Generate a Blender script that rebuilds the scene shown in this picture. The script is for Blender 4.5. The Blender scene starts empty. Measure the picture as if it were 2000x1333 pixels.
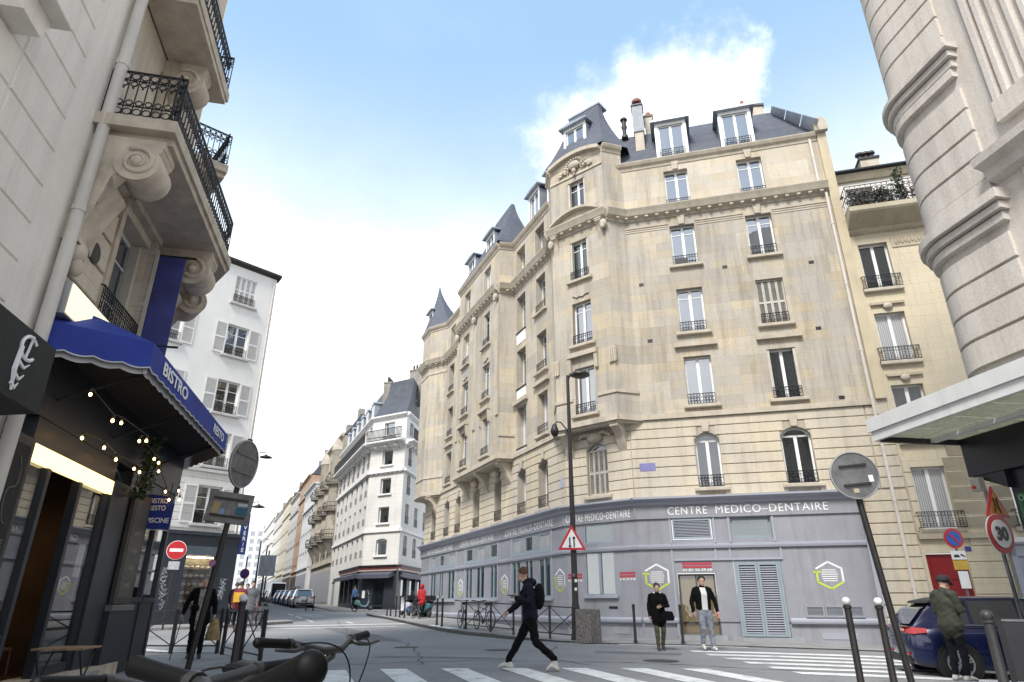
import bpy, bmesh, math, random
from mathutils import Vector, Matrix, Quaternion
random.seed(7)
SC = bpy.context.scene
COL = SC.collection
R_ = math.radians
# ------------------------------------------------------------------ camera, sky, sun, exposure
cam = bpy.data.cameras.new('camera'); camo = bpy.data.objects.new('camera', cam); COL.objects.link(camo)
cam.sensor_width = 36; cam.lens = 22.572; cam.clip_start = .05; cam.clip_end = 3000
camo.location = (0, 0, 1.1); camo.rotation_euler = (R_(90 + 22.347), 0, 0)
SC.camera = camo
SUN_EL, SUN_AZ = 50, 206          # azimuth: compass-style from +Y clockwise, where the sun stands
wd = bpy.data.worlds.new('World'); SC.world = wd; wd.use_nodes = True
def build_world():
    nt = wd.node_tree; N = nt.nodes; K = nt.links; N.clear()
    out = N.new('ShaderNodeOutputWorld'); bg = N.new('ShaderNodeBackground'); bg.inputs[1].default_value = .08
    sky = N.new('ShaderNodeTexSky'); sky.sky_type = 'NISHITA'; sky.sun_disc = False
    sky.sun_elevation = R_(SUN_EL); sky.sun_rotation = R_(SUN_AZ); sky.altitude = 50; sky.air_density = 1.0; sky.dust_density = 1.2; sky.ozone_density = 1.5
    tc = N.new('ShaderNodeTexCoord')
    sep = N.new('ShaderNodeSeparateXYZ'); K.new(tc.outputs['Generated'], sep.inputs[0])
    def math_(op, a, b=None, c=None, clamp=False):
        n = N.new('ShaderNodeMath'); n.operation = op; n.use_clamp = clamp
        for i, q in enumerate((a, b, c)):
            if q is None: continue
            if isinstance(q, (int, float)): n.inputs[i].default_value = q
            else: K.new(q, n.inputs[i])
        return n.outputs[0]
    def sm(v, a, b):
        n = N.new('ShaderNodeMapRange'); n.interpolation_type = 'SMOOTHSTEP'; K.new(v, n.inputs[0])
        n.inputs[1].default_value = a; n.inputs[2].default_value = b; return n.outputs[0]
    z = sep.outputs[2]
    # cloud layer: direction projected on a flat ceiling
    zz = math_('ADD', math_('MAXIMUM', z, 0.0), .22)
    cx = math_('DIVIDE', sep.outputs[0], zz); cy = math_('DIVIDE', sep.outputs[1], zz)
    cmb = N.new('ShaderNodeCombineXYZ'); K.new(cx, cmb.inputs[0]); K.new(cy, cmb.inputs[1]); cmb.inputs[2].default_value = 3.7
    n1 = N.new('ShaderNodeTexNoise'); n1.inputs['Scale'].default_value = 1.6; n1.inputs['Detail'].default_value = 9; n1.inputs['Roughness'].default_value = .55; K.new(cmb.outputs[0], n1.inputs['Vector'])
    n2 = N.new('ShaderNodeTexNoise'); n2.inputs['Scale'].default_value = 7; n2.inputs['Detail'].default_value = 8; n2.inputs['Roughness'].default_value = .62; K.new(tc.outputs['Generated'], n2.inputs['Vector'])
    # low veil of haze and cloud that thickens to the horizon, all round
    veil = sm(math_('ADD', z, math_('MULTIPLY', math_('SUBTRACT', n1.outputs[0], .5), -.09)), .74, .31)
    thin = math_('MULTIPLY', sm(n1.outputs[0], .52, .85), .18)
    # one cumulus standing behind the roofs
    def lump(dx, dy, dz, r0, r1):
        v = N.new('ShaderNodeVectorMath'); v.operation = 'DISTANCE'; K.new(tc.outputs['Generated'], v.inputs[0])
        l = math.sqrt(dx*dx+dy*dy+dz*dz); v.inputs[1].default_value = (dx/l, dy/l, dz/l)
        return sm(math_('ADD', v.outputs['Value'], math_('MULTIPLY', math_('SUBTRACT', n2.outputs[0], .5), -.24)), r1*1.25, r0*.7)
    c1 = lump(0.226, 0.718, 0.659, .05, .1); c2 = lump(0.286, 0.704, 0.650, .035, .08)
    c3 = lump(0.216, 0.758, 0.615, .07, .13); c4 = lump(0.100, 0.791, 0.604, .03, .1); c5 = lump(0.325, 0.734, 0.596, .02, .08)
    cl = math_('MAXIMUM', math_('MAXIMUM', math_('MAXIMUM', c1, c2), math_('MAXIMUM', c3, c5)), c4)
    fac = math_('MAXIMUM', math_('MAXIMUM', veil, thin), math_('MULTIPLY', cl, .88), clamp=True)
    shade = N.new('ShaderNodeMapRange'); K.new(n2.outputs[0], shade.inputs[0]); shade.inputs[1].default_value = .3; shade.inputs[2].default_value = .62
    shade.inputs[3].default_value = 6.6; shade.inputs[4].default_value = 8.2
    col = N.new('ShaderNodeCombineColor'); K.new(math_('MULTIPLY', shade.outputs[0], .985), col.inputs[0]); K.new(math_('MULTIPLY', shade.outputs[0], 1.0), col.inputs[1]); K.new(math_('MULTIPLY', shade.outputs[0], 1.02), col.inputs[2])
    # sky blue as photographed: the Nishita sky lifted by thin bright air
    lift = N.new('ShaderNodeMix'); lift.data_type = 'RGBA'; lift.inputs[0].default_value = .6; K.new(sky.outputs[0], lift.inputs[6]); lift.inputs[7].default_value = (2.75, 4.3, 5.9, 1)
    mx = N.new('ShaderNodeMix'); mx.data_type = 'RGBA'; K.new(fac, mx.inputs[0]); K.new(lift.outputs[2], mx.inputs[6]); K.new(col.outputs[0], mx.inputs[7])
    K.new(mx.outputs[2], bg.inputs[0]); K.new(bg.outputs[0], out.inputs[0])
build_world()
sl = bpy.data.lights.new('sun', 'SUN'); sl.energy = 1.75; sl.angle = R_(16); sl.color = (1, .955, .89)
so = bpy.data.objects.new('sun', sl); COL.objects.link(so)
sd = Vector((math.sin(R_(SUN_AZ))*math.cos(R_(SUN_EL)), math.cos(R_(SUN_AZ))*math.cos(R_(SUN_EL)), math.sin(R_(SUN_EL))))
so.rotation_euler = sd.to_track_quat('Z', 'Y').to_euler(); so.location = sd*60
SC.view_settings.view_transform = 'Standard'; SC.view_settings.look = 'None'
SC.view_settings.exposure = 1.45; SC.view_settings.gamma = 1
SC.cycles.use_denoising = True; SC.cycles.max_bounces = 7; SC.cycles.diffuse_bounces = 3; SC.cycles.glossy_bounces = 3; SC.cycles.transmission_bounces = 5; SC.cycles.transparent_max_bounces = 8
SC.cycles.caustics_reflective = False; SC.cycles.caustics_refractive = False; SC.cycles.sample_clamp_indirect = 4
# ------------------------------------------------------------------ helpers
def softplus(t, w): 
    q = t/w; return w*(math.log1p(math.exp(-abs(q)))+max(q, 0))
def gz(x, y):                     # height of the carriageway
    sg = 1/(1+math.exp(-(17-y)/1.5)) if abs(17-y) < 60 else (1.0 if y < 17 else 0.0)
    sx = softplus(min(x, 14)-6, 2)
    sg2 = 1/(1+math.exp(-(17-y)/2)) if abs(17-y) < 80 else (1.0 if y < 17 else 0.0)
    return .02*softplus(min(y, 260)-20, 4)-.0215-(.016+.028*sg)*sx-.05*softplus(min(-x, 12)-3, 1)*sg2
PV = .12                           # pavement above carriageway
W = {}                             # world matrix of every object
class MB:
    def __init__(s): s.v = []; s.f = []; s.m = []; s.cur = 0
    def add(s, vs, fs):
        b = len(s.v); s.v += [tuple(q) for q in vs]
        for f in fs: s.f.append(tuple(b+i for i in f)); s.m.append(s.cur)
        return s
    def box(s, x0, x1, y0, y1, z0, z1):
        return s.add([(x0,y0,z0),(x1,y0,z0),(x1,y1,z0),(x0,y1,z0),(x0,y0,z1),(x1,y0,z1),(x1,y1,z1),(x0,y1,z1)],
                     [(0,3,2,1),(4,5,6,7),(0,1,5,4),(1,2,6,5),(2,3,7,6),(3,0,4,7)])
    def bbox(s, x0, x1, y0, y1, z0, z1, b=.01):            # box with chamfered edges on the front (low y) face
        vs = []
        for (ya, k) in ((y1, 0), (y0+b, 0), (y0, b)):
            vs += [(x0+k, ya, z0+k), (x1-k, ya, z0+k), (x1-k, ya, z1-k), (x0+k, ya, z1-k)]
        fs = [(0,1,2,3), (8,11,10,9)]
        for r in (0, 4):
            for i in range(4): j = (i+1) % 4; fs.append((r+i, r+4+i, r+4+j, r+j))
        return s.add(vs, fs)
    def prism(s, pts, a0, a1, ax='y'):                      # polygon extruded; ax is the extrusion axis
        n = len(pts)
        def P(p, a): return (p[0], a, p[1]) if ax == 'y' else ((p[0], p[1], a) if ax == 'z' else (a, p[0], p[1]))
        vs = [P(p, a0) for p in pts]+[P(p, a1) for p in pts]
        return s.add(vs, [tuple(range(n))[::-1], tuple(range(n, 2*n))]+[(i, (i+1) % n, n+(i+1) % n, n+i) for i in range(n)])
    def tube(s, pts, r, n=6, cap=True, flat=1.0):
        pts = [Vector(p) for p in pts]; m = len(pts); rs = r if isinstance(r, (list, tuple)) else [r]*m
        up = None; vs = []
        for i, p in enumerate(pts):
            t = (pts[min(i+1, m-1)]-pts[max(i-1, 0)]); t = t.normalized() if t.length > 1e-9 else Vector((0, 0, 1))
            if up is None: up = Vector((0, 0, 1)) if abs(t.z) < .9 else Vector((1, 0, 0))
            a = t.cross(up)
            if a.length < 1e-6: a = t.orthogonal()
            a.normalize(); b = a.cross(t).normalized(); up = b
            for k in range(n):
                an = 2*math.pi*k/n+math.pi/n; vs.append(p+a*(rs[i]*math.cos(an))+b*(rs[i]*flat*math.sin(an)))
        fs = [(i*n+k, i*n+(k+1) % n, (i+1)*n+(k+1) % n, (i+1)*n+k) for i in range(m-1) for k in range(n)]
        if cap: fs += [tuple(range(n))[::-1], tuple(range((m-1)*n, m*n))]
        return s.add(vs, fs)
    def lathe(s, prof, c=(0,0,0), n=16, M=None):            # profile (r, z)
        vs = []; c = Vector(c)
        for (r, z) in prof:
            for k in range(n):
                an = 2*math.pi*k/n; p = Vector((r*math.cos(an), r*math.sin(an), z))
                vs.append((M @ p if M else p)+c)
        m = len(prof)
        fs = [(i*n+k, i*n+(k+1) % n, (i+1)*n+(k+1) % n, (i+1)*n+k) for i in range(m-1) for k in range(n)]
        return s.add(vs, fs+[tuple(range(n))[::-1], tuple(range((m-1)*n, m*n))])
    def ball(s, c, r, n=10, m=6):
        rr = r if isinstance(r, (tuple, list)) else (r, r, r); vs = []
        for i in range(m+1):
            th = math.pi*i/m
            for k in range(n):
                an = 2*math.pi*k/n; vs.append((c[0]+rr[0]*math.sin(th)*math.cos(an), c[1]+rr[1]*math.sin(th)*math.sin(an), c[2]+rr[2]*math.cos(th)))
        return s.add(vs, [(i*n+k, (i+1)*n+k, (i+1)*n+(k+1) % n, i*n+(k+1) % n) for i in range(m) for k in range(n)])
    def ring(s, c, R, r, n=10, m=4, plane='xz'):
        c = Vector(c); vs = []
        for i in range(n):
            a = 2*math.pi*i/n
            for k in range(m):
                b = 2*math.pi*k/m+.4; q = R+r*math.cos(b); h = r*math.sin(b)
                vs.append(c+Vector((q*math.cos(a), h, q*math.sin(a)) if plane == 'xz' else (q*math.cos(a), q*math.sin(a), h)))
        return s.add(vs, [(i*m+k, i*m+(k+1) % m, ((i+1) % n)*m+(k+1) % m, ((i+1) % n)*m+k) for i in range(n) for k in range(m)])
    def sheet(s, rows):                                      # grid of points
        n = len(rows[0]); return s.add([p for r in rows for p in r], [(i*n+k, i*n+k+1, (i+1)*n+k+1, (i+1)*n+k) for i in range(len(rows)-1) for k in range(n-1)])
    def mesh(s, name, mats, smooth=False, uv=False, fixn=True):
        me = bpy.data.meshes.new(name); me.from_pydata(s.v, [], s.f)
        for m in (mats if isinstance(mats, (list, tuple)) else [mats]): me.materials.append(m)
        if any(s.m): me.polygons.foreach_set('material_index', s.m)
        if fixn:
            b = bmesh.new(); b.from_mesh(me); bmesh.ops.recalc_face_normals(b, faces=b.faces); b.to_mesh(me); b.free()
        if smooth:
            me.polygons.foreach_set('use_smooth', [True]*len(me.polygons))
            if smooth != True: me.set_sharp_from_angle(angle=R_(smooth))
        if uv:
            ul = me.uv_layers.new(name='UVMap')
            for lp in me.loops:
                c = me.vertices[lp.vertex_index].co; ul.data[lp.index].uv = (c.x+c.y*.7, c.z)
        me.update(); return me
def put(name, me, parent=None, M=None):                      # link one object with world matrix M
    o = bpy.data.objects.new(name, me); COL.objects.link(o)
    if parent is not None:
        o.parent = parent
        if M is None: W[o.name] = W[parent.name]
        else: o.matrix_local = W[parent.name].inverted() @ M; W[o.name] = M
    else:
        M = M or Matrix(); o.matrix_world = M; W[o.name] = M
    return o
def part(mb, name, mat, parent=None, M=None, smooth=False, uv=False): return put(name, mb.mesh(name, mat, smooth, uv), parent, M)
def tag(o, label, cat, group=None):
    o['label'] = label; o['category'] = cat
    if group: o['group'] = group
    return o
def thing(name, label, cat, M=None, group=None):
    return tag(put(name, None, None, M if isinstance(M, Matrix) else Matrix.Translation(M or (0,0,0))), label, cat, group)
def struct(mb, name, mat, uv=False, kind='structure'):
    o = part(mb, name, mat, None, None, False, uv); o['kind'] = kind; return o
def copy_tree(o, M, parent=None):
    c = o.copy(); COL.objects.link(c); c.parent = parent
    if parent is None: c.matrix_world = M; W[c.name] = M
    else: W[c.name] = W[parent.name] @ o.matrix_local
    for ch in list(o.children): copy_tree(ch, None, c)
    return c
def T(x, y, z): return Matrix.Translation((x, y, z))
def RZ(a): return Matrix.Rotation(R_(a), 4, 'Z')
class Fa:                                                    # a facade frame: x to the viewer's right, y into the wall, z up
    def __init__(s, a, b):
        a = Vector(a).to_2d(); b = Vector(b).to_2d(); d = (b-a); s.len = d.length; d.normalize(); s.a = a; s.d = d; s.n = Vector((-d.y, d.x))
        s.M = Matrix(((d.x, s.n.x, 0, a.x), (d.y, s.n.y, 0, a.y), (0, 0, 1, 0), (0, 0, 0, 1)))
    def at(s, x, z, y=0): return s.M @ Matrix.Translation((x, y, z))
    def p(s, x, y=0): q = s.a+s.d*x+s.n*y; return (q.x, q.y)
    def w(s, x, y, z): return s.M @ Vector((x, y, z))
# ------------------------------------------------------------------ materials
MATS = {}
def mat(name, col, rough=.7, var=.12, vs=3.0, bump=0.0, bs=40.0, metal=0.0, spec=.5, coat=0.0, col2=None, dirt=0.0, coords='pos', emis=None, es=0):
    if name in MATS: return MATS[name]
    m = bpy.data.materials.new(name); m.use_nodes = True; nt = m.node_tree; N = nt.nodes; K = nt.links
    b = N['Principled BSDF']; b.inputs['Roughness'].default_value = rough; b.inputs['Metallic'].default_value = metal; b.inputs['Specular IOR Level'].default_value = spec; b.inputs['Coat Weight'].default_value = coat
    g = N.new('ShaderNodeNewGeometry'); src = g.outputs['Position']
    if coords == 'obj': tcn = N.new('ShaderNodeTexCoord'); src = tcn.outputs['Object']
    c2 = col2 or tuple(max(0, q*(1-2.2*var)) for q in col)
    n = N.new('ShaderNodeTexNoise'); n.inputs['Scale'].default_value = vs; n.inputs['Detail'].default_value = 6; n.inputs['Roughness'].default_value = .6; K.new(src, n.inputs['Vector'])
    r = N.new('ShaderNodeMapRange'); K.new(n.outputs[0], r.inputs[0]); r.inputs[1].default_value = .5 if name == 'road_paint' else .35; r.inputs[2].default_value = .66 if name == 'road_paint' else .7
    if name == 'road_paint': n.inputs['Detail'].default_value = 12; n.inputs['Roughness'].default_value = .78
    mx = N.new('ShaderNodeMix'); mx.data_type = 'RGBA'; K.new(r.outputs[0], mx.inputs[0]); mx.inputs[6].default_value = (*col, 1); mx.inputs[7].default_value = (*c2, 1)
    last = mx.outputs[2]
    if dirt:                                                 # rain streaks and grime with a shape of their own
        mp = N.new('ShaderNodeMapping'); mp.inputs['Scale'].default_value = (2.2, 2.2, .22); K.new(src, mp.inputs[0])
        d = N.new('ShaderNodeTexNoise'); d.inputs['Scale'].default_value = 1.6; d.inputs['Detail'].default_value = 8; d.inputs['Roughness'].default_value = .7; K.new(mp.outputs[0], d.inputs['Vector'])
        dr = N.new('ShaderNodeMapRange'); K.new(d.outputs[0], dr.inputs[0]); dr.inputs[1].default_value = .5; dr.inputs[2].default_value = .78; dr.inputs[4].default_value = dirt
        m2 = N.new('ShaderNodeMix'); m2.data_type = 'RGBA'; m2.blend_type = 'MULTIPLY'; K.new(dr.outputs[0], m2.inputs[0]); K.new(last, m2.inputs[6]); m2.inputs[7].default_value = (.42, .38, .33, 1); last = m2.outputs[2]
    K.new(last, b.inputs['Base Color'])
    if bump:
        bn = N.new('ShaderNodeTexNoise'); bn.inputs['Scale'].default_value = bs; bn.inputs['Detail'].default_value = 5; K.new(src, bn.inputs['Vector'])
        bp = N.new('ShaderNodeBump'); bp.inputs['Strength'].default_value = bump; bp.inputs['Distance'].default_value = .01; K.new(bn.outputs[0], bp.inputs['Height']); K.new(bp.outputs[0], b.inputs['Normal'])
    if emis: b.inputs['Emission Color'].default_value = (*emis, 1); b.inputs['Emission Strength'].default_value = es
    MATS[name] = m; return m
def stone_mat(name, c1, c2, c3, bw=.8, bh=.36, mortar=.006, mcol=None, dirt=.35, bias=-.25, bump=.25, patch=0.0):
    m = bpy.data.materials.new(name); m.use_nodes = True; nt = m.node_tree; N = nt.nodes; K = nt.links
    b = N['Principled BSDF']; b.inputs['Roughness'].default_value = .88; b.inputs['Specular IOR Level'].default_value = .25
    uv = N.new('ShaderNodeUVMap'); g = N.new('ShaderNodeNewGeometry')
    br = N.new('ShaderNodeTexBrick'); K.new(uv.outputs[0], br.inputs['Vector']); br.inputs['Scale'].default_value = 1; br.inputs['Brick Width'].default_value = bw; br.inputs['Row Height'].default_value = bh
    br.inputs['Mortar Size'].default_value = mortar; br.inputs['Mortar Smooth'].default_value = .3; br.inputs['Bias'].default_value = bias
    br.inputs['Color1'].default_value = (*c1, 1); br.inputs['Color2'].default_value = (*c2, 1); mc = mcol or tuple(q*.72 for q in c1); br.inputs['Mortar'].default_value = (*mc, 1)
    b2 = N.new('ShaderNodeTexBrick'); K.new(uv.outputs[0], b2.inputs['Vector']); b2.inputs['Scale'].default_value = 1; b2.inputs['Brick Width'].default_value = bw*1.9; b2.inputs['Row Height'].default_value = bh*2; b2.inputs['Mortar Size'].default_value = 0; b2.inputs['Bias'].default_value = .1
    b2.inputs['Color1'].default_value = (1.14, 1.13, 1.12, 1); b2.inputs['Color2'].default_value = (.80, .80, .82, 1); b2.offset = .37
    bm = N.new('ShaderNodeMix'); bm.data_type = 'RGBA'; bm.blend_type = 'MULTIPLY'; bm.inputs[0].default_value = patch; K.new(br.outputs[0], bm.inputs[6]); K.new(b2.outputs[0], bm.inputs[7])
    n = N.new('ShaderNodeTexNoise'); n.inputs['Scale'].default_value = .55; n.inputs['Detail'].default_value = 7; n.inputs['Roughness'].default_value = .65; K.new(g.outputs['Position'], n.inputs['Vector'])
    r = N.new('ShaderNodeMapRange'); K.new(n.outputs[0], r.inputs[0]); r.inputs[1].default_value = .45; r.inputs[2].default_value = .64; r.inputs[4].default_value = .8
    mx = N.new('ShaderNodeMix'); mx.data_type = 'RGBA'; K.new(r.outputs[0], mx.inputs[0]); K.new(bm.outputs[2], mx.inputs[6]); mx.inputs[7].default_value = (*c3, 1)
    mp = N.new('ShaderNodeMapping'); mp.inputs['Scale'].default_value = (2.5, 2.5, .2); K.new(g.outputs['Position'], mp.inputs[0])
    d = N.new('ShaderNodeTexNoise'); d.inputs['Scale'].default_value = 1.3; d.inputs['Detail'].default_value = 9; d.inputs['Roughness'].default_value = .72; K.new(mp.outputs[0], d.inputs['Vector'])
    dr = N.new('ShaderNodeMapRange'); K.new(d.outputs[0], dr.inputs[0]); dr.inputs[1].default_value = .47; dr.inputs[2].default_value = .72; dr.inputs[4].default_value = dirt
    m2 = N.new('ShaderNodeMix'); m2.data_type = 'RGBA'; m2.blend_type = 'MULTIPLY'; K.new(dr.outputs[0], m2.inputs[0]); K.new(mx.outputs[2], m2.inputs[6]); m2.inputs[7].default_value = (.5, .46, .42, 1)
    f = N.new('ShaderNodeTexNoise'); f.inputs['Scale'].default_value = 30; f.inputs['Detail'].default_value = 6; K.new(g.outputs['Position'], f.inputs['Vector'])
    m3 = N.new('ShaderNodeMix'); m3.data_type = 'RGBA'; m3.blend_type = 'OVERLAY'; m3.inputs[0].default_value = .28; K.new(m2.outputs[2], m3.inputs[6]); K.new(f.outputs[0], m3.inputs[7])
    K.new(m3.outputs[2], b.inputs['Base Color'])
    ad = N.new('ShaderNodeMath'); ad.operation = 'MULTIPLY_ADD'; K.new(br.outputs['Fac'], ad.inputs[0]); ad.inputs[1].default_value = -1.2; K.new(f.outputs[0], ad.inputs[2])
    bp = N.new('ShaderNodeBump'); bp.inputs['Strength'].default_value = bump; bp.inputs['Distance'].default_value = .012; K.new(ad.outputs[0], bp.inputs['Height']); K.new(bp.outputs[0], b.inputs['Normal'])
    MATS[name] = m; return m
def glass_mat(name, col, refl=.3, curtain=None):
    m = bpy.data.materials.new(name); m.use_nodes = True; nt = m.node_tree; N = nt.nodes; K = nt.links
    b = N['Principled BSDF']; b.inputs['Base Color'].default_value = (*col, 1); b.inputs['Roughness'].default_value = .6; b.inputs['Specular IOR Level'].default_value = 0
    if curtain:
        tc = N.new('ShaderNodeTexCoord'); w = N.new('ShaderNodeTexWave'); w.inputs['Scale'].default_value = 5; w.inputs['Distortion'].default_value = 1.5; w.inputs['Detail'].default_value = 2; K.new(tc.outputs['Object'], w.inputs[0])
        mx = N.new('ShaderNodeMix'); mx.data_type = 'RGBA'; K.new(w.outputs[1], mx.inputs[0]); mx.inputs[6].default_value = (*col, 1); mx.inputs[7].default_value = (*curtain, 1); K.new(mx.outputs[2], b.inputs['Base Color'])
    gl = N.new('ShaderNodeBsdfGlossy'); gl.inputs['Roughness'].default_value = .015; gl.inputs[0].default_value = (.93, .96, 1, 1)
    # slightly uneven old panes
    g = N.new('ShaderNodeNewGeometry'); n = N.new('ShaderNodeTexNoise'); n.inputs['Scale'].default_value = 1.7; K.new(g.outputs['Position'], n.inputs['Vector'])
    bp = N.new('ShaderNodeBump'); bp.inputs['Strength'].default_value = .06; bp.inputs['Distance'].default_value = .03; K.new(n.outputs[0], bp.inputs['Height']); K.new(bp.outputs[0], gl.inputs['Normal'])
    lw = N.new('ShaderNodeFresnel'); lw.inputs[0].default_value = 1.5
    mr = N.new('ShaderNodeMapRange'); K.new(lw.outputs[0], mr.inputs[0]); mr.inputs[1].default_value = .03; mr.inputs[2].default_value = .7; mr.inputs[3].default_value = refl; mr.inputs[4].default_value = .95
    ms = N.new('ShaderNodeMixShader'); K.new(mr.outputs[0], ms.inputs[0]); K.new(b.outputs[0], ms.inputs[1]); K.new(gl.outputs[0], ms.inputs[2]); K.new(ms.outputs[0], N['Material Output'].inputs[0])
    MATS[name] = m; return m
def clear_mat(name, refl=.12, tint=(1, 1, 1)):
    m = bpy.data.materials.new(name); m.use_nodes = True; nt = m.node_tree; N = nt.nodes; K = nt.links; N.remove(N['Principled BSDF'])
    t = N.new('ShaderNodeBsdfTransparent'); t.inputs[0].default_value = (*tint, 1); gl = N.new('ShaderNodeBsdfGlossy'); gl.inputs['Roughness'].default_value = .01
    lw = N.new('ShaderNodeFresnel'); lw.inputs[0].default_value = 1.5
    mr = N.new('ShaderNodeMapRange'); K.new(lw.outputs[0], mr.inputs[0]); mr.inputs[1].default_value = .03; mr.inputs[2].default_value = .7; mr.inputs[3].default_value = refl; mr.inputs[4].default_value = .9
    ms = N.new('ShaderNodeMixShader'); K.new(mr.outputs[0], ms.inputs[0]); K.new(t.outputs[0], ms.inputs[1]); K.new(gl.outputs[0], ms.inputs[2]); K.new(ms.outputs[0], N['Material Output'].inputs[0])
    MATS[name] = m; return m
S_CB = stone_mat('limestone_wall', (.47, .43, .365), (.54, .455, .31), (.40, .375, .335), .82, .37, .005, dirt=.65, bias=-.2, patch=.85)
S_CB2 = stone_mat('limestone_upper', (.55, .50, .415), (.54, .46, .33), (.50, .465, .40), .82, .37, .0035, dirt=.5, patch=.8)
S_TR = mat('limestone_trim', (.53, .47, .38), .85, .10, 2.5, .2, 30, spec=.25, dirt=.45)
S_CR = stone_mat('limestone_course', (.55, .49, .39), (.59, .505, .36), (.49, .45, .385), 1.3, 5.0, .0, dirt=.45, patch=.6)
S_RB = stone_mat('sand_wall', (.57, .50, .37), (.60, .52, .38), (.51, .455, .355), 1.1, .42, dirt=.3)
S_LF = stone_mat('old_stone', (.60, .53, .43), (.62, .54, .43), (.51, .455, .385), 1.2, .5, dirt=.5)
S_LFT = mat('old_stone_trim', (.60, .52, .42), .85, .14, 3, .25, 25, spec=.25, dirt=.6)
S_PL = stone_mat('beige_render', (.83, .785, .71), (.83, .78, .70), (.76, .715, .65), 9, 9, 0, dirt=.25)
S_RF = stone_mat('mauve_stone', (.62, .575, .525), (.64, .585, .525), (.555, .515, .475), 1.6, 9, .0, dirt=.45)
S_WH = mat('white_render', (.78, .77, .74), .85, .04, .8, .1, 30, spec=.25, dirt=.14)
S_WC = stone_mat('white_stone', (.72, .70, .66), (.74, .72, .67), (.66, .64, .60), 1.2, .4, dirt=.2)
S_GR = mat('grey_paint', (.295, .30, .335), .55, .09, .9, .08, 60, dirt=.55)
S_GRL = mat('grey_paint_trim', (.34, .355, .41), .5, .03, 1.5, dirt=.12)
S_BLG = mat('blue_grey_frame', (.27, .325, .365), .45, .05, 3)
S_WFR = mat('white_frame', (.80, .80, .79), .45, .03, 3, dirt=.1)
S_SHU = mat('cream_shutter', (.56, .53, .47), .6, .08, 3, dirt=.3)
S_SHW = mat('white_shutter', (.74, .73, .72), .55, .04, 3, dirt=.12)
S_IR = mat('black_iron', (.012, .012, .015), .5, .1, 20, spec=.4)
S_ZN = mat('zinc', (.36, .40, .45), .42, .12, 2, metal=.35, dirt=.2)
S_SL = stone_mat('slate', (.105, .115, .145), (.14, .148, .175), (.09, .10, .125), .22, .11, .006, (.06, .065, .08), .2, 0, .5)
S_SLW = mat('stair_grey', (.32, .33, .35), .8, .1, 3, .1)
S_DK = mat('room_dark', (.012, .012, .014), .9, .1)
S_PIPE = mat('pipe_paint', (.62, .58, .53), .5, .06, 2, dirt=.2)
G_SKY = glass_mat('glass_sky', (.05, .06, .075), .34)
G_DRK = glass_mat('glass_dark', (.012, .014, .016), .16)
G_CUR = glass_mat('glass_curtain', (.30, .31, .33), .25, (.55, .55, .55))
G_SHOP = glass_mat('glass_shop', (.035, .055, .055), .20)
G_CLR = clear_mat('glass_clear', .10)
S_AS = mat('asphalt', (.27, .27, .275), .9, .12, .35, .6, 220, spec=.3, col2=(.21, .21, .215), dirt=.4)
S_PV = mat('pavement_asphalt', (.31, .305, .30), .92, .14, 1.2, .4, 200, spec=.25)
S_KB = mat('kerb_granite', (.30, .29, .28), .8, .2, 8, .2, 60)
S_LINE = mat('road_paint', (.70, .70, .68), .8, .10, 2.3, .3, 120, col2=(.30, .30, .30))
S_WHT = mat('white_paint', (.82, .82, .82), .5, .03)
S_BLK = mat("black_paint", (.012, .012, .013), .5, .1)
S_REDS = mat('sign_red', (.50, .015, .02), .4, .03)
S_BLUS = mat('sign_blue', (.02, .09, .42), .4, .03)
S_ALU = mat('sign_aluminium', (.20, .20, .205), .45, .2, 6, metal=.5)
S_BROWN = mat('post_brown', (.024, .020, .020), .5, .2, 10, .1, 60)
S_RUB = mat('rubber', (.003, .003, .0034), .55, .1, 30, .08, 900, spec=.15)
S_SKIN = mat('skin', (.52, .33, .25), .55, .05, 8)
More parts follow.
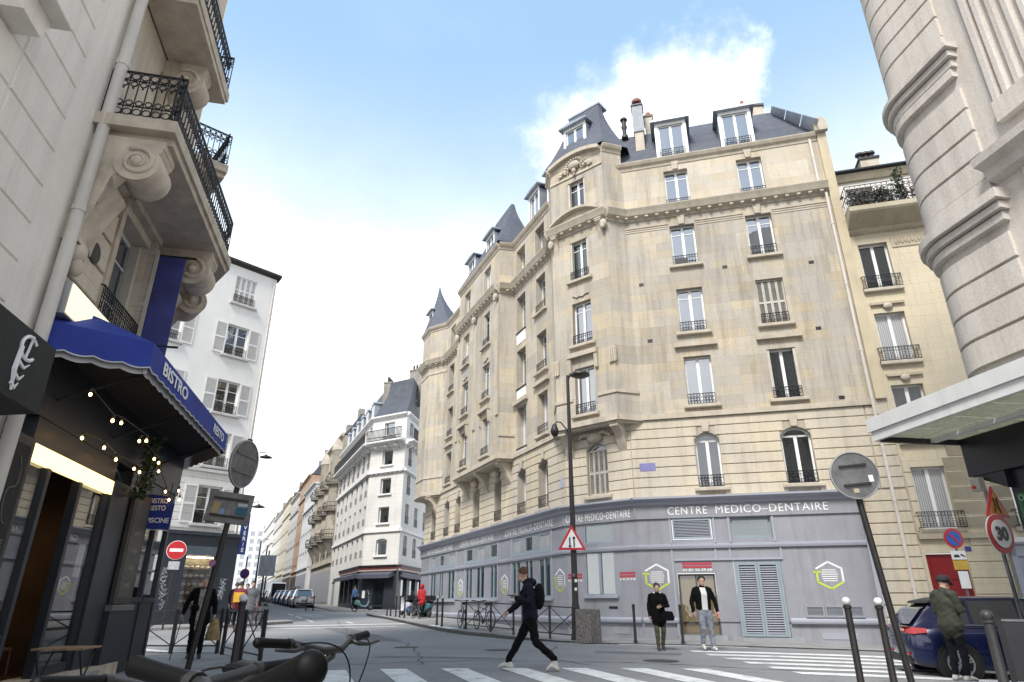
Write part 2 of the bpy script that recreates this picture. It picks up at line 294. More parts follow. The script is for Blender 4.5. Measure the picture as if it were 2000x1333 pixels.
# ------------------------------------------------------------------ building kit
CACHE = {}
def cached(key, fn):
    if key not in CACHE: CACHE[key] = fn()
    return CACHE[key]
def arc_pts(w, h, a, n=10):          # crown of a segmental arch: opening width w, total height h, rise a
    r = (w*w/4+a*a)/(2*a); zc = h-r
    return [(-w/2+w*i/n, zc+math.sqrt(max(r*r-(-w/2+w*i/n)**2, 0))) for i in range(n+1)]
def wall(B, F, x0, x1, z0, z1, ops, m, name='wall', reveal=.26, y=0.0, M=None):
    mb = MB(); xs = {x0, x1}; zs = {z0, z1}
    for (c, z, w, h, a) in ops: xs |= {c-w/2, c+w/2}; zs |= {z, z+h}
    xs = sorted(q for q in xs if x0 <= q <= x1); zs = sorted(q for q in zs if z0 <= q <= z1)
    ops = [o for o in ops if x0 < o[0] < x1 and z0 < o[1]+o[3]/2 < z1]
    for i in range(len(xs)-1):
        for j in range(len(zs)-1):
            cx, cz = (xs[i]+xs[i+1])/2, (zs[j]+zs[j+1])/2
            if any(abs(cx-c) < w/2 and z < cz < z+h for (c, z, w, h, a) in ops): continue
            mb.add([(xs[i], y, zs[j]), (xs[i+1], y, zs[j]), (xs[i+1], y, zs[j+1]), (xs[i], y, zs[j+1])], [(0, 1, 2, 3)])
    for (c, z, w, h, a) in ops:
        l, r, t = c-w/2, c+w/2, z+h; yb = y+reveal
        tp = z+h-a
        mb.add([(l,y,z),(l,yb,z),(l,yb,tp),(l,y,tp)], [(0,1,2,3)]); mb.add([(r,y,z),(r,yb,z),(r,yb,tp),(r,y,tp)], [(3,2,1,0)])
        mb.add([(l,y,z),(r,y,z),(r,yb,z),(l,yb,z)], [(0,1,2,3)])
        if a:
            p = [(c+q[0], z+q[1]) for q in arc_pts(w, h, a)]
            for i in range(len(p)-1):
                (xa, za), (xb, zb) = p[i], p[i+1]
                mb.add([(xa,y,za),(xb,y,zb),(xb,y,t),(xa,y,t)], [(0,1,2,3)]); mb.add([(xa,y,za),(xb,y,zb),(xb,yb,zb),(xa,yb,za)], [(3,2,1,0)])
        else: mb.add([(l,y,t),(r,y,t),(r,yb,t),(l,yb,t)], [(3,2,1,0)])
    me = mb.mesh(name, m, False, True, fixn=False)
    return put(name, me, B, F.M if M is None else M)
def frame_mesh(w, h, a, d, mull, tr, m, st=.065):
    mb = MB(); y0, y1 = d, d+.07; hs = h-a
    mb.box(-w/2, -w/2+st, y0, y1, 0, hs); mb.box(w/2-st, w/2, y0, y1, 0, hs); mb.box(-w/2+st, w/2-st, y0, y1, 0, st*1.2)
    mb.box(-w/2+st, w/2-st, y0, y1, hs-st, hs)
    if mull: mb.box(-.055, .055, y0-.012, y1-.01, st*1.2, hs-st)
    for t in tr:
        for (l, r) in (((-w/2+st, -.055), (.055, w/2-st)) if mull else ((-w/2+st, w/2-st),)): mb.box(l, r, y0+.01, y1-.01, t*h-.016, t*h+.016)
    if a:
        p = arc_pts(w, h, a); q = arc_pts(w-2*st, h-st, a-st*.3)
        for i in range(len(p)-1):
            mb.add([(p[i][0],y0,p[i][1]),(p[i+1][0],y0,p[i+1][1]),(q[i+1][0],y0,q[i+1][1]),(q[i][0],y0,q[i][1])], [(0,1,2,3)])
    return mb.mesh('frame', m)
def pane_mesh(x0, x1, z0, z1, d, m):
    return MB().box(x0, x1, d+.03, d+.042, z0, z1).mesh('pane', m)
def arch_pane(w, h, a, d, m):
    p = arc_pts(w-.1, h-.05, a-.02); mb = MB(); mb.prism([(q[0], q[1]) for q in p]+[(w/2-.05, h-a), (-w/2+.05, h-a)], d+.03, d+.042); return mb.mesh('pane', m)
def rail_mesh(w, h, m, dense=.105, out=.0, fancy=True):
    mb = MB(); y = -.03-out
    for z in (.03, h): mb.tube([(-w/2, y, z), (w/2, y, z)], .014, 4)
    if fancy: mb.tube([(-w/2, y, h*.72), (w/2, y, h*.72)], .008, 4)
    n = max(3, round(w/dense))
    for i in range(n+1):
        x = -w/2+w*i/n; mb.tube([(x, y, .03), (x, y, h)], .008 if fancy else .009, 4, False)
        if fancy and i < n:
            c = x+w/n/2; R = min(w/n*.46, h*.13); mb.ring((c, y, h*.86), R, .007, 8, 3)
            mb.ring((c, y, .03+h*.16), R, .007, 8, 3); 
            if i % 2 == 0: mb.ring((c, y, h*.5), R*1.15, .008, 8, 3)
    if out:
        for sx in (-1, 1):
            for z in (.03, h): mb.tube([(sx*w/2, y, z), (sx*w/2, .02, z)], .014, 4)
    return mb.mesh('railing', m)
def sill_mesh(w, m, d=.26, hgt=.13, ext=.16, out=.15):
    mb = MB(); mb.bbox(-w/2-ext, w/2+ext, -out, .0, -hgt, 0, .02); mb.box(-w/2, w/2, 0, d, -.03, .012); return mb.mesh('sill', m)
def shutter_mesh(w, h, m, n=None):            # one louvred leaf, hinge edge at x=0, thickness in y
    mb = MB(); st = min(.06, w*.16); t = .035
    mb.box(0, st, 0, t, 0, h); mb.box(w-st, w, 0, t, 0, h)
    for z in (0, h*.47, h-.08): mb.box(st, w-st, 0, t, z, z+.08)
    n = n or int(h/.075)
    for i in range(n):
        z = .09+(h-.19)*i/n; mb.add([(st, .002, z+.045), (w-st, .002, z+.045), (w-st, t-.004, z), (st, t-.004, z)], [(0, 1, 2, 3)])
    return mb.mesh('shutter', m)
def window(B, F, x, z, w, h, a=0, d=.2, glass=None, sill=True, rail=.42, tr=(.76,), mull=True, frame=None, shut=None, sillm=None, st=.065, out=0, dense=.105, shm=None, fancy=True, railm=None):
    frame = frame or S_WFR; glass = glass or random.choice((G_SKY, G_SKY, G_SKY, G_DRK)); sillm = sillm or S_TR; railm = railm or S_IR
    k = (round(w, 2), round(h, 2), a, d, mull, tr, frame.name, st)
    o = put('window', cached(('f',)+k, lambda: frame_mesh(w, h, a, d, mull, tr, frame, st)), B, F.at(x, z))
    hs = h-a
    if mull:
        for (l, r) in ((-w/2+.03, -.02), (.02, w/2-.03)): put('pane', cached(('p', l, r, hs, d, glass.name), lambda: pane_mesh(l, r, .03, hs-.02, d, glass)), o)
    else: put('pane', cached(('p1', w, hs, d, glass.name), lambda: pane_mesh(-w/2+.03, w/2-.03, .03, hs-.02, d, glass)), o)
    if a: put('pane', cached(('pa', w, h, a, d, glass.name), lambda: arch_pane(w, h, a, d, glass)), o)
    if sill: put('sill', cached(('s', w, sillm.name, d), lambda: sill_mesh(w, sillm, d)), o)
    if rail: put('railing', cached(('r', w, rail, out, dense, fancy, railm.name), lambda: rail_mesh(w-.02 if not out else w+.3, rail, railm, dense, out, fancy)), o)
    if shut == 'closed':                      # two pairs of folding leaves shut in the reveal
        sw = w/4
        for i in range(4): put('shutter', cached(('sh', sw, hs, (shm or S_SHU).name), lambda: shutter_mesh(sw-.008, hs, shm or S_SHU)), o, W[o.name] @ T(-w/2+sw*i+.004, d-.09, .01))
    if shut == 'folded':                      # leaves folded back against the reveal
        for sx in (-1, 1): put('shutter', cached(('sf', hs, sx), lambda: MB().box(sx*w/2-(.09 if sx > 0 else 0), sx*w/2+(.09 if sx < 0 else 0), d-.17, d-.012, .02, hs-.02).mesh('shutter', shm or S_SHU)), o)
    if shut == 'open':                        # leaves laid back on the wall
        sw = w/2+.02
        for sx in (-1, 1):
            M = W[o.name] @ (T(-w/2-sw-.02, -.06, 0) if sx < 0 else T(w/2+.02, -.06, 0)) @ Matrix.Rotation(R_(2.5*sx), 4, 'Z')
            put('shutter', cached(('so', sw, hs, (shm or S_SHW).name), lambda: shutter_mesh(sw, hs, shm or S_SHW)), o, M)
    return o
def molding(B, F, x0, x1, prof, m, name='cornice', parent=None):
    mb = MB(); mb.prism(prof, x0, x1, 'x'); return part(mb, name, m, parent or B, F.M)
def band(B, F, x0, x1, z0, z1, out, m, name='band', slope=.03):
    return molding(B, F, x0, x1, [(.05, z0), (-out, z0), (-out, z1-slope), (.05, z1)], m, name)
def courses(wallo, F, x0, x1, z0, z1, n, ops, m, out=.04, gap=.026, y=0.0, name='stone_course', split=None):
    hh = (z1-z0)/n
    for j in range(n):
        a, b = z0+j*hh+gap/2, z0+(j+1)*hh-gap/2; cuts = [(x0, x0), (x1, x1)]
        for (c, z, w, h, ar) in ops:
            if z-.14 < b and z+h > a+.02:
                hw = w/2
                if ar and a > z+h-ar:
                    r = (w*w/4+ar*ar)/(2*ar); q = a-(z+h-r); hw = math.sqrt(max(r*r-q*q, 0.0))
                if z-.14 < b < z+.05: hw += .17
                cuts.append((c-hw-.012, c+hw+.012))
        cuts.sort()
        for i in range(len(cuts)-1):
            l, r = cuts[i][1], cuts[i+1][0]
            if r-l < .06: continue
            nn = max(1, round((r-l)/split)) if split else 1
            for k in range(nn):
                la, rb = l+(r-l)*k/nn+(gap/2 if k else 0), l+(r-l)*(k+1)/nn-(gap/2 if k < nn-1 else 0)
                me = MB().bbox(la, rb, y-out, y+.01, a, b, .014).mesh(name, m, False, True); put(name, me, wallo, F.M)
def modillions(B, F, x0, x1, z, m, step=.42, w=.13, d=.2, h=.12, y=-.02):
    n = max(1, int((x1-x0)/step)); me = cached(('mod', w, d, h, m.name), lambda: MB().prism([(0, 0), (-d, h*.45), (-d, h), (0, h)], -w/2, w/2, 'x').mesh('modillion', m))
    for i in range(n): put('modillion', me, B, F.at(x0+(x1-x0)*(i+.5)/n, z, y))
def console_mesh(w, h, d, m, n=14):            # S-curved bracket, top at z=0 going down h, d deep at the top
    pts = [(.05, 0), (-d, 0), (-d, -.10*h)]
    for i in range(n+1):
        t = i/n; pts.append((-d*(.94*(1-t)**1.6+.02)+.16*d*math.sin(t*math.pi*2)*(1-t), -.10*h-.9*h*t))
    pts.append((.05, -h)); mb = MB(); mb.prism(pts, -w/2, w/2, 'x')
    for sx in (-1, 1):
        mb.ring((sx*w/2, -d*.72, -.24*h), d*.15, .02, 10, 4, 'xz') if False else None
    mb.box(-w/2-.03, w/2+.03, -d-.02, .05, -.002, .06)
    return mb.mesh('console', m)
def text_mesh(s, size, m, bold=.0, depth=.003, sp=1.0):
    cu = bpy.data.curves.new('t', 'FONT'); cu.body = s; cu.size = size; cu.align_x = 'CENTER'; cu.align_y = 'CENTER'; cu.extrude = depth; cu.space_character = sp; cu.offset = bold; cu.resolution_u = 4
    o = bpy.data.objects.new('t', cu); COL.objects.link(o)
    dg = bpy.context.evaluated_depsgraph_get(); me = bpy.data.meshes.new_from_object(o.evaluated_get(dg)); me.name = 'lettering'
    me.materials.clear(); me.materials.append(m); bpy.data.objects.remove(o); bpy.data.curves.remove(cu)
    return me
def text(B, F, s, x, z, size, m, y=-.02, sx=1.0, bold=0.0, name='lettering', rot=0, M=None):
    me = text_mesh(s, size, m, bold)
    return put(name, me, B, (M if M is not None else F.at(x, z, y)) @ Matrix.Rotation(R_(90), 4, 'X') @ Matrix.Rotation(R_(rot), 4, 'Z') @ Matrix.Diagonal((sx, 1, 1, 1)))
def pipe(B, F, x, z0, z1, y=-.09, r=.055, m=None, parent=None):
    mb = MB(); mb.tube([(x, y, z0), (x, y, z1)], r, 10); o = part(mb, 'drainpipe', m or S_PIPE, B, F.M, 40)
    k = z0+1.2
    while k < z1: part(MB().lathe([(r+.012, -.04), (r+.012, .04)], (x, y, k), 10), 'pipe_collar', m or S_PIPE, o, F.M); k += 2.6
    return o
# ------------------------------------------------------------------ the corner building with the medical centre
P0 = Vector((2.09, 25.2)); DL = Vector((-.3955, .9185)); LS = 19.6
FL = Fa(P0+DL*LS, P0); FC = Fa(P0, (4.38, 23.24)); FR = Fa((4.38, 23.24), (4.38+.9645*8.66, 23.24-.264*8.66))
CB = thing('corner_building', 'cream limestone corner apartment building with grey ground floor shopfront and slate mansard roof', 'building', (2.09, 25.2, 0))
ZF = [None, 4.88, 7.86, 10.75, 13.66, 16.37]; HF = [None, 1.95, 1.9, 1.87, 1.86, 1.88]
gl_R = {(1,0): G_DRK, (1,1): G_DRK, (2,0): G_SKY, (2,1): G_DRK, (3,0): G_SKY, (4,0): G_SKY, (4,1): G_SKY, (5,0): G_SKY, (5,1): G_SKY}
# right face
opsR = []
for f in range(1, 6):
    for i, x in enumerate((2.66, 5.61)): opsR.append((x, ZF[f], .98 if f > 1 else (.84, .98)[i], HF[f], .26 if f == 1 else 0))
wr = wall(CB, FR, 0, 8.66, 4.5, 16.2, opsR, S_CB); wr5 = wall(CB, FR, .3, 8.66, 16.2, 18.7, opsR, S_CB2, reveal=.26)
for k, (x, z, w, h, a) in enumerate(opsR):
    f, i = k//2+1, k % 2
    window(CB, FR, x, z, w, h, a, glass=gl_R.get((f, i), G_SKY), rail=.42, tr=(.8,) if f > 2 else (), shut='closed' if (f, i) == (3, 1) else ('folded' if f == 2 and i else None), sill=(f != 5))
    if f == 3:                                  # moulded ledge below the sill
        band(CB, FR, x-.78, x+.78, z-.62, z-.40, .16, S_TR, 'ledge', .05)
    if f in (1, 4, 5):                          # keystone
        part(MB().prism([(x-.10, z+h+.02), (x+.10, z+h+.02), (x+.15, z+h+.42), (x-.15, z+h+.42)], -.075, .02), 'keystone', S_TR, CB, FR.M)
courses(wr, FR, .0, 7.9, 4.6, 7.4, 8, opsR, S_CR); courses(wr, FR, 7.93, 8.62, 4.6, 7.4, 8, [], S_CR)
courses(wr, FR, 7.2, 8.62, .05, 4.55, 13, [], S_CR, y=-.01)
wall(CB, FR, 7.1, 8.66, -.6, 4.55, [], S_CB, 'wall')
# chamfer: first floor under the bay
opsC1 = [(1.5, 4.85, .9, 1.95, .22)]
wc1 = wall(CB, FC, 0, FC.len, 4.5, 7.5, opsC1, S_CB); courses(wc1, FC, .02, FC.len-.02, 4.6, 7.4, 8, opsC1, S_CR)
window(CB, FC, 1.5, 4.85, .9, 1.95, .22, glass=G_DRK, rail=0, shut='closed')
# chamfer bay from the second floor up
b1 = FC.p(.1, -.6); b2 = FC.p(2.9, -.6); rl = FL.p(LS-.75); rr = FR.p(.42)
FB = Fa(b1, b2); FBl = Fa(rl, b1); FBr = Fa(b2, rr)
opsB = [(1.4, ZF[f]-(.0 if f < 5 else -.35), .92, HF[f], 0) for f in range(2, 6)]
wall(CB, FB, 0, FB.len, 7.5, 19.75, opsB, S_CB); wall(CB, FBl, 0, FBl.len, 7.5, 19.75, [], S_CB); wall(CB, FBr, 0, FBr.len, 7.5, 19.75, [], S_CB)
for k, (x, z, w, h, a) in enumerate(opsB):
    window(CB, FB, x, z, w, h, 0, glass=(G_SKY, G_SKY, G_DRK, G_DRK)[k], rail=.42 if k != 3 else .18, tr=(.8,) if k else (), shut='folded' if k > 1 else None, sill=k != 3)
band(CB, FB, .7, 2.1, 10.2, 10.45, .2, S_TR, 'hood', .06)
for sx in (.78, 2.02): part(MB().prism([(0, 9.55), (-.1, 9.62), (-.16, 10.2), (0, 10.2)], sx-.07, sx+.07, 'x'), 'hood_bracket', S_TR, CB, FB.M)
def swag(F, x, z, w):
    mb = MB(); mb.tube([(x-w/2+w*i/8, -.03, z-.09*math.sin(math.pi*i/8)+.03*math.sin(i*2.2)) for i in range(9)], [.025+.014*((i*7) % 3)/2 for i in range(9)], 6); part(mb, 'carved_swag', S_TR, CB, F.M, True)
swag(FB, 1.4, 12.95, .8)
for F_, x0, x1 in ((FB, -.03, FB.len+.03), (FBl, 0, FBl.len), (FBr, 0, FBr.len)):
    band(CB, F_, x0, x1, 7.38, 7.62, .12, S_TR); 
    if F_ is FB: band(CB, F_, x0, .82, 8.45, 8.6, .05, S_TR); band(CB, F_, 1.98, x1, 8.45, 8.6, .05, S_TR)
    else: band(CB, F_, x0, x1, 8.45, 8.6, .05, S_TR)
# underside slab of the bay
def slab(B, pts, z0, z1, m, name='slab'): return part(MB().prism([tuple(p) for p in pts], z0, z1, 'z'), name, m, B, Matrix())
slab(CB, [rl, b1, b2, rr, FC.p(1.5, .6)], 7.3, 7.5, S_TR, 'bay_underside')
for x in (.32, 2.68): put('console', cached(('con', .34, 1.05, .62), lambda: console_mesh(.34, 1.05, .62, S_TR)), CB, FC.at(x, 7.3, 0))
mbx = MB(); mbx.ball((1.5, -.12, 7.02), (.33, .2, .2), 14, 8)
for i in range(15):
    t = i/14; mbx.ball((.82+1.36*t, -.14-.05*math.sin(t*9), 7.08+.13*math.sin(t*math.pi)+.03*math.sin(t*17)), (.08, .07, .07), 7, 5)
part(mbx, 'shell_carving', S_TR, CB, FC.M, True)
# string course and main cornices
CORN = [(.05, 15.95), (-.04, 15.95), (-.06, 16.05), (-.2, 16.12), (-.24, 16.14), (-.30, 16.28), (-.36, 16.40), (-.36, 16.44), (.05, 16.5)]
GUT = [(.3, 18.55), (-.03, 18.55), (-.05, 18.68), (-.14, 18.74), (-.2, 18.86), (-.2, 18.9), (.3, 18.93)]
band(CB, FR, .3, 8.2, 7.40, 7.62, .12, S_TR)
band(CB, FR, .3, 8.66, 4.45, 4.52, .02, S_TR)
for z in (15.42, 15.52, 15.62):
    for (l, r) in ((.3, 2.12), (3.2, 5.07), (6.15, 8.2)): band(CB, FR, l, r, z, z+.06, .02+.012*(z > 15.6), S_TR, 'architrave_strip', .01)
def cornice_on(F, x0, x1, gut=True, mods=True):
    molding(CB, F, x0, x1, CORN, S_TR); 
    if mods: modillions(CB, F, x0+.05, x1-.05, 15.98, S_TR)
    if gut: molding(CB, F, x0, x1, GUT, S_TR, 'gutter_cornice')
cornice_on(FR, .2, 8.3)
cornice_on(FBl, 0, FBl.len, False); cornice_on(FB, -.08, FB.len+.08, False); cornice_on(FBr, 0, FBr.len, False)
# segmental pediment over the bay's fourth floor and the curved top with its cartouche
def arc_band(F, xc, w, z, rise, th, y0, y1, m, name):
    n = 16; mb = MB(); r = (w*w/4+rise*rise)/(2*rise); rows = []
    for i in range(n+1):
        x = -w/2+w*i/n; zz = math.sqrt(r*r-x*x)-(r-rise); rows.append((xc+x, z+zz))
    vs = []
    for (x, zz) in rows: vs += [(x, y0, zz), (x, y0, zz+th), (x, y1, zz+th), (x, y1, zz)]
    fs = [(4*i+k, 4*i+(k+1) % 4, 4*i+4+(k+1) % 4, 4*i+4+k) for i in range(n) for k in range(4)]+[(0, 1, 2, 3), (4*n+3, 4*n+2, 4*n+1, 4*n)]
    mb.add(vs, fs); return part(mb, name, m, CB, F.M)
arc_band(FB, 1.4, 2.5, 16.46, .42, .11, -.38, .1, S_TR, 'pediment_arch')
rP = (2.5*2.5/4+.42*.42)/.84
p_ = [(1.4-1.25+2.5*i/12, 16.46+(math.sqrt(rP**2-(-1.25+2.5*i/12)**2)-(rP-.42))) for i in range(13)]
part(MB().prism([(.2, 16.46)]+p_[1:-1]+[(2.6, 16.46)], -.16, .05), 'pediment_field', S_TR, CB, FB.M)
for x in (.25, 2.55): put('console', cached(('con2',), lambda: console_mesh(.26, .85, .26, S_TR)), CB, FB.at(x, 16.0, 0))
arc_band(FB, 1.4, 2.75, 19.6, .3, .18, -.24, .2, S_TR, 'curved_cornice')
for F_ in (FBl, FBr): molding(CB, F_, 0, F_.len, [(q[0], q[1]+.95) for q in GUT], S_TR, 'gutter_cornice')
part(MB().prism([(0.02, 19.5)]+[(1.4-1.375+2.75*i/12, 19.6+(math.sqrt(3.3**2-(-1.375+2.75*i/12)**2)-(3.3-.3))) for i in range(13)]+[(2.78, 19.5)], -.02, .25), 'attic_panel', S_TR, CB, FB.M)
mbx = MB(); mbx.ball((1.4, -.1, 19.38), (.3, .15, .22), 16, 9)
for i in range(11): t = i/10; mbx.tube([(1.4+.36*math.cos(math.pi*(1-t)), -.06, 19.4+.26*math.sin(math.pi*t)), (1.4+.5*math.cos(math.pi*(1-t)), -.12, 19.42+.36*math.sin(math.pi*t))], [.05, .035], 6)
for s_ in (-1, 1):
    for i in range(9):
        t = i/8; mbx.ball((1.4+s_*(.34+.52*t), -.07-.03*math.sin(i*2.1), 19.32-.24*t+.07*math.sin(i*1.7)), (.085-.03*t, .07, .075-.025*t), 7, 5)
    mbx.ring((1.4+s_*.42, -.08, 19.18), .08, .03, 10, 5); mbx.ring((1.4+s_*.78, -.06, 19.2), .06, .025, 10, 5)
mbx.ball((1.4, -.12, 19.08), (.1, .09, .14), 9, 6); mbx.ball((1.4, -.1, 18.9), (.06, .06, .09), 8, 5)
part(mbx, 'cartouche', S_TR, CB, FB.M, True)
band(CB, FB, .0, 2.8, 18.86, 19.0, .05, S_TR, 'architrave_strip')
# carved heads at the bay's edges under the cornice
for F_, x in ((FB, .05), (FB, FB.len-.05)):
    mb = MB(); mb.ball((x, -.12, 15.75), (.17, .15, .22), 10, 7); mb.ball((x, -.2, 15.6), (.1, .08, .12), 8, 5); part(mb, 'carved_bracket', S_TR, CB, F_.M, True)
    mb = MB(); mb.box(x-.16, x+.16, -.06, .02, 9.7, 10.3)
    for q in (-.1, 0, .1): mb.box(x+q-.03, x+q+.03, -.09, -.05, 9.65, 10.24)
    part(mb, 'fluted_block', S_TR, CB, F_.M)
# left face
opsL1 = [(LS-s, 4.78, .95, 2.0, .24) for s in (1.95, 4.15, 6.95, 9.95, 12.95, 15.0, 17.6)]
wl1 = wall(CB, FL, 0, LS, 4.5, 7.5, opsL1, S_CB, reveal=.4); courses(wl1, FL, .02, LS-.02, 4.6, 7.4, 8, opsL1, S_CR)
for k, (x, z, w, h, a) in enumerate(opsL1):
    window(CB, FL, x, z, w, h, a, d=.34, glass=G_DRK if k < 2 else G_SKY, rail=.5, tr=())
    part(MB().prism([(x-.09, z+h+.02), (x+.09, z+h+.02), (x+.14, z+h+.4), (x-.14, z+h+.4)], -.07, .02), 'keystone', S_TR, CB, FL.M)
opsLa = [(LS-1.9, ZF[f], 1.0, HF[f], 0) for f in range(2, 6)]+[(LS-4.15, ZF[f]-.1, 1.05, HF[f]+.1, 0) for f in range(2, 6)]
opsLe = [(LS-15.1, ZF[f], 1.0, HF[f], 0) for f in range(2, 6)]+[(LS-12.7, ZF[f], 1.0, HF[f], 0) for f in range(2, 6)]
wall(CB, FL, LS-5.05, LS-.7, 7.5, 18.7, opsLa, S_CB, reveal=.4); wall(CB, FL, 0, LS-11.5, 7.5, 18.7, opsLe, S_CB, reveal=.4)
for k, (x, z, w, h, a) in enumerate(opsLa+opsLe):
    f = k % 4+2; isB = 4 <= k < 8
    window(CB, FL, x, z, w, h, 0, d=.34, glass=G_SKY if (k*3) % 4 else G_CUR, rail=.42 if not isB else 0, tr=(.78,), sill=(f != 5 and not isB))
    if isB and f < 5: part(MB().box(x-.52, x+.52, -.02, .1, z-.62, z-.03), 'white_apron', S_WFR, CB, FL.M); part(MB().bbox(x-.56, x+.56, -.06, .3, z-.04, z+.02), 'sill', S_IR, CB, FL.M)
    if f == 3 and not isB: band(CB, FL, x-.75, x+.75, z-.62, z-.4, .16, S_TR, 'ledge', .05)
    if isB and f == 2: band(CB, FL, x-.75, x+.75, z+h+.12, z+h+.36, .16, S_TR, 'ledge', .05)
band(CB, FL, LS-5.05, LS-.7, 7.4, 7.62, .12, S_TR); band(CB, FL, LS-16.3, LS-11.5, 7.4, 7.62, .12, S_TR)
cornice_on(FL, LS-5.05, LS-.72); cornice_on(FL, LS-16.2, LS-11.6)
# bay in the middle of the left face, end bay at the far corner
BO = .78
fbA, fbB = FL.p(LS-11.5, -BO), FL.p(LS-5.15, -BO)
FM = Fa(fbA, fbB); FMr = Fa(fbB, FL.p(LS-5.0)); FMl = Fa(FL.p(LS-11.6), fbA)
opsM = [(FM.len-q, ZF[f], 1.0, HF[f], 0) for q in (1.72, 4.95) for f in range(2, 6)]
wall(CB, FM, 0, FM.len, 7.5, 18.7, opsM, S_CB); wall(CB, FMr, 0, FMr.len, 7.5, 18.7, [], S_CB); wall(CB, FMl, 0, FMl.len, 7.5, 18.7, [], S_CB)
for k, (x, z, w, h, a) in enumerate(opsM):
    f = k % 4+2; window(CB, FM, x, z, w, h, 0, glass=G_SKY if k % 3 else G_CUR, rail=.42, tr=(.78,), sill=f != 5, shut='folded' if k in (2, 0) else None)
    if f == 2:
        band(CB, FM, x-.72, x+.72, z+h+.3, z+h+.55, .2, S_TR, 'hood', .06)
        for q in (-.62, .62): part(MB().prism([(0, z+h-.4), (-.1, z+h-.3), (-.16, z+h+.3), (0, z+h+.3)], x+q-.07, x+q+.07, 'x'), 'hood_bracket', S_TR, CB, FM.M)
    if f == 3: swag(FM, x, z+h+.28, .7)
for F_ in (FM, FMr, FMl):
    cornice_on(F_, -.02, F_.len+.02); band(CB, F_, -.02, F_.len+.02, 7.38, 7.62, .12, S_TR); 
    if F_ is not FM: band(CB, F_, 0, F_.len, 8.45, 8.6, .05, S_TR)
for q in (FM.len-.15, FM.len-3.35, .15):
    mb = MB(); mb.box(q-.17, q+.17, -.07, .0, 9.5, 15.4); part(mb, 'pilaster', S_TR, CB, FM.M)
    mb = MB(); mb.ball((q, -.14, 15.75), (.17, .15, .22), 10, 7); mb.ball((q, -.2, 15.6), (.1, .08, .12), 8, 5); part(mb, 'carved_bracket', S_TR, CB, FM.M, True)
slab(CB, [FL.p(LS-11.6, .1), fbA, fbB, FL.p(LS-5.0, .1)], 7.28, 7.5, S_TR, 'bay_underside')
for s_ in (5.45, 8.35, 11.2): put('console', cached(('con3',), lambda: console_mesh(.36, 1.1, BO-.04, S_TR)), CB, FL.at(LS-s_, 7.28, 0))
for s_ in (6.95, 9.95):
    mb = MB(); mb.ball((LS-s_, -.16, 7.0), (.3, .2, .18), 12, 7); part(mb, 'shell_carving', S_TR, CB, FL.M, True)
eA, eB = FL.p(LS-19.3, -.85), FL.p(LS-17.55, -.85)
FE = Fa(eA, eB); FEr = Fa(eB, FL.p(LS-16.2)); FEl = Fa(FL.p(-.2, .6), eA)
for F_ in (FE, FEr, FEl):
    wall(CB, F_, 0, F_.len, 7.5, 18.7, [], S_CB); cornice_on(F_, -.02, F_.len+.02); band(CB, F_, 0, F_.len, 7.38, 7.62, .12, S_TR); band(CB, F_, 0, F_.len, 8.45, 8.6, .05, S_TR)
    band(CB, F_, 0, F_.len, 15.4, 15.62, .04, S_TR, 'architrave_strip')
slab(CB, [FL.p(LS-16.2, .1), eB, eA, FL.p(-.2, .6), FL.p(LS-18, .8)], 7.28, 7.5, S_TR, 'bay_underside')
put('console', CACHE[('con3',)], CB, FL.at(LS-17.1, 7.28, 0))
mb = MB(); mb.prism([tuple(FL.p(-.2, .6)), tuple(FL.p(0, 0)), tuple(FL.p(0, 8)), tuple(FL.p(-.2, 8))], -.3, 18.7, 'z'); part(mb, 'wall', S_CB, CB, Matrix())
# roofs
def poly(B, faces, m, name, uvF=None):
    mb = MB()
    for f in faces: mb.add(f, [tuple(range(len(f)))])
    me = mb.mesh(name, m, False, False, False)
    ul = me.uv_layers.new(name='UVMap')
    for p in me.polygons:
        nrm = p.normal; u = Vector((-nrm.y, nrm.x, 0)); u = u.normalized() if u.length > 1e-4 else Vector((1, 0, 0)); v = nrm.cross(u)
        for li in p.loop_indices: c = me.vertices[me.loops[li].vertex_index].co; ul.data[li].uv = (c.dot(u), c.dot(v))
    return put(name, me, B, Matrix())
ZG = 18.9
rf = poly(CB, [[FR.w(-.3, .1, ZG), FR.w(8.45, .1, ZG), FR.w(7.05, 1.5, 21.6), FR.w(-1.2, 1.5, 21.6)],
               [FR.w(-1.2, 1.5, 21.6), FR.w(7.05, 1.5, 21.6), FR.w(7.05, 7, 22.1), FR.w(-1.2, 7, 22.1)],
               [FR.w(8.45, .1, ZG), FR.w(8.45, 7, ZG), FR.w(7.05, 7, 22.1), FR.w(7.05, 1.5, 21.6)]], S_SL, 'roof')
for i in range(3):        # zinc-framed skylight panels on the hip
    t0, t1 = .06+i*.31, .06+i*.31+.29
    def hp(t, u): a = FR.w(8.45, .1, ZG).lerp(FR.w(7.05, 1.5, 21.6), t); b = FR.w(8.45, 3.2, ZG).lerp(FR.w(7.05, 3.2, 21.75), t); return a.lerp(b, u)+Vector((0, 0, .06))
    q = [hp(t0, -.28), hp(t0, .5), hp(t1, .5), hp(t1, -.28)]
    part(MB().add(q+[p-Vector((0, 0, .05)) for p in q], [(0,1,2,3),(7,6,5,4),(0,4,5,1),(1,5,6,2),(2,6,7,3),(3,7,4,0)]), 'skylight_panel', mat('zinc_panel', (.42, .47, .54), .45, .15, 1.5, dirt=.2), rf, Matrix())
poly(CB, [[FL.w(0, .1, ZG), FL.w(LS-.5, .1, ZG), FL.w(LS-.5, 1.6, 21.4), FL.w(0, 1.6, 21.4)], [FL.w(0, 1.6, 21.4), FL.w(LS-.5, 1.6, 21.4), FL.w(LS-.5, 7, 21.8), FL.w(0, 7, 21.8)]], S_SL, 'roof')
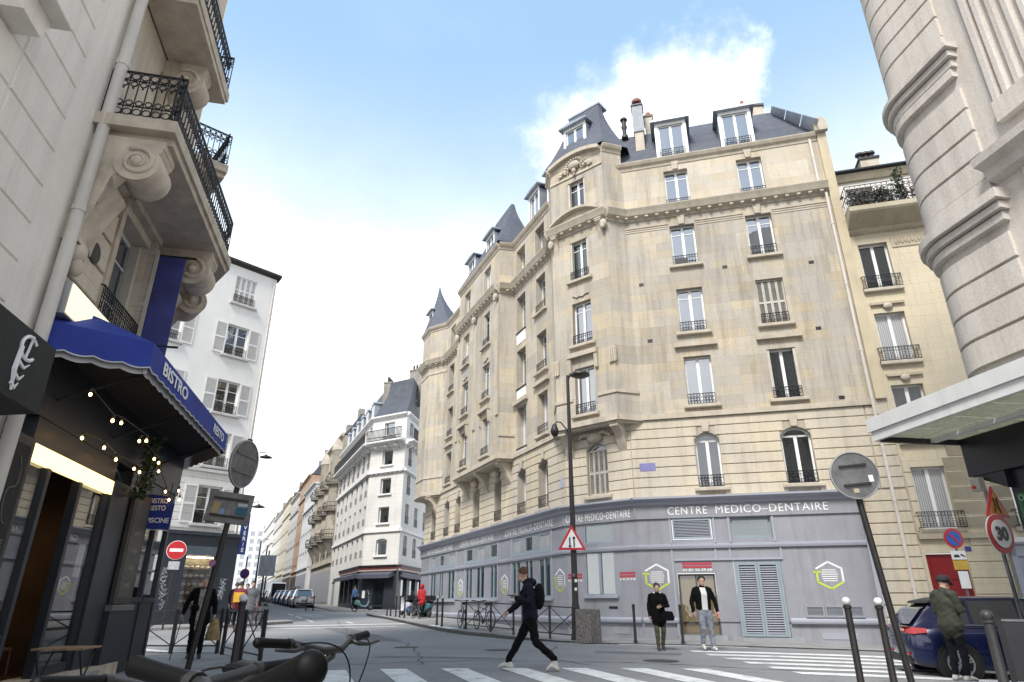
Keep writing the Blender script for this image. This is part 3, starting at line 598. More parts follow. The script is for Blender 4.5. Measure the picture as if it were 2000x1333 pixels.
# pavilion roof over the corner bay
def vv(p, z): return Vector((p[0], p[1], z))
def hip(B, base, ridge, z0, z1, n=6, bell=.5, name='roof', mt=None):        # concave hipped roof from a base ring to a ridge ring
    rows = []
    for i in range(n+1):
        t = i/n; k = 1-(1-t)**(1+bell); rows.append([Vector((b[0], b[1], 0)).lerp(Vector((r[0], r[1], 0)), k)+Vector((0, 0, z0+(z1-z0)*t)) for b, r in zip(base, ridge)])
    fs = []
    for i in range(n):
        for k in range(len(base)):
            j = (k+1) % len(base); fs.append([rows[i][k], rows[i][j], rows[i+1][j], rows[i+1][k]])
    fs.append(rows[-1]); return poly(B, fs, mt or S_SL, name)
rp = lambda x, y: FC.p(x, y)
hip(CB, [rp(-.05, -.72), rp(3.05, -.72), FR.p(.75, .1), rp(2.6, 3.2), rp(.4, 3.2), FL.p(LS-1.0, .1)], [rp(.6, .42), rp(2.3, .42), rp(2.32, .6), rp(2.1, 1.1), rp(.8, 1.1), rp(.58, .6)], 19.9, 23.25, 7, .45)
part(MB().box(.55, 2.35, .38, 1.1, 23.2, 23.3), 'ridge_cap', S_ZN, CB, FC.M)
mrx = lambda s_, y: FL.p(LS-s_, y)
hip(CB, [mrx(11.65, -.95), mrx(4.95, -.95), mrx(4.85, .3), mrx(4.85, 1.6), mrx(11.8, 1.6), mrx(11.8, .3)], [mrx(8.6, .35), mrx(6.2, .35), mrx(6.18, .4), mrx(6.2, .55), mrx(8.6, .55), mrx(8.62, .4)], 18.95, 22.35, 7, .4)
ec = FL.p(LS-18.4, -.1)
hip(CB, [(eA[0]-.1, eA[1]-.05), (eB[0], eB[1]-.12), FL.p(LS-16.1, .0), FL.p(LS-16.4, 1.2), FL.p(-.2, 1.2), FL.p(-.3, .6)], [(ec[0]+.04*math.cos(a), ec[1]+.04*math.sin(a)) for a in (3.6, 4.7, 5.7, .8, 1.8, 2.8)], 18.95, 22.6, 7, .35)
def dormer(F, x, z, y, w=1.08, h=1.75, dep=1.5, glass=None, rail=.42):
    o = part(MB().box(-w/2-.14, -w/2, -.02, dep, 0, h).box(w/2, w/2+.14, -.02, dep, 0, h), 'dormer', S_ZN, CB, F.at(x, z, y))
    part(MB().box(-w/2-.12, w/2+.12, -.05, -.021, h-.02, h+.13).box(-w/2-.135, -w/2+.001, -.045, -.021, 0, h-.02).box(w/2-.001, w/2+.135, -.045, -.021, 0, h-.02), 'dormer_face', S_WFR, o)
    part(MB().prism([(-w/2-.3, h+.13), (w/2+.3, h+.13), (w/2+.3, h+.2), (0, h+.3), (-w/2-.3, h+.2)], -.24, dep+.2), 'dormer_roof', S_ZN, o)
    put('window_frame', cached(('df', w, h), lambda: frame_mesh(w, h, 0, .02, True, (), S_WFR, .07)), o)
    for (l, r) in ((-w/2+.04, -.02), (.02, w/2-.04)): put('pane', cached(('dp', l, r, h), lambda: pane_mesh(l, r, .04, h-.03, .02, G_SKY)), o)
    if rail: put('railing', cached(('r', w, rail, 'd'), lambda: rail_mesh(w-.02, rail, S_IR, .12, .06)), o)
dormer(FR, 2.66, 19.0, .12); dormer(FR, 5.35, 19.0, .12)
dormer(FB, 1.2, 20.35, .42, 1.0, 1.55, 1.2, rail=0)
dormer(FL, LS-2.6, 19.0, .1, 1.0, 1.6, 1.4, rail=0); dormer(FM, FM.len-2.2, 19.0, .35, 1.0, 1.6, 1.4, rail=0); dormer(FM, FM.len-5.3, 19.0, .35, 1.0, 1.6, 1.4, rail=.3); dormer(FL, LS-.95, 19.0, .3, .8, 1.9, 1.4, rail=0)
dormer(FE, .6, 19.0, .3, .8, 1.5, 1.2, rail=0)
# chimneys
S_TC = mat('terracotta', (.36, .12, .06), .8, .15, 6)
S_CHM = mat('chimney_render', (.55, .49, .40), .85, .1, 2, .1, 30, dirt=.4)
def pot(par, M, r=.11, h=.4): put('chimney_pot', cached(('pot', r, h), lambda: MB().lathe([(r*1.15, 0), (r*1.15, .05), (r, .07), (r*.88, h), (r*.7, h)], n=10).mesh('pot', S_TC, 40)), par, M)
ch = part(MB().box(1.1, 1.5, .75, 1.25, 19.6, 21.2), 'chimney', S_CHM, CB, FR.M); part(MB().box(1.06, 1.54, .7, 1.3, 21.2, 22.7), 'chimney_cladding', mat('clad_zinc', (.24, .27, .32), .5, .2, 2, dirt=.3), ch, FR.M); part(MB().box(1.02, 1.58, .66, 1.34, 22.7, 22.78), 'chimney_cap', S_BROWN, ch, FR.M)
part(MB().lathe([(.09, 0), (.09, .25), (.22, .28), (.24, .4), (.16, .5), (.05, .53)], FR.w(1.3, 1, 22.78), 12), 'chimney_cowl', mat('copper_brown', (.25, .09, .07), .5, .1), ch, Matrix(), 40)
ch = part(MB().box(1.58, 1.95, 1.5, 2.2, 21, 22.6), 'chimney', S_CHM, CB, FR.M); part(MB().box(1.54, 1.99, 1.46, 2.24, 22.6, 22.7), 'chimney_cap', S_BROWN, ch, FR.M); pot(ch, FR.at(1.76, 22.7, 1.8), .13, .35)
part(MB().lathe([(.16, 0), (.16, .12), (.1, .2), (.09, .5), (.14, .65), (.1, .8), (.11, 1.0), (.17, 1.05), (.17, 1.12), (.1, 1.2)], FR.w(.62, 1.3, 21.4), 10), 'roof_vent', mat('vent_dark', (.05, .05, .045), .6, .2), CB, Matrix(), 40)
ch = part(MB().prism([(4.4, 21), (7.05, 21), (7.05, 22.95), (6.1, 23.1), (5.6, 22.4), (4.4, 21.6)], 2.6, 3.1), 'chimney', S_CHM, CB, FR.M)
part(MB().prism([(7.1, 22.95), (7.1, 23.07), (6.08, 23.22), (5.55, 22.52), (4.3, 21.72), (4.3, 21.6), (5.62, 22.4), (6.12, 23.1)], 2.54, 3.16), 'chimney_cap', S_BROWN, ch, FR.M)
for x, z in ((4.7, 21.85), (5.15, 22.2), (5.75, 22.75), (6.2, 23.2)): pot(ch, FR.at(x, z, 2.85), .1, .42)
ch = part(MB().box(LS-1.9, LS-1.1, 1.2, 2.4, 20, 22.0), 'chimney', S_CHM, CB, FL.M); pot(ch, FL.at(LS-1.6, 22.0, 1.8)); pot(ch, FL.at(LS-1.3, 22.0, 1.5))
# right-hand party wall with rounded top, drainpipe
mb = MB(); mb.prism([(8.32, 7.6), (8.66, 7.6), (8.66, 19.2)]+[(8.49+.17*math.cos(i*math.pi/8), 19.2+.22*math.sin(i*math.pi/8)) for i in range(1, 8)]+[(8.32, 19.2)], -.1, 5); part(mb, 'party_wall', mat('party_render', (.55, .47, .33), .88, .08, 1.2, .1, 30, dirt=.3), CB, FR.M)
mb = MB(); mb.prism([(8.25, 18.85)]+[(8.49+.24*math.cos(math.pi-i*math.pi/8), 19.2+.29*math.sin(i*math.pi/8)) for i in range(9)]+[(8.73, 18.85)], -.3, -.1); part(mb, 'party_wall_cap', S_TR, CB, FR.M)
pipe(CB, FR, 8.2, .4, 16.0); pipe(CB, FR, 8.02, 16.5, 18.6)
for (x, z) in ((4.1, 13.35), (1.0, 10.55), (.85, 13.0), (7.2, 13.1), (7.0, 10.4), (7.3, 7.75)): part(MB().box(x-.09, x+.09, -.015, .02, z-.06, z+.06), 'air_vent', S_BLK, CB, FR.M)
# flower box and pot at a fourth floor window
part(MB().box(2.25, 2.75, -.12, .06, 13.68, 13.9), 'flower_box', S_BLK, CB, FR.M)
# ------------------------------------------------------------------ grey shopfront of the medical centre
GB = -.35
def shop_common(F, x0, x1):
    part(MB().box(x0, x1, -.16, .0, 3.86, 4.3), 'sign_board', S_GR, CB, F.M)
    molding(CB, F, x0-.0, x1+.0, [(.0, 4.3), (-.2, 4.3), (-.24, 4.36), (-.24, 4.4), (-.4, 4.47), (-.44, 4.5), (-.44, 4.56), (0, 4.62)], S_GRL, 'shop_cornice')
    part(MB().prism([(0, 2.86), (-.17, 2.86), (-.19, 2.93), (-.19, 2.99), (0, 3.03)], x0, x1, 'x'), 'shop_ledge', S_GRL, CB, F.M)
ops = [(1.82, .22, 1.22, 1.86, 0), (3.77, .17, 1.46, 2.3, 0), (1.83, 3.15, 1.3, .68, 0), (3.74, 3.16, 1.28, .66, 0)]
wall(CB, FR, -.05, 7.2, .6, 3.9, ops, S_GR, 'shop_panel', .22, -.1)
part(MB().prism([(-.1, .55), (-.16, .55), (-.18, .6), (-.18, .66), (-.1, .72)], 0, 1.13, 'x'), 'skirting', S_GRL, CB, FR.M); part(MB().prism([(-.1, .55), (-.16, .55), (-.18, .6), (-.18, .66), (-.1, .72)], 4.55, 7.2, 'x'), 'skirting', S_GRL, CB, FR.M)
wall(CB, FR, -.03, 7.2, GB-.4, .6, [(1.82, -.2, 1.22, .8, 0), (3.77, -.2, 1.46, .8, 0)], S_GR, 'shop_base', .2, -.06)
part(MB().box(7.13, 7.26, -.19, .0, GB, 4.3), 'shop_pilaster', S_GRL, CB, FR.M)
part(MB().box(1.1, 2.6, -.3, .1, GB, .2), 'door_step', S_SLW, CB, FR.M); part(MB().box(2.75, 4.85, -.26, .1, GB, .15), 'door_step', S_SLW, CB, FR.M)
shop_common(FR, -.06, 7.26)
for x in (1.1, 2.52, 2.98, 4.56): part(MB().box(x-.03, x+.03, -.135, -.09, 2.47 if x > 2 else .2, 2.86), 'panel_strip', S_GRL, CB, FR.M)
for x in (1.12, 2.56, 3.04, 4.44): part(MB().box(x-.03, x+.03, -.135, -.09, 3.03, 3.86), 'panel_strip', S_GRL, CB, FR.M)
part(MB().box(1.16, 4.56, -.15, -.09, 2.47, 2.53), 'panel_rail', S_GRL, CB, FR.M)
# glass entrance door
dr = part(MB().box(1.22, 1.29, .02, .09, .22, 2.06).box(2.36, 2.42, .02, .09, .22, 2.06).box(1.29, 2.36, .02, .09, 2.0, 2.06).box(1.78, 1.83, .025, .085, .24, 2.0), 'glass_door', mat('door_bronze', (.10, .085, .06), .4, .1), CB, FR.M)
for (l, r) in ((1.29, 1.78), (1.83, 2.36)): part(MB().box(l, r, .05, .062, .24, 2.0), 'pane', glass_mat('glass_amber%d' % (l > 1.5), (.17, .125, .06), .12), dr, FR.M)
part(MB().tube([(1.9, -.02, .95), (1.9, -.02, 1.35)], .015, 6), 'handle', S_ALU, dr, FR.M)
# louvred double service door
dl = part(MB().box(3.05, 3.12, -.1, .0, .17, 2.46).box(4.42, 4.49, -.1, 0, .17, 2.46).box(3.12, 4.42, -.1, 0, 2.4, 2.46), 'service_door', S_BLG, CB, FR.M)
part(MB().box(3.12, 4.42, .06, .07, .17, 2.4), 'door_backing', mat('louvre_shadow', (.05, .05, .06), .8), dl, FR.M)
for (l, r) in ((3.125, 3.765), (3.775, 4.415)):
    lf = part(MB().box(l, l+.07, -.09, -.03, .18, 2.39).box(r-.07, r, -.09, -.03, .18, 2.39).box(l+.07, r-.07, -.09, -.03, .18, .25).box(l+.07, r-.07, -.09, -.03, 2.31, 2.39), 'door_leaf', S_BLG, dl, FR.M)
for (l, r) in ((3.195, 3.695), (3.845, 4.345)):
    me = MB().prism([(-.085, .0), (-.078, .0), (-.02, .052), (-.027, .052)], l, r, 'x').mesh('slat', S_GRL)
    for i in range(29): put('slat', me, dl, FR.M @ T(0, 0, .27+i*.07))
def louvre(F, x0, x1, z0, z1, n, frame=None, y=-.1, nm='vent_grille'):
    o = part(MB().box(x0, x0+.05, y-.03, y+.05, z0, z1).box(x1-.05, x1, y-.03, y+.05, z0, z1).box(x0+.05, x1-.05, y-.03, y+.05, z1-.05, z1).box(x0+.05, x1-.05, y-.03, y+.05, z0, z0+.05).box(x0+.05, x1-.05, y+.06, y+.07, z0+.05, z1-.05), nm, frame or S_BLG, CB, F.M)
    hh = (z1-z0-.1)/n; me = MB().prism([(y-.02, .0), (y-.012, .0), (y+.03, hh*.7), (y+.022, hh*.7)], x0+.05, x1-.05, 'x').mesh('slat', S_GRL)
    for i in range(n): put('slat', me, o, F.M @ T(0, 0, z0+.05+i*hh))
louvre(FR, 1.2, 2.46, 3.17, 3.82, 11)
window(CB, FR, 3.74, 3.17, 1.26, .64, 0, .0, G_SHOP, False, 0, (), False, S_BLG)
for k in range(3): louvre(FR, 5.02+k*.56, 5.02+k*.56+.55, .74, 1.08, 7, S_GR, -.12)
part(MB().box(5.4, 6.4, -.075, -.05, .12, .3), 'air_grille', S_GRL, CB, FR.M)
# chamfer panel and windows
opsc = [(1.46, 1.4, 1.26, 1.46, 0), (1.46, 3.15, 1.24, .68, 0)]
wall(CB, FC, -.05, FC.len+.05, .6, 3.9, opsc, S_GR, 'shop_panel', .22, -.1); wall(CB, FC, -.03, FC.len+.03, GB, .6, [], S_GR, 'shop_base', .2, -.06)
part(MB().prism([(-.1, .55), (-.16, .55), (-.18, .6), (-.18, .66), (-.1, .72)], 0, FC.len, 'x'), 'skirting', S_GRL, CB, FC.M); shop_common(FC, -.06, FC.len+.06)
def swin(F, x, z, w, h, glass, tall=True):
    o = window(CB, F, x, z, w, h, 0, -.1, glass, False, 0, (), tall, S_BLG, st=.05)
    if tall: part(MB().bbox(-w/2-.08, w/2+.08, -.2, -.08, -.09, 0), 'sill', S_GRL, o, W[o.name])
    return o
swin(FC, 1.46, 1.4, 1.26, 1.46, glass_mat('glass_shop_b', (.10, .105, .08), .26)); swin(FC, 1.46, 3.15, 1.24, .68, G_SHOP, False)
part(MB().box(1.75, 2.1, -.115, -.09, .98, 1.06), 'air_grille', S_BLK, CB, FC.M); part(MB().box(1.9, 2.5, -.075, -.05, .2, .42), 'air_grille', S_SLW, CB, FC.M)
# left face
WL = [(4.55, .85), (3.25, .75), (1.78, 1.0), (7.2, .85), (8.95, 1.05), (10.6, .95), (13.5, 1.15), (15.3, .75), (16.9, 1.0)]
opsl = [(LS-s, 1.38, w, 1.46, 0) for s, w in WL]+[(LS-s, 3.15, w, .62, 0) for s, w in WL]
wall(CB, FL, 0, LS+.05, .6, 3.9, opsl, S_GR, 'shop_panel', .22, -.1); wall(CB, FL, 0, LS+.02, GB, .6, [], S_GR, 'shop_base', .2, -.04)
part(MB().prism([(-.1, .5), (-.16, .5), (-.18, .6), (-.18, .66), (-.1, .72)], 0, LS, 'x'), 'skirting', S_GRL, CB, FL.M); shop_common(FL, -.2, LS+.05)
for g in ((1.1, 5.1), (6.65, 11.2), (12.7, 17.6)):
    part(MB().bbox(LS-g[1], LS-g[0], -.22, -.1, 1.25, 1.36), 'sill', S_GRL, CB, FL.M)
    for q in g: part(MB().box(LS-q-.05, LS-q+.05, -.13, -.09, 1.3, 3.86), 'panel_strip', S_GRL, CB, FL.M)
    part(MB().box(LS-g[1], LS-g[0], -.112, -.085, 3.03, 3.14).box(LS-g[1], LS-g[0], -.112, -.085, 3.79, 3.85), 'window_surround', S_BLG, CB, FL.M)
GO = glass_mat('glass_orange_reflection', (.055, .05, .045), .18)
for k, (s, w) in enumerate(WL):
    o = window(CB, FL, LS-s, 1.38, w, 1.46, 0, -.1, (G_SHOP, G_DRK, G_SHOP)[k % 3], False, 0, (), True, S_BLG, st=.045)
    window(CB, FL, LS-s, 3.15, w, .62, 0, -.1, (G_CUR, G_SHOP)[k % 2], False, 0, (), False, S_BLG, st=.05)
def text_fit(B, F, s, x0, x1, zc, size, m, y, bold=.0, nm='lettering', hgt=None, sp=1.0):
    me = text_mesh(s, size, m, bold, sp=sp); xs = [v.co.x for v in me.vertices]; ys = [v.co.y for v in me.vertices]; w = max(xs)-min(xs); cx = (max(xs)+min(xs))/2; cy = (max(ys)+min(ys))/2
    k = (x1-x0)/w; ky = (hgt/(max(ys)-min(ys))) if hgt else 1
    return put(nm, me, B, F.at((x0+x1)/2, zc, y) @ Matrix.Rotation(R_(90), 4, 'X') @ Matrix.Diagonal((k, ky, 1, 1)) @ T(-cx, -cy, 0))
LETT = 'CENTRE  MEDICO\u2013DENTAIRE'
text_fit(CB, FR, 'CENTRE', 1.08, 2.4, 4.1, .4, S_WHT, -.17, .0, hgt=.26, sp=1.12); text_fit(CB, FR, 'MEDICO\u2013DENTAIRE', 2.68, 6.2, 4.1, .4, S_WHT, -.17, .0, hgt=.26, sp=1.12)
text_fit(CB, FC, 'CENTRE MEDICO\u2013DENTAIRE', .08, 2.86, 4.08, .4, S_WHT, -.17, .0, hgt=.26, sp=1.12)
for a, b in ((.85, 5.7), (7.1, 11.9), (13.3, 18.2)): text_fit(CB, FL, 'CENTRE MEDICO\u2013DENTAIRE', LS-b, LS-a, 4.08, .4, S_WHT, -.17, .0, hgt=.26, sp=1.12)
S_LIME = mat('lime_print', (.52, .62, .06), .6, .05); S_PRW = mat('print_white', (.80, .80, .80), .6, .05); S_PRR = mat('print_red', (.45, .05, .08), .6, .08)
def hexlogo(F, x, z):
    V = [(0, .4), (.37, .2), (.37, -.2), (0, -.4), (-.37, -.2), (-.37, .2)]
    def strip(mb, a, b, t=.028):
        a = Vector(a); b = Vector(b); d = (b-a).normalized(); n = Vector((-d.y, d.x))*t; a = a-d*t*.5; b = b+d*t*.5
        q = [a+n, b+n, b-n, a-n]; mb.prism([(x+p.x, z+p.y) for p in q], -.106, -.1)
    mb = MB(); strip(mb, V[5], V[0]); strip(mb, V[0], V[1]); strip(mb, V[1], V[2]); o = part(mb, 'hexagon_logo', S_PRW, CB, F.M)
    mb = MB(); strip(mb, (-.37, .1), V[4]); strip(mb, V[4], V[3]); strip(mb, V[3], V[2]); strip(mb, (-.46, .1), (-.26, .1)); part(mb, 'logo_lower_half', S_LIME, o, F.M)
    mb = MB()
    for i in range(6):
        w = (.2, .22, .24, .23, .22, .2)[i]; mb.box(x-w, x+w, -.104, -.1, z+.16-i*.065-.012, z+.16-i*.065+.012)
    part(mb, 'printed_lines', S_PRW, o, F.M)
hexlogo(FR, .55, 1.97); hexlogo(FR, 5.9, 1.97)
for s in (.5, 5.9, 11.9): hexlogo(FL, LS-s, 1.95)
def redsign(F, x, z, w, y=-.1):
    o = part(MB().box(x-w/2, x+w/2, y-.006, y, z+.1, z+.17).box(x-w/2, x+w/2, y-.006, y, z, z+.07), 'red_print', S_PRR, CB, F.M); text_fit(o, F, '01 81 22 39 60', x-w/2, x+w/2, z-.06, .1, S_PRW, y-.005, .003)
redsign(FR, 1.88, 2.24, .95, -.105); redsign(FC, .36, 1.98, .62); redsign(FC, 2.56, 1.98, .62)
part(MB().box(.24, .8, -.05, -.03, 5.54, 5.82), 'street_plate', mat('plate_blur', (.20, .20, .42), .5), CB, FR.M)
part(MB().lathe([(.19, 0), (.19, .02)], n=18, M=Matrix.Rotation(R_(90), 3, 'X')), 'round_plaque', mat('plaque_blur', (.42, .42, .52), .5), CB, FL.at(LS-.25, 5.52, -.03))
# ------------------------------------------------------------------ building with the red door
FRB = Fa(FR.p(8.66, .02), FR.p(17.5, .02))
RB = thing('sandstone_building', 'sand coloured apartment building with red street door and planted top floor balcony', 'building', (*FRB.p(0), 0))
opsb = []
for (z, h) in ((3.3, 1.95), (6.1, 1.95), (8.9, 1.85), (11.7, 1.88)):
    for x in (.72, 3.35, 5.9): opsb.append((x, z, .98, h, 0))
doorop = (.64, -.4, 1.1, 2.98, 0)
wb = wall(RB, FRB, 0, 8.5, -.6, 14.6, opsb+[doorop], S_RB, reveal=.24)
courses(wb, FRB, .02, 2.3, .0, 6.0, 13, opsb+[doorop], S_RB, .03, .03); courses(wb, FRB, 2.33, 8.4, 3.2, 6.0, 6, opsb, S_RB, .03, .03)
for k, (x, z, w, h, a) in enumerate(opsb):
    window(RB, FRB, x, z, w, h, 0, .18, (G_CUR, G_SKY, G_CUR, G_DRK)[k//3], True, .5, (), True, S_WFR, out=.22 if k < 3 else .08, dense=.09)
    if 3 <= k < 9: band(RB, FRB, x-.55, x+.55, z+h+.3, z+h+.42, .1, S_RB, 'ledge'); mb = MB(); mb.ball((x, -.06, z+h+.24), (.16, .08, .13), 10, 6); part(mb, 'carved_keystone', S_TR, RB, FRB.M, True)
band(RB, FRB, 0, 2.4, 3.0, 3.2, .14, S_RB, 'band')
rd = part(MB().box(.1, 1.18, .1, .16, -.5, 2.56), 'red_door', mat('door_red', (.22, .008, .012), .4, .1, 2), RB, FRB.M)
for x in (.2, .68):
    for z in (.2, 1.0, 1.8): part(MB().bbox(x, x+.4, .085, .11, z, z+.62, .02), 'door_panel', MATS['door_red'], rd, FRB.M)
part(MB().prism([(-.0, 13.95), (-.1, 14.1), (-.1, 14.2), (-.75, 14.55), (-.8, 14.62), (-.8, 14.8), (0, 14.8)], 0, 8.5, 'x'), 'balcony_slab', S_RB, RB, FRB.M)
modillions(RB, FRB, .05, 4, 13.98, S_RB, .13, .06, .07, .07)
band(RB, FRB, .95+.4, 2.7, 13.3, 13.75, .03, S_RB, 'carved_panel')
mb = MB()
for i in range(11): mb.ball((1.5+i*.11, -.04, 13.52+.04*(i % 2)), (.05, .03, .12), 6, 4)
part(mb, 'carved_frieze', S_RB, RB, FRB.M)
Mtop = FRB.at(0, 0, .55); opst = [(.9, 14.9, .95, 1.5, 0), (3.3, 14.9, .95, 1.5, 0), (5.7, 14.9, .95, 1.5, 0)]
wall(RB, FRB, 0, 8.5, 14.8, 17.0, opst, mat('white_attic', (.72, .70, .66), .85, .05, 1, dirt=.25), 'attic_wall', .25, .55)
for x, z, w, h, a in opst: window(RB, FRB, x, z, w, h, 0, .7, G_SKY, False, 0)
molding(RB, FRB, -.05, 8.5, [(.6, 16.9), (.25, 17.0), (.2, 17.05), (.2, 17.12), (.6, 17.25)], S_IR, 'gutter'); molding(RB, FRB, -.05, 8.5, [(.6, 16.7), (.45, 16.72), (.3, 16.98), (.6, 17.0)], S_RB, 'eaves_cornice')
poly(RB, [[FRB.w(0, .5, 17.2), FRB.w(8.5, .5, 17.2), FRB.w(8.5, 7, 18.2), FRB.w(0, 7, 18.2)]], S_ZN, 'roof')
mb = MB(); n = 36
for z in (14.85, 15.72): mb.tube([(.02, -.72, z), (6.5, -.72, z)], .016, 4)
for i in range(n+1):
    x = .02+6.48*i/n; mb.tube([(x, -.72, 14.85), (x, -.72, 15.72)], .014, 4, False)
    if i < n: mb.ring((x+.09, -.72, 15.05), .075, .014, 8, 4); mb.ring((x+.09, -.72, 15.55), .06, .014, 8, 4); mb.ring((x+.09, -.72, 15.3), .07, .012, 8, 4)
for z in (14.85, 15.3, 15.72): mb.tube([(.02, -.72, z), (.02, .5, z)], .016, 4)
for i in range(1, 5): mb.tube([(.02, -.72+i*.25, 14.85), (.02, -.72+i*.25, 15.72)], .009, 4, False)
part(mb, 'balcony_railing', S_IR, RB, FRB.M)
ch = part(MB().box(1.5, 2.2, 1.5, 2.1, 17.2, 18.35), 'chimney', S_CHM, RB, FRB.M); part(MB().box(1.45, 2.25, 1.45, 2.15, 18.35, 18.45), 'chimney_cap', S_BROWN, ch, FRB.M)
for x in (1.62, 1.85, 2.06): part(MB().lathe([(.1, 0), (.08, .3), (.17, .32), (.15, .42), (.05, .46)], FRB.w(x, 1.8, 18.45), 9), 'chimney_pot', MATS['vent_dark'], ch, Matrix(), 40)
mb = MB(); mb.box(2.35, 2.5, -.12, 0, -.4, 2.75).box(2.35, 8.4, -.12, 0, 2.45, 2.75); part(mb, 'shop_frame', S_GRL, RB, FRB.M); part(MB().prism([(0, 2.75), (-.3, 2.85), (-.32, 2.95), (0, 3.0)], 2.25, 8.4, 'x'), 'shop_cornice', S_WFR, RB, FRB.M)
part(MB().box(2.5, 8.4, -.06, -.01, -.4, 2.45), 'shop_panel', mat('shop_greyblue', (.30, .34, .40), .5, .05), RB, FRB.M)
part(MB().box(1.2, 1.36, -.05, -.03, 2.62, 2.76), 'number_plate', mat('plate_navy', (.03, .05, .25), .4), RB, FRB.M)
# plants on the top balcony
S_LEAF = mat('leaf_green', (.05, .085, .03), .6, .35, 9); S_LEAF2 = mat('leaf_dry', (.12, .10, .04), .7, .3, 9)
def leafy(c, r, n, m, name, size=.05, seed=0):
    rnd = random.Random(seed); mb = MB()
    for i in range(n):
        p = Vector((rnd.gauss(0, .45)*r[0], rnd.gauss(0, .45)*r[1], rnd.uniform(-1, 1)*r[2]))+Vector(c); q = Quaternion((rnd.gauss(0, 1), rnd.gauss(0, 1), rnd.gauss(0, 1), rnd.gauss(0, 1))).normalized(); s = size*rnd.uniform(.6, 1.4)
        mb.add([p+q @ Vector(v) for v in ((0, -s, 0), (s*.45, 0, .1*s), (0, s, 0), (-s*.45, 0, .1*s))], [(0, 1, 2, 3)])
    return mb
def plant(lab, p, r, n, m, seed, size=.05, potc=S_TC, pr=.14, ph=.22):
    t = thing('potted_plant', lab, 'plant', p, 'potted plants on the top balcony' if p[2] > 10 else None)
    part(MB().lathe([(pr*.75, 0), (pr, ph), (pr*.9, ph)], p, 10), 'pot', potc, t, Matrix()); part(leafy((p[0], p[1], p[2]+ph+r[2]*.8), r, n, m, '', size, seed), 'foliage', m, t, Matrix())
q = FRB.w
plant('tall climbing plant on a thin trellis on the planted top balcony', tuple(q(2.0, -.3, 14.8)), (.22, .2, .8), 420, S_LEAF, 3, .07)
plant('low grey-green bush at the left end of the planted top balcony', tuple(q(.6, -.4, 14.8)), (.6, .22, .3), 700, S_LEAF2, 4, .06)
plant('dark green bush in the middle of the planted top balcony', tuple(q(1.35, -.4, 14.8)), (.5, .22, .33), 700, S_LEAF, 5, .06)
plant('dark red-leaved bush at the right part of the planted top balcony', tuple(q(2.6, -.4, 14.8)), (.5, .22, .33), 600, mat('leaf_red', (.12, .03, .03), .6, .3, 9), 6, .05)
# ------------------------------------------------------------------ right foreground building with rounded quoined corner
FRF = Fa((6.8, 9.5), (6.8+.1564*14, 9.5-.9877*14))
RF = thing('quoined_corner_building', 'mauve grey stone corner building with rounded quoined corner and fluted panel', 'building', (6.8, 9.5, 0))
RC = .75                                        # corner radius
def rf_pt(u, out=0):                            # outline: u<0 runs along the side street, arc, then along the street face
    L_ = RC*math.pi/2
    if u < 0: return FRF.p(-out, RC-u)
    if u < L_: a = u/RC; return FRF.p(RC-(RC+out)*math.cos(a), RC-(RC+out)*math.sin(a))
    return FRF.p(RC+u-L_, -out)
def rf_band(us, z0, z1, out, m, name, parent, b=.0):
    pr = [(0.05, z0), (-out, z0+b), (-out, z1-b), (.05, z1)]; mb = MB(); vs = []
    for u in us:
        for (y, z) in pr: p = rf_pt(u, -y if y < 0 else -.05); vs.append((p[0], p[1], z))
    n = 4; fs = [(i*n+k, i*n+(k+1) % n, (i+1)*n+(k+1) % n, (i+1)*n+k) for i in range(len(us)-1) for k in range(n)]+[(0, 1, 2, 3), (len(vs)-1, len(vs)-2, len(vs)-3, len(vs)-4)]
    mb.add(vs, fs); me = mb.mesh(name, m, 40, True); return put(name, me, parent, Matrix())
LA = RC*math.pi/2; US = [-6, -.02]+[LA*i/10 for i in range(11)]+[LA+.9]
mb = MB(); rows = [[(*rf_pt(u), z) for u in [-9, -.02]+[LA*i/10 for i in range(11)]+[LA+13]] for z in (3.0, 22)]; mb.sheet(rows)
wrf = put('wall', mb.mesh('wall', S_RF, 40, True), RF, Matrix())
qs = [LA*i/8*1.0 for i in range(9)]
k = 0; z = 4.3; QH = .43
while z < 21:
    if not (6.1 < z+QH*.8 < 6.9 or 8.75 < z+QH*.8 < 9.7):
        rf_band([-.55]+qs+[LA+.95], z+.014, z+QH-.014, .055, S_RF, 'quoin', wrf, .012)
    else:
        z = 6.92 if z < 7 else 9.7; continue
    z += QH
for (za, zb) in ((6.15, 6.62), (9.0, 9.4)):
    rf_band([-1.6]+qs+[LA+1.0], za, za+.16, .1, S_RF, 'cornice', RF, .02); rf_band([-1.6]+qs+[LA+1.05], za+.16, za+.3, .16, S_RF, 'cornice', RF, .02); rf_band([-1.6]+qs+[LA+1.1], za+.3, zb+.02, .23, S_RF, 'cornice', RF, .02)
    rf_band([-.55]+qs+[LA+.95], zb+.04, zb+.3, .08, S_RF, 'quoin', wrf)
rf_band([-.55]+qs+[LA+.95], 8.85, 9.0, .1, S_RF, 'quoin', wrf)
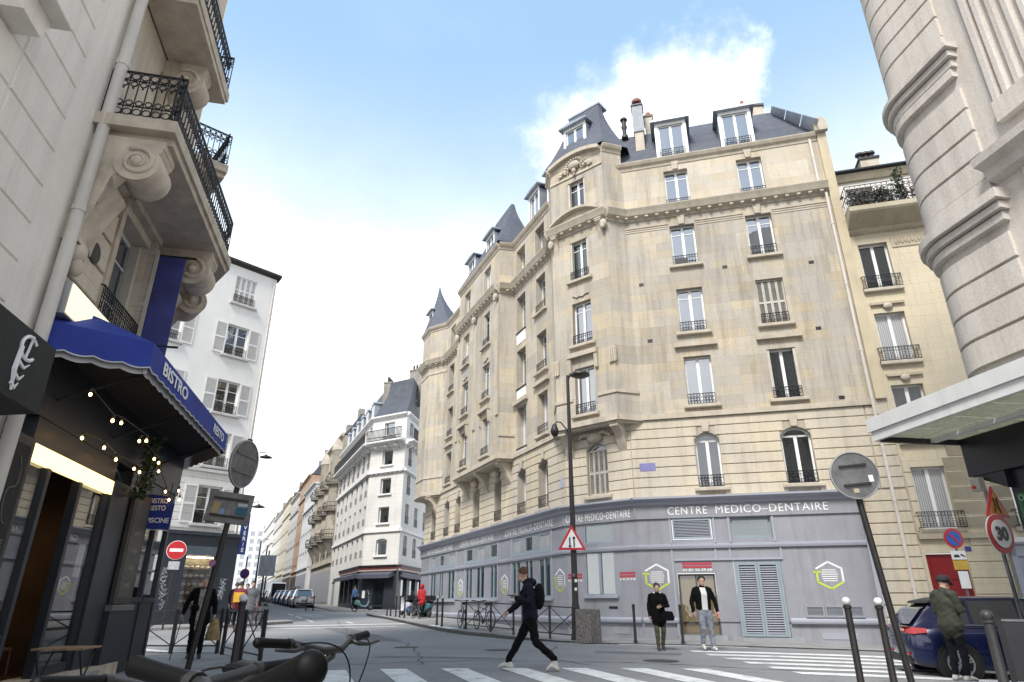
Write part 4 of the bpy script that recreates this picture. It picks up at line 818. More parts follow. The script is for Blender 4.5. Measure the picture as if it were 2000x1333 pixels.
# fluted panel and window hoods of the street face (x runs from the corner towards the viewer)
X0 = RC+1.5
mb = MB()
for i in range(12): mb.prism([(X0+.02+i*.2, 0), (X0+.05+i*.2, -.07), (X0+.12+i*.2, -.07), (X0+.15+i*.2, 0)], 7.9, 13.5, 'z')
part(mb, 'fluted_panel', S_RF, RF, FRF.M)
part(MB().box(X0-.12, X0+4, -.12, 0, 7.55, 7.9), 'panel_base', S_RF, RF, FRF.M); part(MB().box(X0-.1, X0-.02, -.09, 0, 7.9, 13.5), 'panel_edge', S_RF, RF, FRF.M)
molding(RF, FRF, X0-.5, X0+4, [(0, 6.75), (-.16, 6.8), (-.2, 6.95), (-.34, 7.0), (-.36, 7.12), (0, 7.2)], S_RF, 'hood'); wall(RF, FRF, X0-.1, X0+4, 3.4, 6.75, [], S_RF, 'window_surround', .2, -.03)
window(RF, FRF, X0+2.2, 4.2, 1.2, 2.3, 0, -.02, G_DRK, True, .5, sillm=S_RF)
# balcony brackets seen in profile on the side street
def side_M(z, u): p = rf_pt(-u); return Matrix(((FRF.n.x, FRF.d.x, 0, p[0]), (FRF.n.y, FRF.d.y, 0, p[1]), (0, 0, 1, z), (0, 0, 0, 1)))
for z in (6.0, 9.0):
    put('console', cached(('conr',), lambda: console_mesh(.34, 1.15, .55, S_RF)), RF, side_M(z, 1.25))
    part(MB().box(.9, 6, -.62, .05, 0, .22), 'balcony_slab', S_RF, RF, side_M(z, 0)); part(MB().prism([(-.62, .22), (-.5, .22), (-.42, .9), (-.52, 1.1), (-.62, 1.1)], 1.0, 1.35, 'x'), 'balcony_pier', S_RF, RF, side_M(z, 0))
# ground floor of the right building: black fascia, canopy, plate
S_FASC = mat('black_fascia', (.010, .010, .014), .35, .1)
wall(RF, FRF, .55, 14, -.5, 3.1, [], S_FASC, 'shop_panel', .2, .05); mb = MB(); mb.box(.5, .56, .05, 8, -.5, 3.1); part(mb, 'shop_return', S_FASC, RF, FRF.M)
part(MB().box(-.03, 13, -.06, .9, 2.84, 3.55), 'fascia', S_FASC, RF, FRF.M); part(MB().prism([(.02, 2.84), (.55, 2.6), (.55, 2.84)], -.04, .9), 'fascia_bracket', S_FASC, RF, FRF.M)
part(MB().box(.05, .2, -.14, -.05, 2.62, 2.8), 'camera_box', mat('device_cream', (.45, .42, .36), .5), RF, FRF.M); part(MB().lathe([(.025, 0), (.025, .02)], n=10, M=Matrix.Rotation(R_(90), 3, 'X')), 'red_button', S_REDS, RF, FRF.at(.1, 2.67, -.14))
cn = thing('canopy', 'white glazed canopy with weathered fascia projecting over the corner on the right', 'canopy', tuple(FRF.w(0, -1.4, 3.4)))
part(MB().box(-.2, 9, -1.42, -1.36, 3.5, 3.7).box(-.2, -.14, -1.36, .2, 3.5, 3.7), 'fascia_upper', mat('canopy_white', (.70, .70, .69), .55, .05, 3, dirt=.35), cn, FRF.M)
part(MB().box(-.17, 9, -1.39, -1.33, 3.36, 3.498).box(-.17, -.11, -1.33, .2, 3.36, 3.498), 'fascia_lower', MATS['canopy_white'], cn, FRF.M)
part(MB().box(-.11, 9, -.55, -.45, 3.34, 3.399), 'inner_beam', MATS['canopy_white'], cn, FRF.M)
part(MB().box(-.1, -.03, -1.33, .2, 3.33, 3.42), 'edge_bar', S_BROWN, cn, FRF.M)
S_WG = mat('wired_glass', (.40, .41, .34), .35, .35, 18, .6, 25, col2=(.62, .62, .54))
def translucent(m, f=.6):
    nt = m.node_tree; N = nt.nodes; K = nt.links; b = N['Principled BSDF']; t = N.new('ShaderNodeBsdfTranslucent'); K.new(b.inputs['Base Color'].links[0].from_socket, t.inputs[0]); ms = N.new('ShaderNodeMixShader'); ms.inputs[0].default_value = f; K.new(b.outputs[0], ms.inputs[1]); K.new(t.outputs[0], ms.inputs[2]); K.new(ms.outputs[0], N['Material Output'].inputs[0])
translucent(S_WG)
n = 0
for i in range(14):
    for j in range(2): part(MB().box(-.1+i*.62+.01, -.1+i*.62+.6, -1.32+j*.66+.01, -1.32+j*.66+.64, 3.40, 3.42), 'glass_panel', S_WG, cn, FRF.M)
for x in (.9, 1.7, 2.5): part(MB().prism([(x-.02, 3.38), (x+.02, 3.38), (x, 3.34)], -.53, -.47), 'fixing_bolt', S_BLK, cn, FRF.M)
sp_ = thing('street_name_plate', 'green and navy street name plate with circular corner motifs on the dark corner', 'sign', tuple(FRF.w(.95, -.02, 2.2)))
part(MB().box(.62, 1.5, -.03, .04, 2.08, 2.5), 'plate_border', mat('plate_green', (.02, .14, .05), .35), sp_, FRF.M); part(MB().box(.68, 1.45, -.036, -.03, 2.13, 2.45), 'plate_field', mat('plate_field', (.012, .02, .035), .35), sp_, FRF.M)
text(sp_, FRF, 'R', .85, 2.36, .15, S_WHT, -.04, bold=.004); text(sp_, FRF, 'RIV', .9, 2.2, .13, S_WHT, -.04, bold=.004)
for x, z in ((.69, 2.44), (.72, 2.13)): part(MB().ring((x, -.04, z), .035, .007, 12, 4), 'corner_motif', mat('motif_green', (.25, .5, .28), .4), sp_, FRF.M)
# ------------------------------------------------------------------ left foreground: plain building, stone building with balconies, restaurant
FLF = Fa((-7.19+.2096*14, 12.75-.9778*14), (-7.19-.2096*8, 12.75+.9778*8)); XS = 14.0      # x = s + 14
def sx(s): return s+XS
PB = thing('plain_building', 'plain beige rendered building with incised joints and a pale drainpipe', 'building', (*FLF.p(4), -.2))
wp = wall(PB, FLF, 0, sx(-5.42), -.5, 25, [], S_PL)
courses(wp, FLF, sx(-7.32), sx(-6.17), 4.33, 15, 20, [], S_PL, .018, .035); courses(wp, FLF, 1, sx(-7.36), 4.33, 15, 20, [], S_PL, .018, .012)
pipe(PB, FLF, sx(-5.47), -.3, 22, -.13, .085)
part(MB().bbox(sx(-8.2), sx(-7.45), -.5, .02, 7.3, 7.5).prism([(sx(-8.1), 7.3), (sx(-7.5), 7.3), (sx(-7.6), 7.0), (sx(-8.0), 7.0)], -.3, .02), 'window_ledge', S_PL, PB, FLF.M)
LB = thing('balcony_building', 'weathered stone building with scrolled balcony consoles over the restaurant', 'building', (*FLF.p(sx(-3)), -.2))
SCH = sx(-1.56); CH_A = FLF.p(SCH); chd = Vector((-.667, .745)); CH_B = (CH_A[0]+chd.x*7, CH_A[1]+chd.y*7)
FCH = Fa(CH_A, CH_B)
opw = [(sx(-3.25), 5.0, 1.45, 2.15, 0), (sx(-3.25), 8.0, 1.3, 2.1, 0), (sx(-3.25), 11.1, 1.3, 2.1, 0), (sx(-3.25), 14.2, 1.3, 2.1, 0)]
wl = wall(LB, FLF, sx(-5.5), SCH, 4.32, 24, opw, S_LF, reveal=.42, y=.008); courses(wl, FLF, sx(-5.38), SCH-.01, 4.75, 7.35, 5, opw, S_LF, .06, .045)
opch = [(2.2, 8.0, 1.3, 2.1, 0), (2.2, 11.1, 1.3, 2.1, 0), (2.2, 5.0, 1.3, 2.1, 0)]
wc = wall(LB, FCH, 0, 7, 4.32, 24, opch, S_LF, reveal=.4); courses(wc, FCH, .01, 6.9, 4.75, 7.35, 5, opch, S_LF, .06, .045)
for k, (x, z, w, h, a) in enumerate(opw): window(LB, FLF, x, z, w, h, 0, .3, G_DRK if k else G_SKY, k == 0, .62 if k == 0 else 0, (.4, .75), True, S_WFR, 'folded', S_LFT, out=.08 if k == 0 else 0, dense=.08, shm=S_SHU)
for (x, z, w, h, a) in opch: window(LB, FCH, x, z, w, h, 0, .3, G_DRK, False, 0)
me = shutter_mesh(.5, 2.1, S_SHU); put('louvred_shutter', me, LB, FLF.M @ T(sx(-2.53), .3, 5.02) @ RZ(-90) @ T(-.02, 0, 0))
# moulded surround of the first floor window
mb = MB(); mb.box(sx(-4.12), sx(-3.98), -.1, .05, 5.0, 7.3).box(sx(-2.52), sx(-2.38), -.1, .05, 5.0, 7.3).box(sx(-4.12), sx(-2.38), -.14, .05, 7.3, 7.45); part(mb, 'window_surround', S_LFT, LB, FLF.M)
def balcony(pts, z, m, th=.2, rail=.88, inner=None, nm='balcony_slab'):
    P = [Vector(p) for p in pts]
    ip = inner
    c = sum(P, Vector((0, 0)))/len(P)
    part(MB().prism([tuple(p) for p in P]+[tuple(q) for q in ip], z-th, z, 'z'), nm, m, LB, Matrix())
    mb = MB(); mb.prism([tuple(p+(c-p)*.06) for p in P]+[tuple(q) for q in ip], z-th-.12, z-th, 'z'); part(mb, 'slab_moulding', m, LB, Matrix())
    for i in range(len(P)-1):
        F = Fa(P[i], P[i+1]) ; n = F.len
        put('balcony_railing', orn_rail(n-.04, rail), LB, F.at(n/2, z, .1))
def orn_rail(w, h):
    mb = MB(); n = max(3, round(w/.13))
    for z in (.04, .24, h-.16, h): mb.tube([(-w/2, 0, z), (w/2, 0, z)], .018 if z in (h,) else .011, 4)
    for i in range(n+1):
        x = -w/2+w*i/n; mb.tube([(x, 0, .04), (x, 0, h)], .011, 4, False)
        if i < n:
            c = x+w/n/2; R = w/n*.44
            mb.ring((c, 0, h-.08), R, .011, 9, 4); mb.ring((c, 0, .14), R, .011, 9, 4); mb.ring((c, 0, h-.16-R*1.1), R*.8, .011, 8, 4); mb.ring((c, 0, .24+R*1.1), R*.8, .011, 8, 4)
            mb.ball((c, 0, h-.3), .018, 5, 3)
    return mb.mesh('balcony_railing', S_IR)
p_end = Vector((-8.69, 14.9))
balcony([FLF.p(sx(-5.55), 0), FLF.p(sx(-5.55), -1.1), FLF.p(sx(-1.27), -1.1), p_end], 7.72, S_LFT, inner=[FCH.p(3.6), FLF.p(SCH)])
balcony([FLF.p(sx(-5.3), 0), FLF.p(sx(-5.3), -.85), FLF.p(sx(-2.75), -.85), FLF.p(sx(-2.75), 0)], 10.75, S_LFT, inner=[])
balcony([FCH.p(.6, 0), FCH.p(.6, -.9), FCH.p(3.4, -.9), FCH.p(3.4, 0)], 10.55, S_LFT, inner=[])
def volute(F, x, ztop, d=.98, h=1.75, w=.5, nm='scrolled_console', par=None):
    mb = MB(); pts = [(.05, 0), (-d, 0), (-d, -.12)]
    cy, cz, R = -d+.3, -.42, .29
    for i in range(13): a = math.pi*.62-i*math.pi*1.12/12; pts.append((cy-R*math.cos(a-math.pi*.55), cz+R*math.sin(math.pi*.5-i*math.pi*1.15/12)))
    for i in range(1, 9): t = i/8; pts.append((cy+.12+(.05-cy-.12-.24)*(1-(1-t)**1.9), -.74-(h-.74)*t))
    pts += [(.05, -h)]; mb.prism(pts, x-w/2, x+w/2, 'x'); o = part(mb, nm, S_LFT, par or LB, F.M)
    mb = MB(); M3 = Matrix.Rotation(R_(90), 3, 'Y')
    mb.lathe([(R+.02, -w/2-.03), (R+.02, w/2+.03)], (x, cy, cz), 22, M3); part(mb, 'volute', S_LFT, o, F.M, 40)
    for sg in (-1, 1):
        mb = MB(); sp2 = [(x+sg*(w/2+.035), cy+R*.82*(1-t*.8)*math.cos(t*11+1), cz+R*.82*(1-t*.8)*math.sin(t*11+1)) for t in [i/26 for i in range(27)]]
        mb.tube(sp2, [.045*(1-.5*i/26) for i in range(27)], 5); mb.ball((x+sg*(w/2+.03), cy, cz), .09, 8, 6)
        part(mb, 'scroll_relief', S_LFT, o, F.M, True)
    mb = MB(); mb.ball((x, -.1, -h-.08), (.17, .16, .2), 9, 6); mb.ball((x, -.16, -h-.3), (.11, .1, .14), 8, 5); mb.box(x-.2, x+.2, -.2, .02, -h, -h+.06); part(mb, 'carved_drop', S_LFT, o, F.M, True)
    for q in (o,): q.location.z += 0
    return o
def shift(o, z): o.matrix_local = T(0, 0, z) @ o.matrix_local if False else W[o.parent.name].inverted() @ (T(0, 0, z) @ W[o.name])
for s in (-5.2, -1.95): shift(volute(FLF, sx(s), 0), 7.4)
shift(volute(FCH, .75, 0), 7.4); shift(volute(FLF, sx(-3.6), 0, .7, 1.4, .4), 10.45)
part(MB().lathe([(.16, 0), (.16, .03), (.1, .05)], n=14, M=Matrix.Rotation(R_(90), 3, 'X')), 'round_vent', MATS['vent_dark'], LB, FLF.at(sx(-4.6), 5.9, -.06))
# banner on its bars
bn = thing('blade_banner', 'tall blue banner on black bars jutting from the stone wall over the awning', 'banner', tuple(FLF.w(sx(-2.45), 0, 6.5)))
part(MB().box(-.012, .012, -.62, -.1, 5.0, 7.06), 'banner_cloth', mat('banner_blue', (.05, .06, .25), .6, .3, 1.8, col2=(.03, .034, .14)), bn, FLF.at(sx(-2.45), 0))
for z in (7.08, 5.3): part(MB().tube([(0, .02, z), (0, -.8, z)], .022, 6), 'banner_bar', S_BLK, bn, FLF.at(sx(-2.45), 0))
part(MB().box(-.05, .05, -.02, .02, 6.96, 7.2), 'wall_bracket', S_BLK, bn, FLF.at(sx(-2.45), 0))
# ---------------- restaurant front
RS = thing('restaurant_front', 'dark restaurant shopfront with glass door and glowing transom under a blue awning', 'shopfront', (*FLF.p(sx(-3)), -.15))
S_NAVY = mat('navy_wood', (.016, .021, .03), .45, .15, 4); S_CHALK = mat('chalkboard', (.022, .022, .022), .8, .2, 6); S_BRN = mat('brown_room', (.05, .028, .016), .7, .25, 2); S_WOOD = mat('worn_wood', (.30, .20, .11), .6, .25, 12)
def LFbox(nm, m, s0, s1, y0, y1, z0, z1, par=None): return part(MB().box(sx(s0), sx(s1), y0, y1, z0, z1), nm, m, par or RS, FLF.M)
pl = LFbox('stone_plinth', S_LFT, -5.4, .12, -.12, .3, -.45, .16)
vg = LFbox('vent_grille', S_SLW, -2.0, -.8, -.14, -.12, -.2, .1, pl)
for i in range(4): LFbox('vent_slot', S_BLK, -1.8, -1.0, -.146, -.14, -.16+i*.06, -.13+i*.06, vg)
LFbox('pillar', S_NAVY, -5.42, -4.66, .0, .3, .16, 3.1); LFbox('pillar', S_NAVY, -1.66, -.82, -.02, .3, .16, 3.1); LFbox('header', S_NAVY, -4.66, -1.66, .0, .25, 3.07, 3.4); LFbox('header', S_NAVY, -5.42, 2.2, -.02, .28, 3.4, 4.34)
cb = part(MB().box(sx(-5.32), sx(-4.7), -.06, .0, .7, 3.06), 'chalkboard_frame', mat('frame_greybrown', (.06, .052, .048), .6, .2, 9), RS, FLF.M); part(MB().box(sx(-5.24), sx(-4.78), -.066, -.06, .8, 2.96), 'chalkboard', S_CHALK, cb, FLF.M)
S_CHK = mat('chalk', (.22, .20, .17), .9, .2, 15)
mb = MB(); mb.tube([(sx(-5.0)+.13*math.sin(t*7)*(1-t*.4), -.07, 2.75-t*.75+.06*math.cos(t*11)) for t in [i/24 for i in range(25)]], .008, 4); part(mb, 'chalk_flourish', S_CHK, cb, FLF.M)
text_fit(cb, FLF, 'FREE', sx(-5.2), sx(-4.84), 1.78, .12, S_CHK, -.068); text_fit(cb, FLF, 'WIFI', sx(-5.15), sx(-4.9), 1.6, .12, S_CHK, -.068)
LFbox('light_box', mat('lit_transom', (.9, .78, .42), .5, .05, 2, emis=(1, .78, .36), es=.75), -4.66, -1.66, -.01, .06, 2.84, 3.06)
for a, b in ((-4.66, -4.56), (-4.0, -3.9), (-2.9, -2.8), (-1.76, -1.66)): LFbox('door_frame', S_NAVY, a, b, .02, .14, .16, 2.84)
LFbox('stall_riser', S_NAVY, -4.56, -4.0, .03, .13, .16, .75); LFbox('stall_riser', S_NAVY, -2.8, -1.76, .03, .13, .16, .3)
LFbox('window_pane', G_CLR, -4.56, -4.0, .07, .082, .75, 2.84); LFbox('window_pane', G_CLR, -2.8, -1.76, .07, .082, .3, 2.84)
dd = part(MB().box(0, .07, -.03, .03, 0, 2.62).box(.93, 1.0, -.03, .03, 0, 2.62).box(.07, .93, -.03, .03, 2.5, 2.62).box(.07, .93, -.03, .03, 0, .3), 'open_door', S_NAVY, RS, FLF.M @ T(sx(-3.9), .1, .18) @ RZ(72)); part(MB().box(.07, .93, -.006, .006, .3, 2.5), 'pane', G_CLR, dd)
part(MB().box(.5, .75, -.02, -.008, 1.5, 2.0), 'paper_notice', S_PRW, RS, FLF.M @ T(sx(-2.75), .09, 0))
# room behind the glass
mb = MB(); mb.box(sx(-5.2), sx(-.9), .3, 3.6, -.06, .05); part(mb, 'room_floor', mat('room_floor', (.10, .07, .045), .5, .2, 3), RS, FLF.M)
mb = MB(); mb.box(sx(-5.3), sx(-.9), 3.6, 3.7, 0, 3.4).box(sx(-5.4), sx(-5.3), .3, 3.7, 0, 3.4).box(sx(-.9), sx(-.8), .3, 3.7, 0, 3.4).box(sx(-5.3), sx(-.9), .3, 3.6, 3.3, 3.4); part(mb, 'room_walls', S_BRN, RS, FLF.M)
S_BULB = mat('bulb', (1, .8, .5), .4, 0, emis=(1, .55, .17), es=7)
def chair(lab, M):
    t = thing('wooden_chair', lab, 'chair', M, 'chairs inside the restaurant'); mc = mat('chair_wood', (.16, .06, .03), .5, .2, 10)
    part(MB().bbox(-.2, .2, -.2, .2, .43, .47), 'seat', mc, t)
    for x in (-.18, .18):
        for y in (-.18, .18): part(MB().tube([(x*1.1, y*1.1, 0), (x, y, .44 if y < 0 else .9)], .016, 6), 'leg', mc, t)
    for z in (.6, .72, .86): part(MB().box(-.18, .18, .17, .19, z, z+.05), 'back_slat', mc, t)
for k, (s, y, r) in enumerate(((-3.3, 1.0, 30), (-2.3, .9, -20), (-2.4, 1.9, 200))): chair(('wooden chair just inside the open restaurant door', 'wooden chair behind the restaurant window right of the door', 'wooden chair deep inside the restaurant behind the window right of the door')[k], FLF.M @ T(sx(s), y, .05) @ RZ(r))
for k, (s_, y_) in enumerate(((-3.5, 1.9), (-2.2, 2.2))):
    t = thing('pendant_lamp', ('lit pendant lamp inside the restaurant beyond the open door', 'lit pendant lamp inside the restaurant behind the right window')[k], 'lamp', tuple(FLF.w(sx(s_), y_, 2.4)), 'pendant lamps inside the restaurant'); p = FLF.w(sx(s_), y_, 2.3)
    part(MB().tube([p, p+Vector((0, 0, 1.0))], .008, 5), 'cord', S_BLK, t, Matrix()); part(MB().lathe([(.04, .16), (.2, .0), (.19, .0)], tuple(p), 16), 'shade', mat('shade_orange', (.6, .2, .04), .5, .05), t, Matrix(), 40); part(MB().ball(tuple(p+Vector((0, 0, -.02))), .06, 12, 8), 'bulb', mat('lamp_bulb', (1, .8, .5), .4, 0, emis=(1, .6, .25), es=40), t, Matrix())
# pilaster board and glazed corner beyond the door
pb = part(MB().box(sx(-.78), sx(.3), -.1, .28, .16, 1.0), 'pillar_base', S_NAVY, RS, FLF.M); part(MB().bbox(sx(-.82), sx(.34), -.14, -.02, 1.0, 1.1), 'base_moulding', mat('grey_moulding', (.14, .14, .14), .6), pb, FLF.M)
bd = part(MB().box(sx(-.7), sx(.25), -.09, -.02, 1.12, 3.05), 'menu_board', mat('board_brown', (.055, .045, .038), .6, .2, 7), RS, FLF.M); part(MB().box(sx(-.58), sx(.13), -.096, -.09, 1.22, 2.92), 'board_field', mat('board_field', (.085, .08, .07), .6, .15, 8), bd, FLF.M)
for i, z in enumerate((2.3, 2.0, 1.7, 1.4)): part(MB().box(sx(-.4), sx(-.05), -.1, -.096, z, z+.07), 'chalk_line', S_CHK, bd, FLF.M)
LFbox('pillar', S_NAVY, -.82, .36, -.0, .3, 1.0, 3.4)
for (a, b) in ((.36, .46), (1.12, 1.22), (2.02, 2.14)): LFbox('glazing_bar', S_NAVY, a, b, .0, .12, .1, 3.4)
for (a, b) in ((.46, 1.12), (1.22, 2.02)): LFbox('lower_panel', S_NAVY, a, b, .02, .1, -.2, 1.15); LFbox('rail', S_NAVY, a, b, -.01, .12, 1.15, 1.24); LFbox('pane', G_CLR, a, b, .05, .06, 1.24, 2.85); LFbox('header', S_NAVY, a, b, .01, .1, 2.85, 3.4)
LFbox('end_wall', S_NAVY, 2.02, 2.14, .12, 3.0, -.2, 1.2); LFbox('end_pane', G_CLR, 2.07, 2.08, .12, 3.0, 1.2, 2.9); LFbox('end_header', S_NAVY, 2.03, 2.13, .12, 3.0, 2.9, 3.6); LFbox('flat_roof', S_NAVY, -.9, 2.2, .1, 4, 3.95, 4.05)
ps = LFbox('poster', mat('poster_green', (.06, .30, .16), .5, .3, 6), .55, .95, .08, .09, 1.75, 2.5); LFbox('poster_picture', mat('poster_warm', (.55, .18, .08), .5, .4, 14, col2=(.8, .6, .3)), .6, .9, .074, .079, 1.9, 2.25, ps)
# cream box sign over the awning
cs = thing('cream_box_sign', 'pale yellow back-lit box sign above the blue awning', 'sign', tuple(FLF.w(sx(-5), -.2, 4.5)))
part(MB().box(sx(-5.33), sx(-3.75), -.24, -.02, 4.62, 5.08), 'sign_case', mat('case_grey', (.45, .45, .45), .4), cs, FLF.M); part(MB().box(sx(-5.3), sx(-3.78), -.255, -.24, 4.64, 5.06), 'sign_face', mat('lit_cream', (.85, .80, .55), .5, .03, emis=(1, .92, .6), es=.35), cs, FLF.M)
# blue awning
AW = thing('blue_awning', 'royal blue bistro awning with scalloped white-edged valance wrapping the corner', 'awning', tuple(FLF.w(sx(-2.5), -.6, 4.2)))
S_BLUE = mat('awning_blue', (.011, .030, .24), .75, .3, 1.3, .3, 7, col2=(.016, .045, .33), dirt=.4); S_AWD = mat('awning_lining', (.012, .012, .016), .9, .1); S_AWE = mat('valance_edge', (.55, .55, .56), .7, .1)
aw = [FLF.p(sx(-5.38), -.02), FLF.p(sx(-4.75), -1.2), FLF.p(sx(.62), -1.2), (-9.6, 17.2)]
top_in = [FLF.p(sx(-5.38), -.02), FLF.p(sx(-4.4), -.3), FLF.p(sx(-.6), -.3), (-9.9, 16.4)]
def strip3(a, b, z0a, z1, n, wav, amp=.035):
    rows = [[], []]
    for i in range(n+1):
        t = i/n; p = Vector(a).lerp(Vector(b), t); zz = z0a-amp*abs(math.sin(t*wav*math.pi)); rows[0].append((p.x, p.y, zz)); rows[1].append((p.x, p.y, z1))
    return rows
for i in range(3):
    a, b = Vector(aw[i]), Vector(aw[i+1]); n = 64 if i else 24; wv = round((b-a).length/.32)
    r = strip3(a, b, 4.14, 4.5, n, wv); part(MB().sheet(r), 'valance', S_BLUE, AW, Matrix())
    d = (b-a).normalized(); nn = Vector((d.y, -d.x))*.006
    mb = MB(); mb.tube([(p[0]+nn.x, p[1]+nn.y, p[2]) for p in r[0]], .012, 4); part(mb, 'valance_trim', S_AWE, AW, Matrix())
    mb = MB(); q = -nn*12; mb.sheet([[(p[0]+q.x, p[1]+q.y, p[2]-.07) for p in r[0]], [(p[0]+q.x, p[1]+q.y, 4.45) for p in r[0]]]); part(mb, 'valance_lining', S_AWE, AW, Matrix())
    ta, tb = top_in[i], top_in[i+1]; mb = MB(); mb.add([(*a, 4.5), (*b, 4.5), (*tb, 4.95), (*ta, 4.95 if i else 4.8)], [(0, 1, 2, 3)]); part(mb, 'awning_top', S_BLUE, AW, Matrix())
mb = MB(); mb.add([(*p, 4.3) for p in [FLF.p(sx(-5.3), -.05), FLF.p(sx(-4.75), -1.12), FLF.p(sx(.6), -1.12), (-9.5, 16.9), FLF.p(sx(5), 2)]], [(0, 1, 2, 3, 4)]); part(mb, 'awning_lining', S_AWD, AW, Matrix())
for s in (-4.4, -2.2, 0.2): part(MB().tube([tuple(FLF.w(sx(s), -.02, 3.7)), tuple(FLF.w(sx(s), -.6, 3.95)), tuple(FLF.w(sx(s), -1.15, 4.2))], .02, 6), 'awning_arm', S_BLK, AW, Matrix())
FAW = Fa(aw[1], aw[2])
text_fit(AW, FAW, 'BISTRO', .55, 1.95, 4.33, .3, S_WHT, -.012, .006, hgt=.2); text_fit(AW, FAW, 'RESTO', 4.05, 5.0, 4.33, .3, S_WHT, -.012, .006, hgt=.17)
# awning end panel on the far side of the corner
EP = thing('awning_end_panel', 'small blue awning end panel lettered in white beyond the menu board', 'awning', tuple(FLF.w(sx(.42), -.2, 2.5)))
FE2 = Fa(FLF.p(sx(.42), .0), FLF.p(sx(.42), -.5))
part(MB().prism([(0, 2.5), (.44, 2.46), (.47, 2.98), (.36, 3.12), (0, 3.16)], -.01, .01), 'panel_cloth', S_BLUE, EP, FE2.M)
part(MB().tube([(.0, -.012, 2.5), (.15, -.012, 2.475), (.3, -.012, 2.485), (.44, -.012, 2.46)], .009, 5), 'panel_trim', S_AWE, EP, FE2.M)
for i, (t_, z, w) in enumerate((('BISTRO', 3.04, .33), ('RESTO', 2.9, .31), ('PISCINE', 2.66, .41))): text_fit(EP, FE2, t_, .01, .01+w, z, .2, S_WHT, -.014, .004, hgt=.1)
part(MB().tube([(0, .0, 3.16), (.36, .0, 3.12), (.36, -.0, 3.4)], .01, 5), 'panel_bracket', S_BLK, EP, FE2.M)
# string lights below the awning
SLT = thing('string_lights', 'strings of warm bulbs on black flex under the blue awning', 'string lights', tuple(FLF.w(sx(-2.5), -.6, 3.6)))
strs = [[(-4.6, -.5, 3.75), (-4.2, -.7, 3.5), (-3.6, -.6, 3.62), (-3.0, -.8, 3.5), (-2.4, -.5, 3.62), (-1.8, -.6, 3.45), (-1.2, -.5, 3.5)], [(-3.9, -.25, 3.3), (-3.2, -.3, 3.32), (-2.5, -.25, 3.28), (-1.9, -.35, 3.25), (-1.3, -.25, 3.3)], [(-.6, -.35, 3.45), (-.1, -.4, 3.15), (.3, -.38, 3.05), (.6, -.3, 2.98), (.4, -.5, 3.25), (.75, -.45, 3.12)]]
mbw = MB()
for st in strs:
    mbw.tube([tuple(FLF.w(sx(s), y, z+.09)) for s, y, z in st], .008, 4)
    for s, y, z in st:
        p = FLF.w(sx(s), y, z); q = part(MB().lathe([(.02, .05), (.022, .09)], tuple(p), 8), 'bulb_socket', S_BLK, SLT, Matrix()); part(MB().ball(tuple(p), (.02, .02, .027), 10, 7), 'bulb', S_BULB, q, Matrix())
part(mbw, 'flex', S_BLK, SLT, Matrix())
iv = thing('hanging_ivy', 'trailing green ivy hanging at the awning corner by the bulbs', 'plant', tuple(FLF.w(sx(-.9), -.3, 3.2)))
part(leafy(tuple(FLF.w(sx(-.9), -.25, 3.45)), (.2, .15, .55), 420, S_LEAF, '', .05, 9), 'leaves', S_LEAF, iv, Matrix()); part(MB().tube([tuple(FLF.w(sx(-.9), -.2, 4.1)), tuple(FLF.w(sx(-.85), -.25, 3.4)), tuple(FLF.w(sx(-.95), -.2, 2.9))], .012, 5), 'stem', S_BROWN, iv, Matrix())
# black awning with the white emblem
BA = thing('black_awning', 'black box awning with a white emblem at the left edge', 'awning', tuple(FLF.w(sx(-7.5), -.4, 3)))
S_BAW = mat('black_canvas', (.018, .018, .017), .75, .15, 4, .1, 60)
part(MB().prism([(0, 4.3), (-.8, 3.72), (-.8, 2.98), (-.72, 2.98), (0, 2.9)], sx(-12), sx(-6.42), 'x'), 'awning_body', S_BAW, BA, FLF.M)
mb = MB(); X = sx(-6.98)
mb.tube([(X+.15*math.cos(a), -.812, 3.52+.12*math.sin(a)) for a in [i*.35 for i in range(2, 17)]], .02, 5); mb.tube([(X+.03, -.812, 3.66), (X-.02, -.812, 3.4)], .014, 5)
mb.tube([(X-.13, -.812, 3.5), (X-.15, -.812, 3.25), (X-.1, -.812, 3.05)], [.024, .026, .012], 5)
for i, (z, l) in enumerate(((3.33, .24), (3.2, .19), (3.1, .13))): mb.tube([(X-.14, -.812, z+.02), (X-.14+l*.6, -.812, z-.02), (X-.14+l, -.812, z+.05)], [.022, .016, .006], 5)
part(mb, 'emblem', S_WHT, BA, FLF.M)
# folding table on the pavement by the door
TB = thing('folding_table', 'small slatted wooden folding table at the bottom left corner', 'table', tuple(FLF.w(sx(-3.9), -.7, -.15)))
for i in range(6): part(MB().bbox(-.32, .32, -.3+i*.1, -.3+i*.1+.09, .72, .745, .005), 'slat', S_WOOD, TB, FLF.M @ T(sx(-3.75), -.65, -.15))
for a, b in (((-.28, -.25, 0), (.28, -.25, .72)), ((.28, -.25, 0), (-.28, -.25, .72)), ((-.28, .25, 0), (.28, .25, .72)), ((.28, .25, 0), (-.28, .25, .72))): part(MB().tube([a, b], .012, 6), 'leg', S_BLK, TB, FLF.M @ T(sx(-3.75), -.65, -.15))
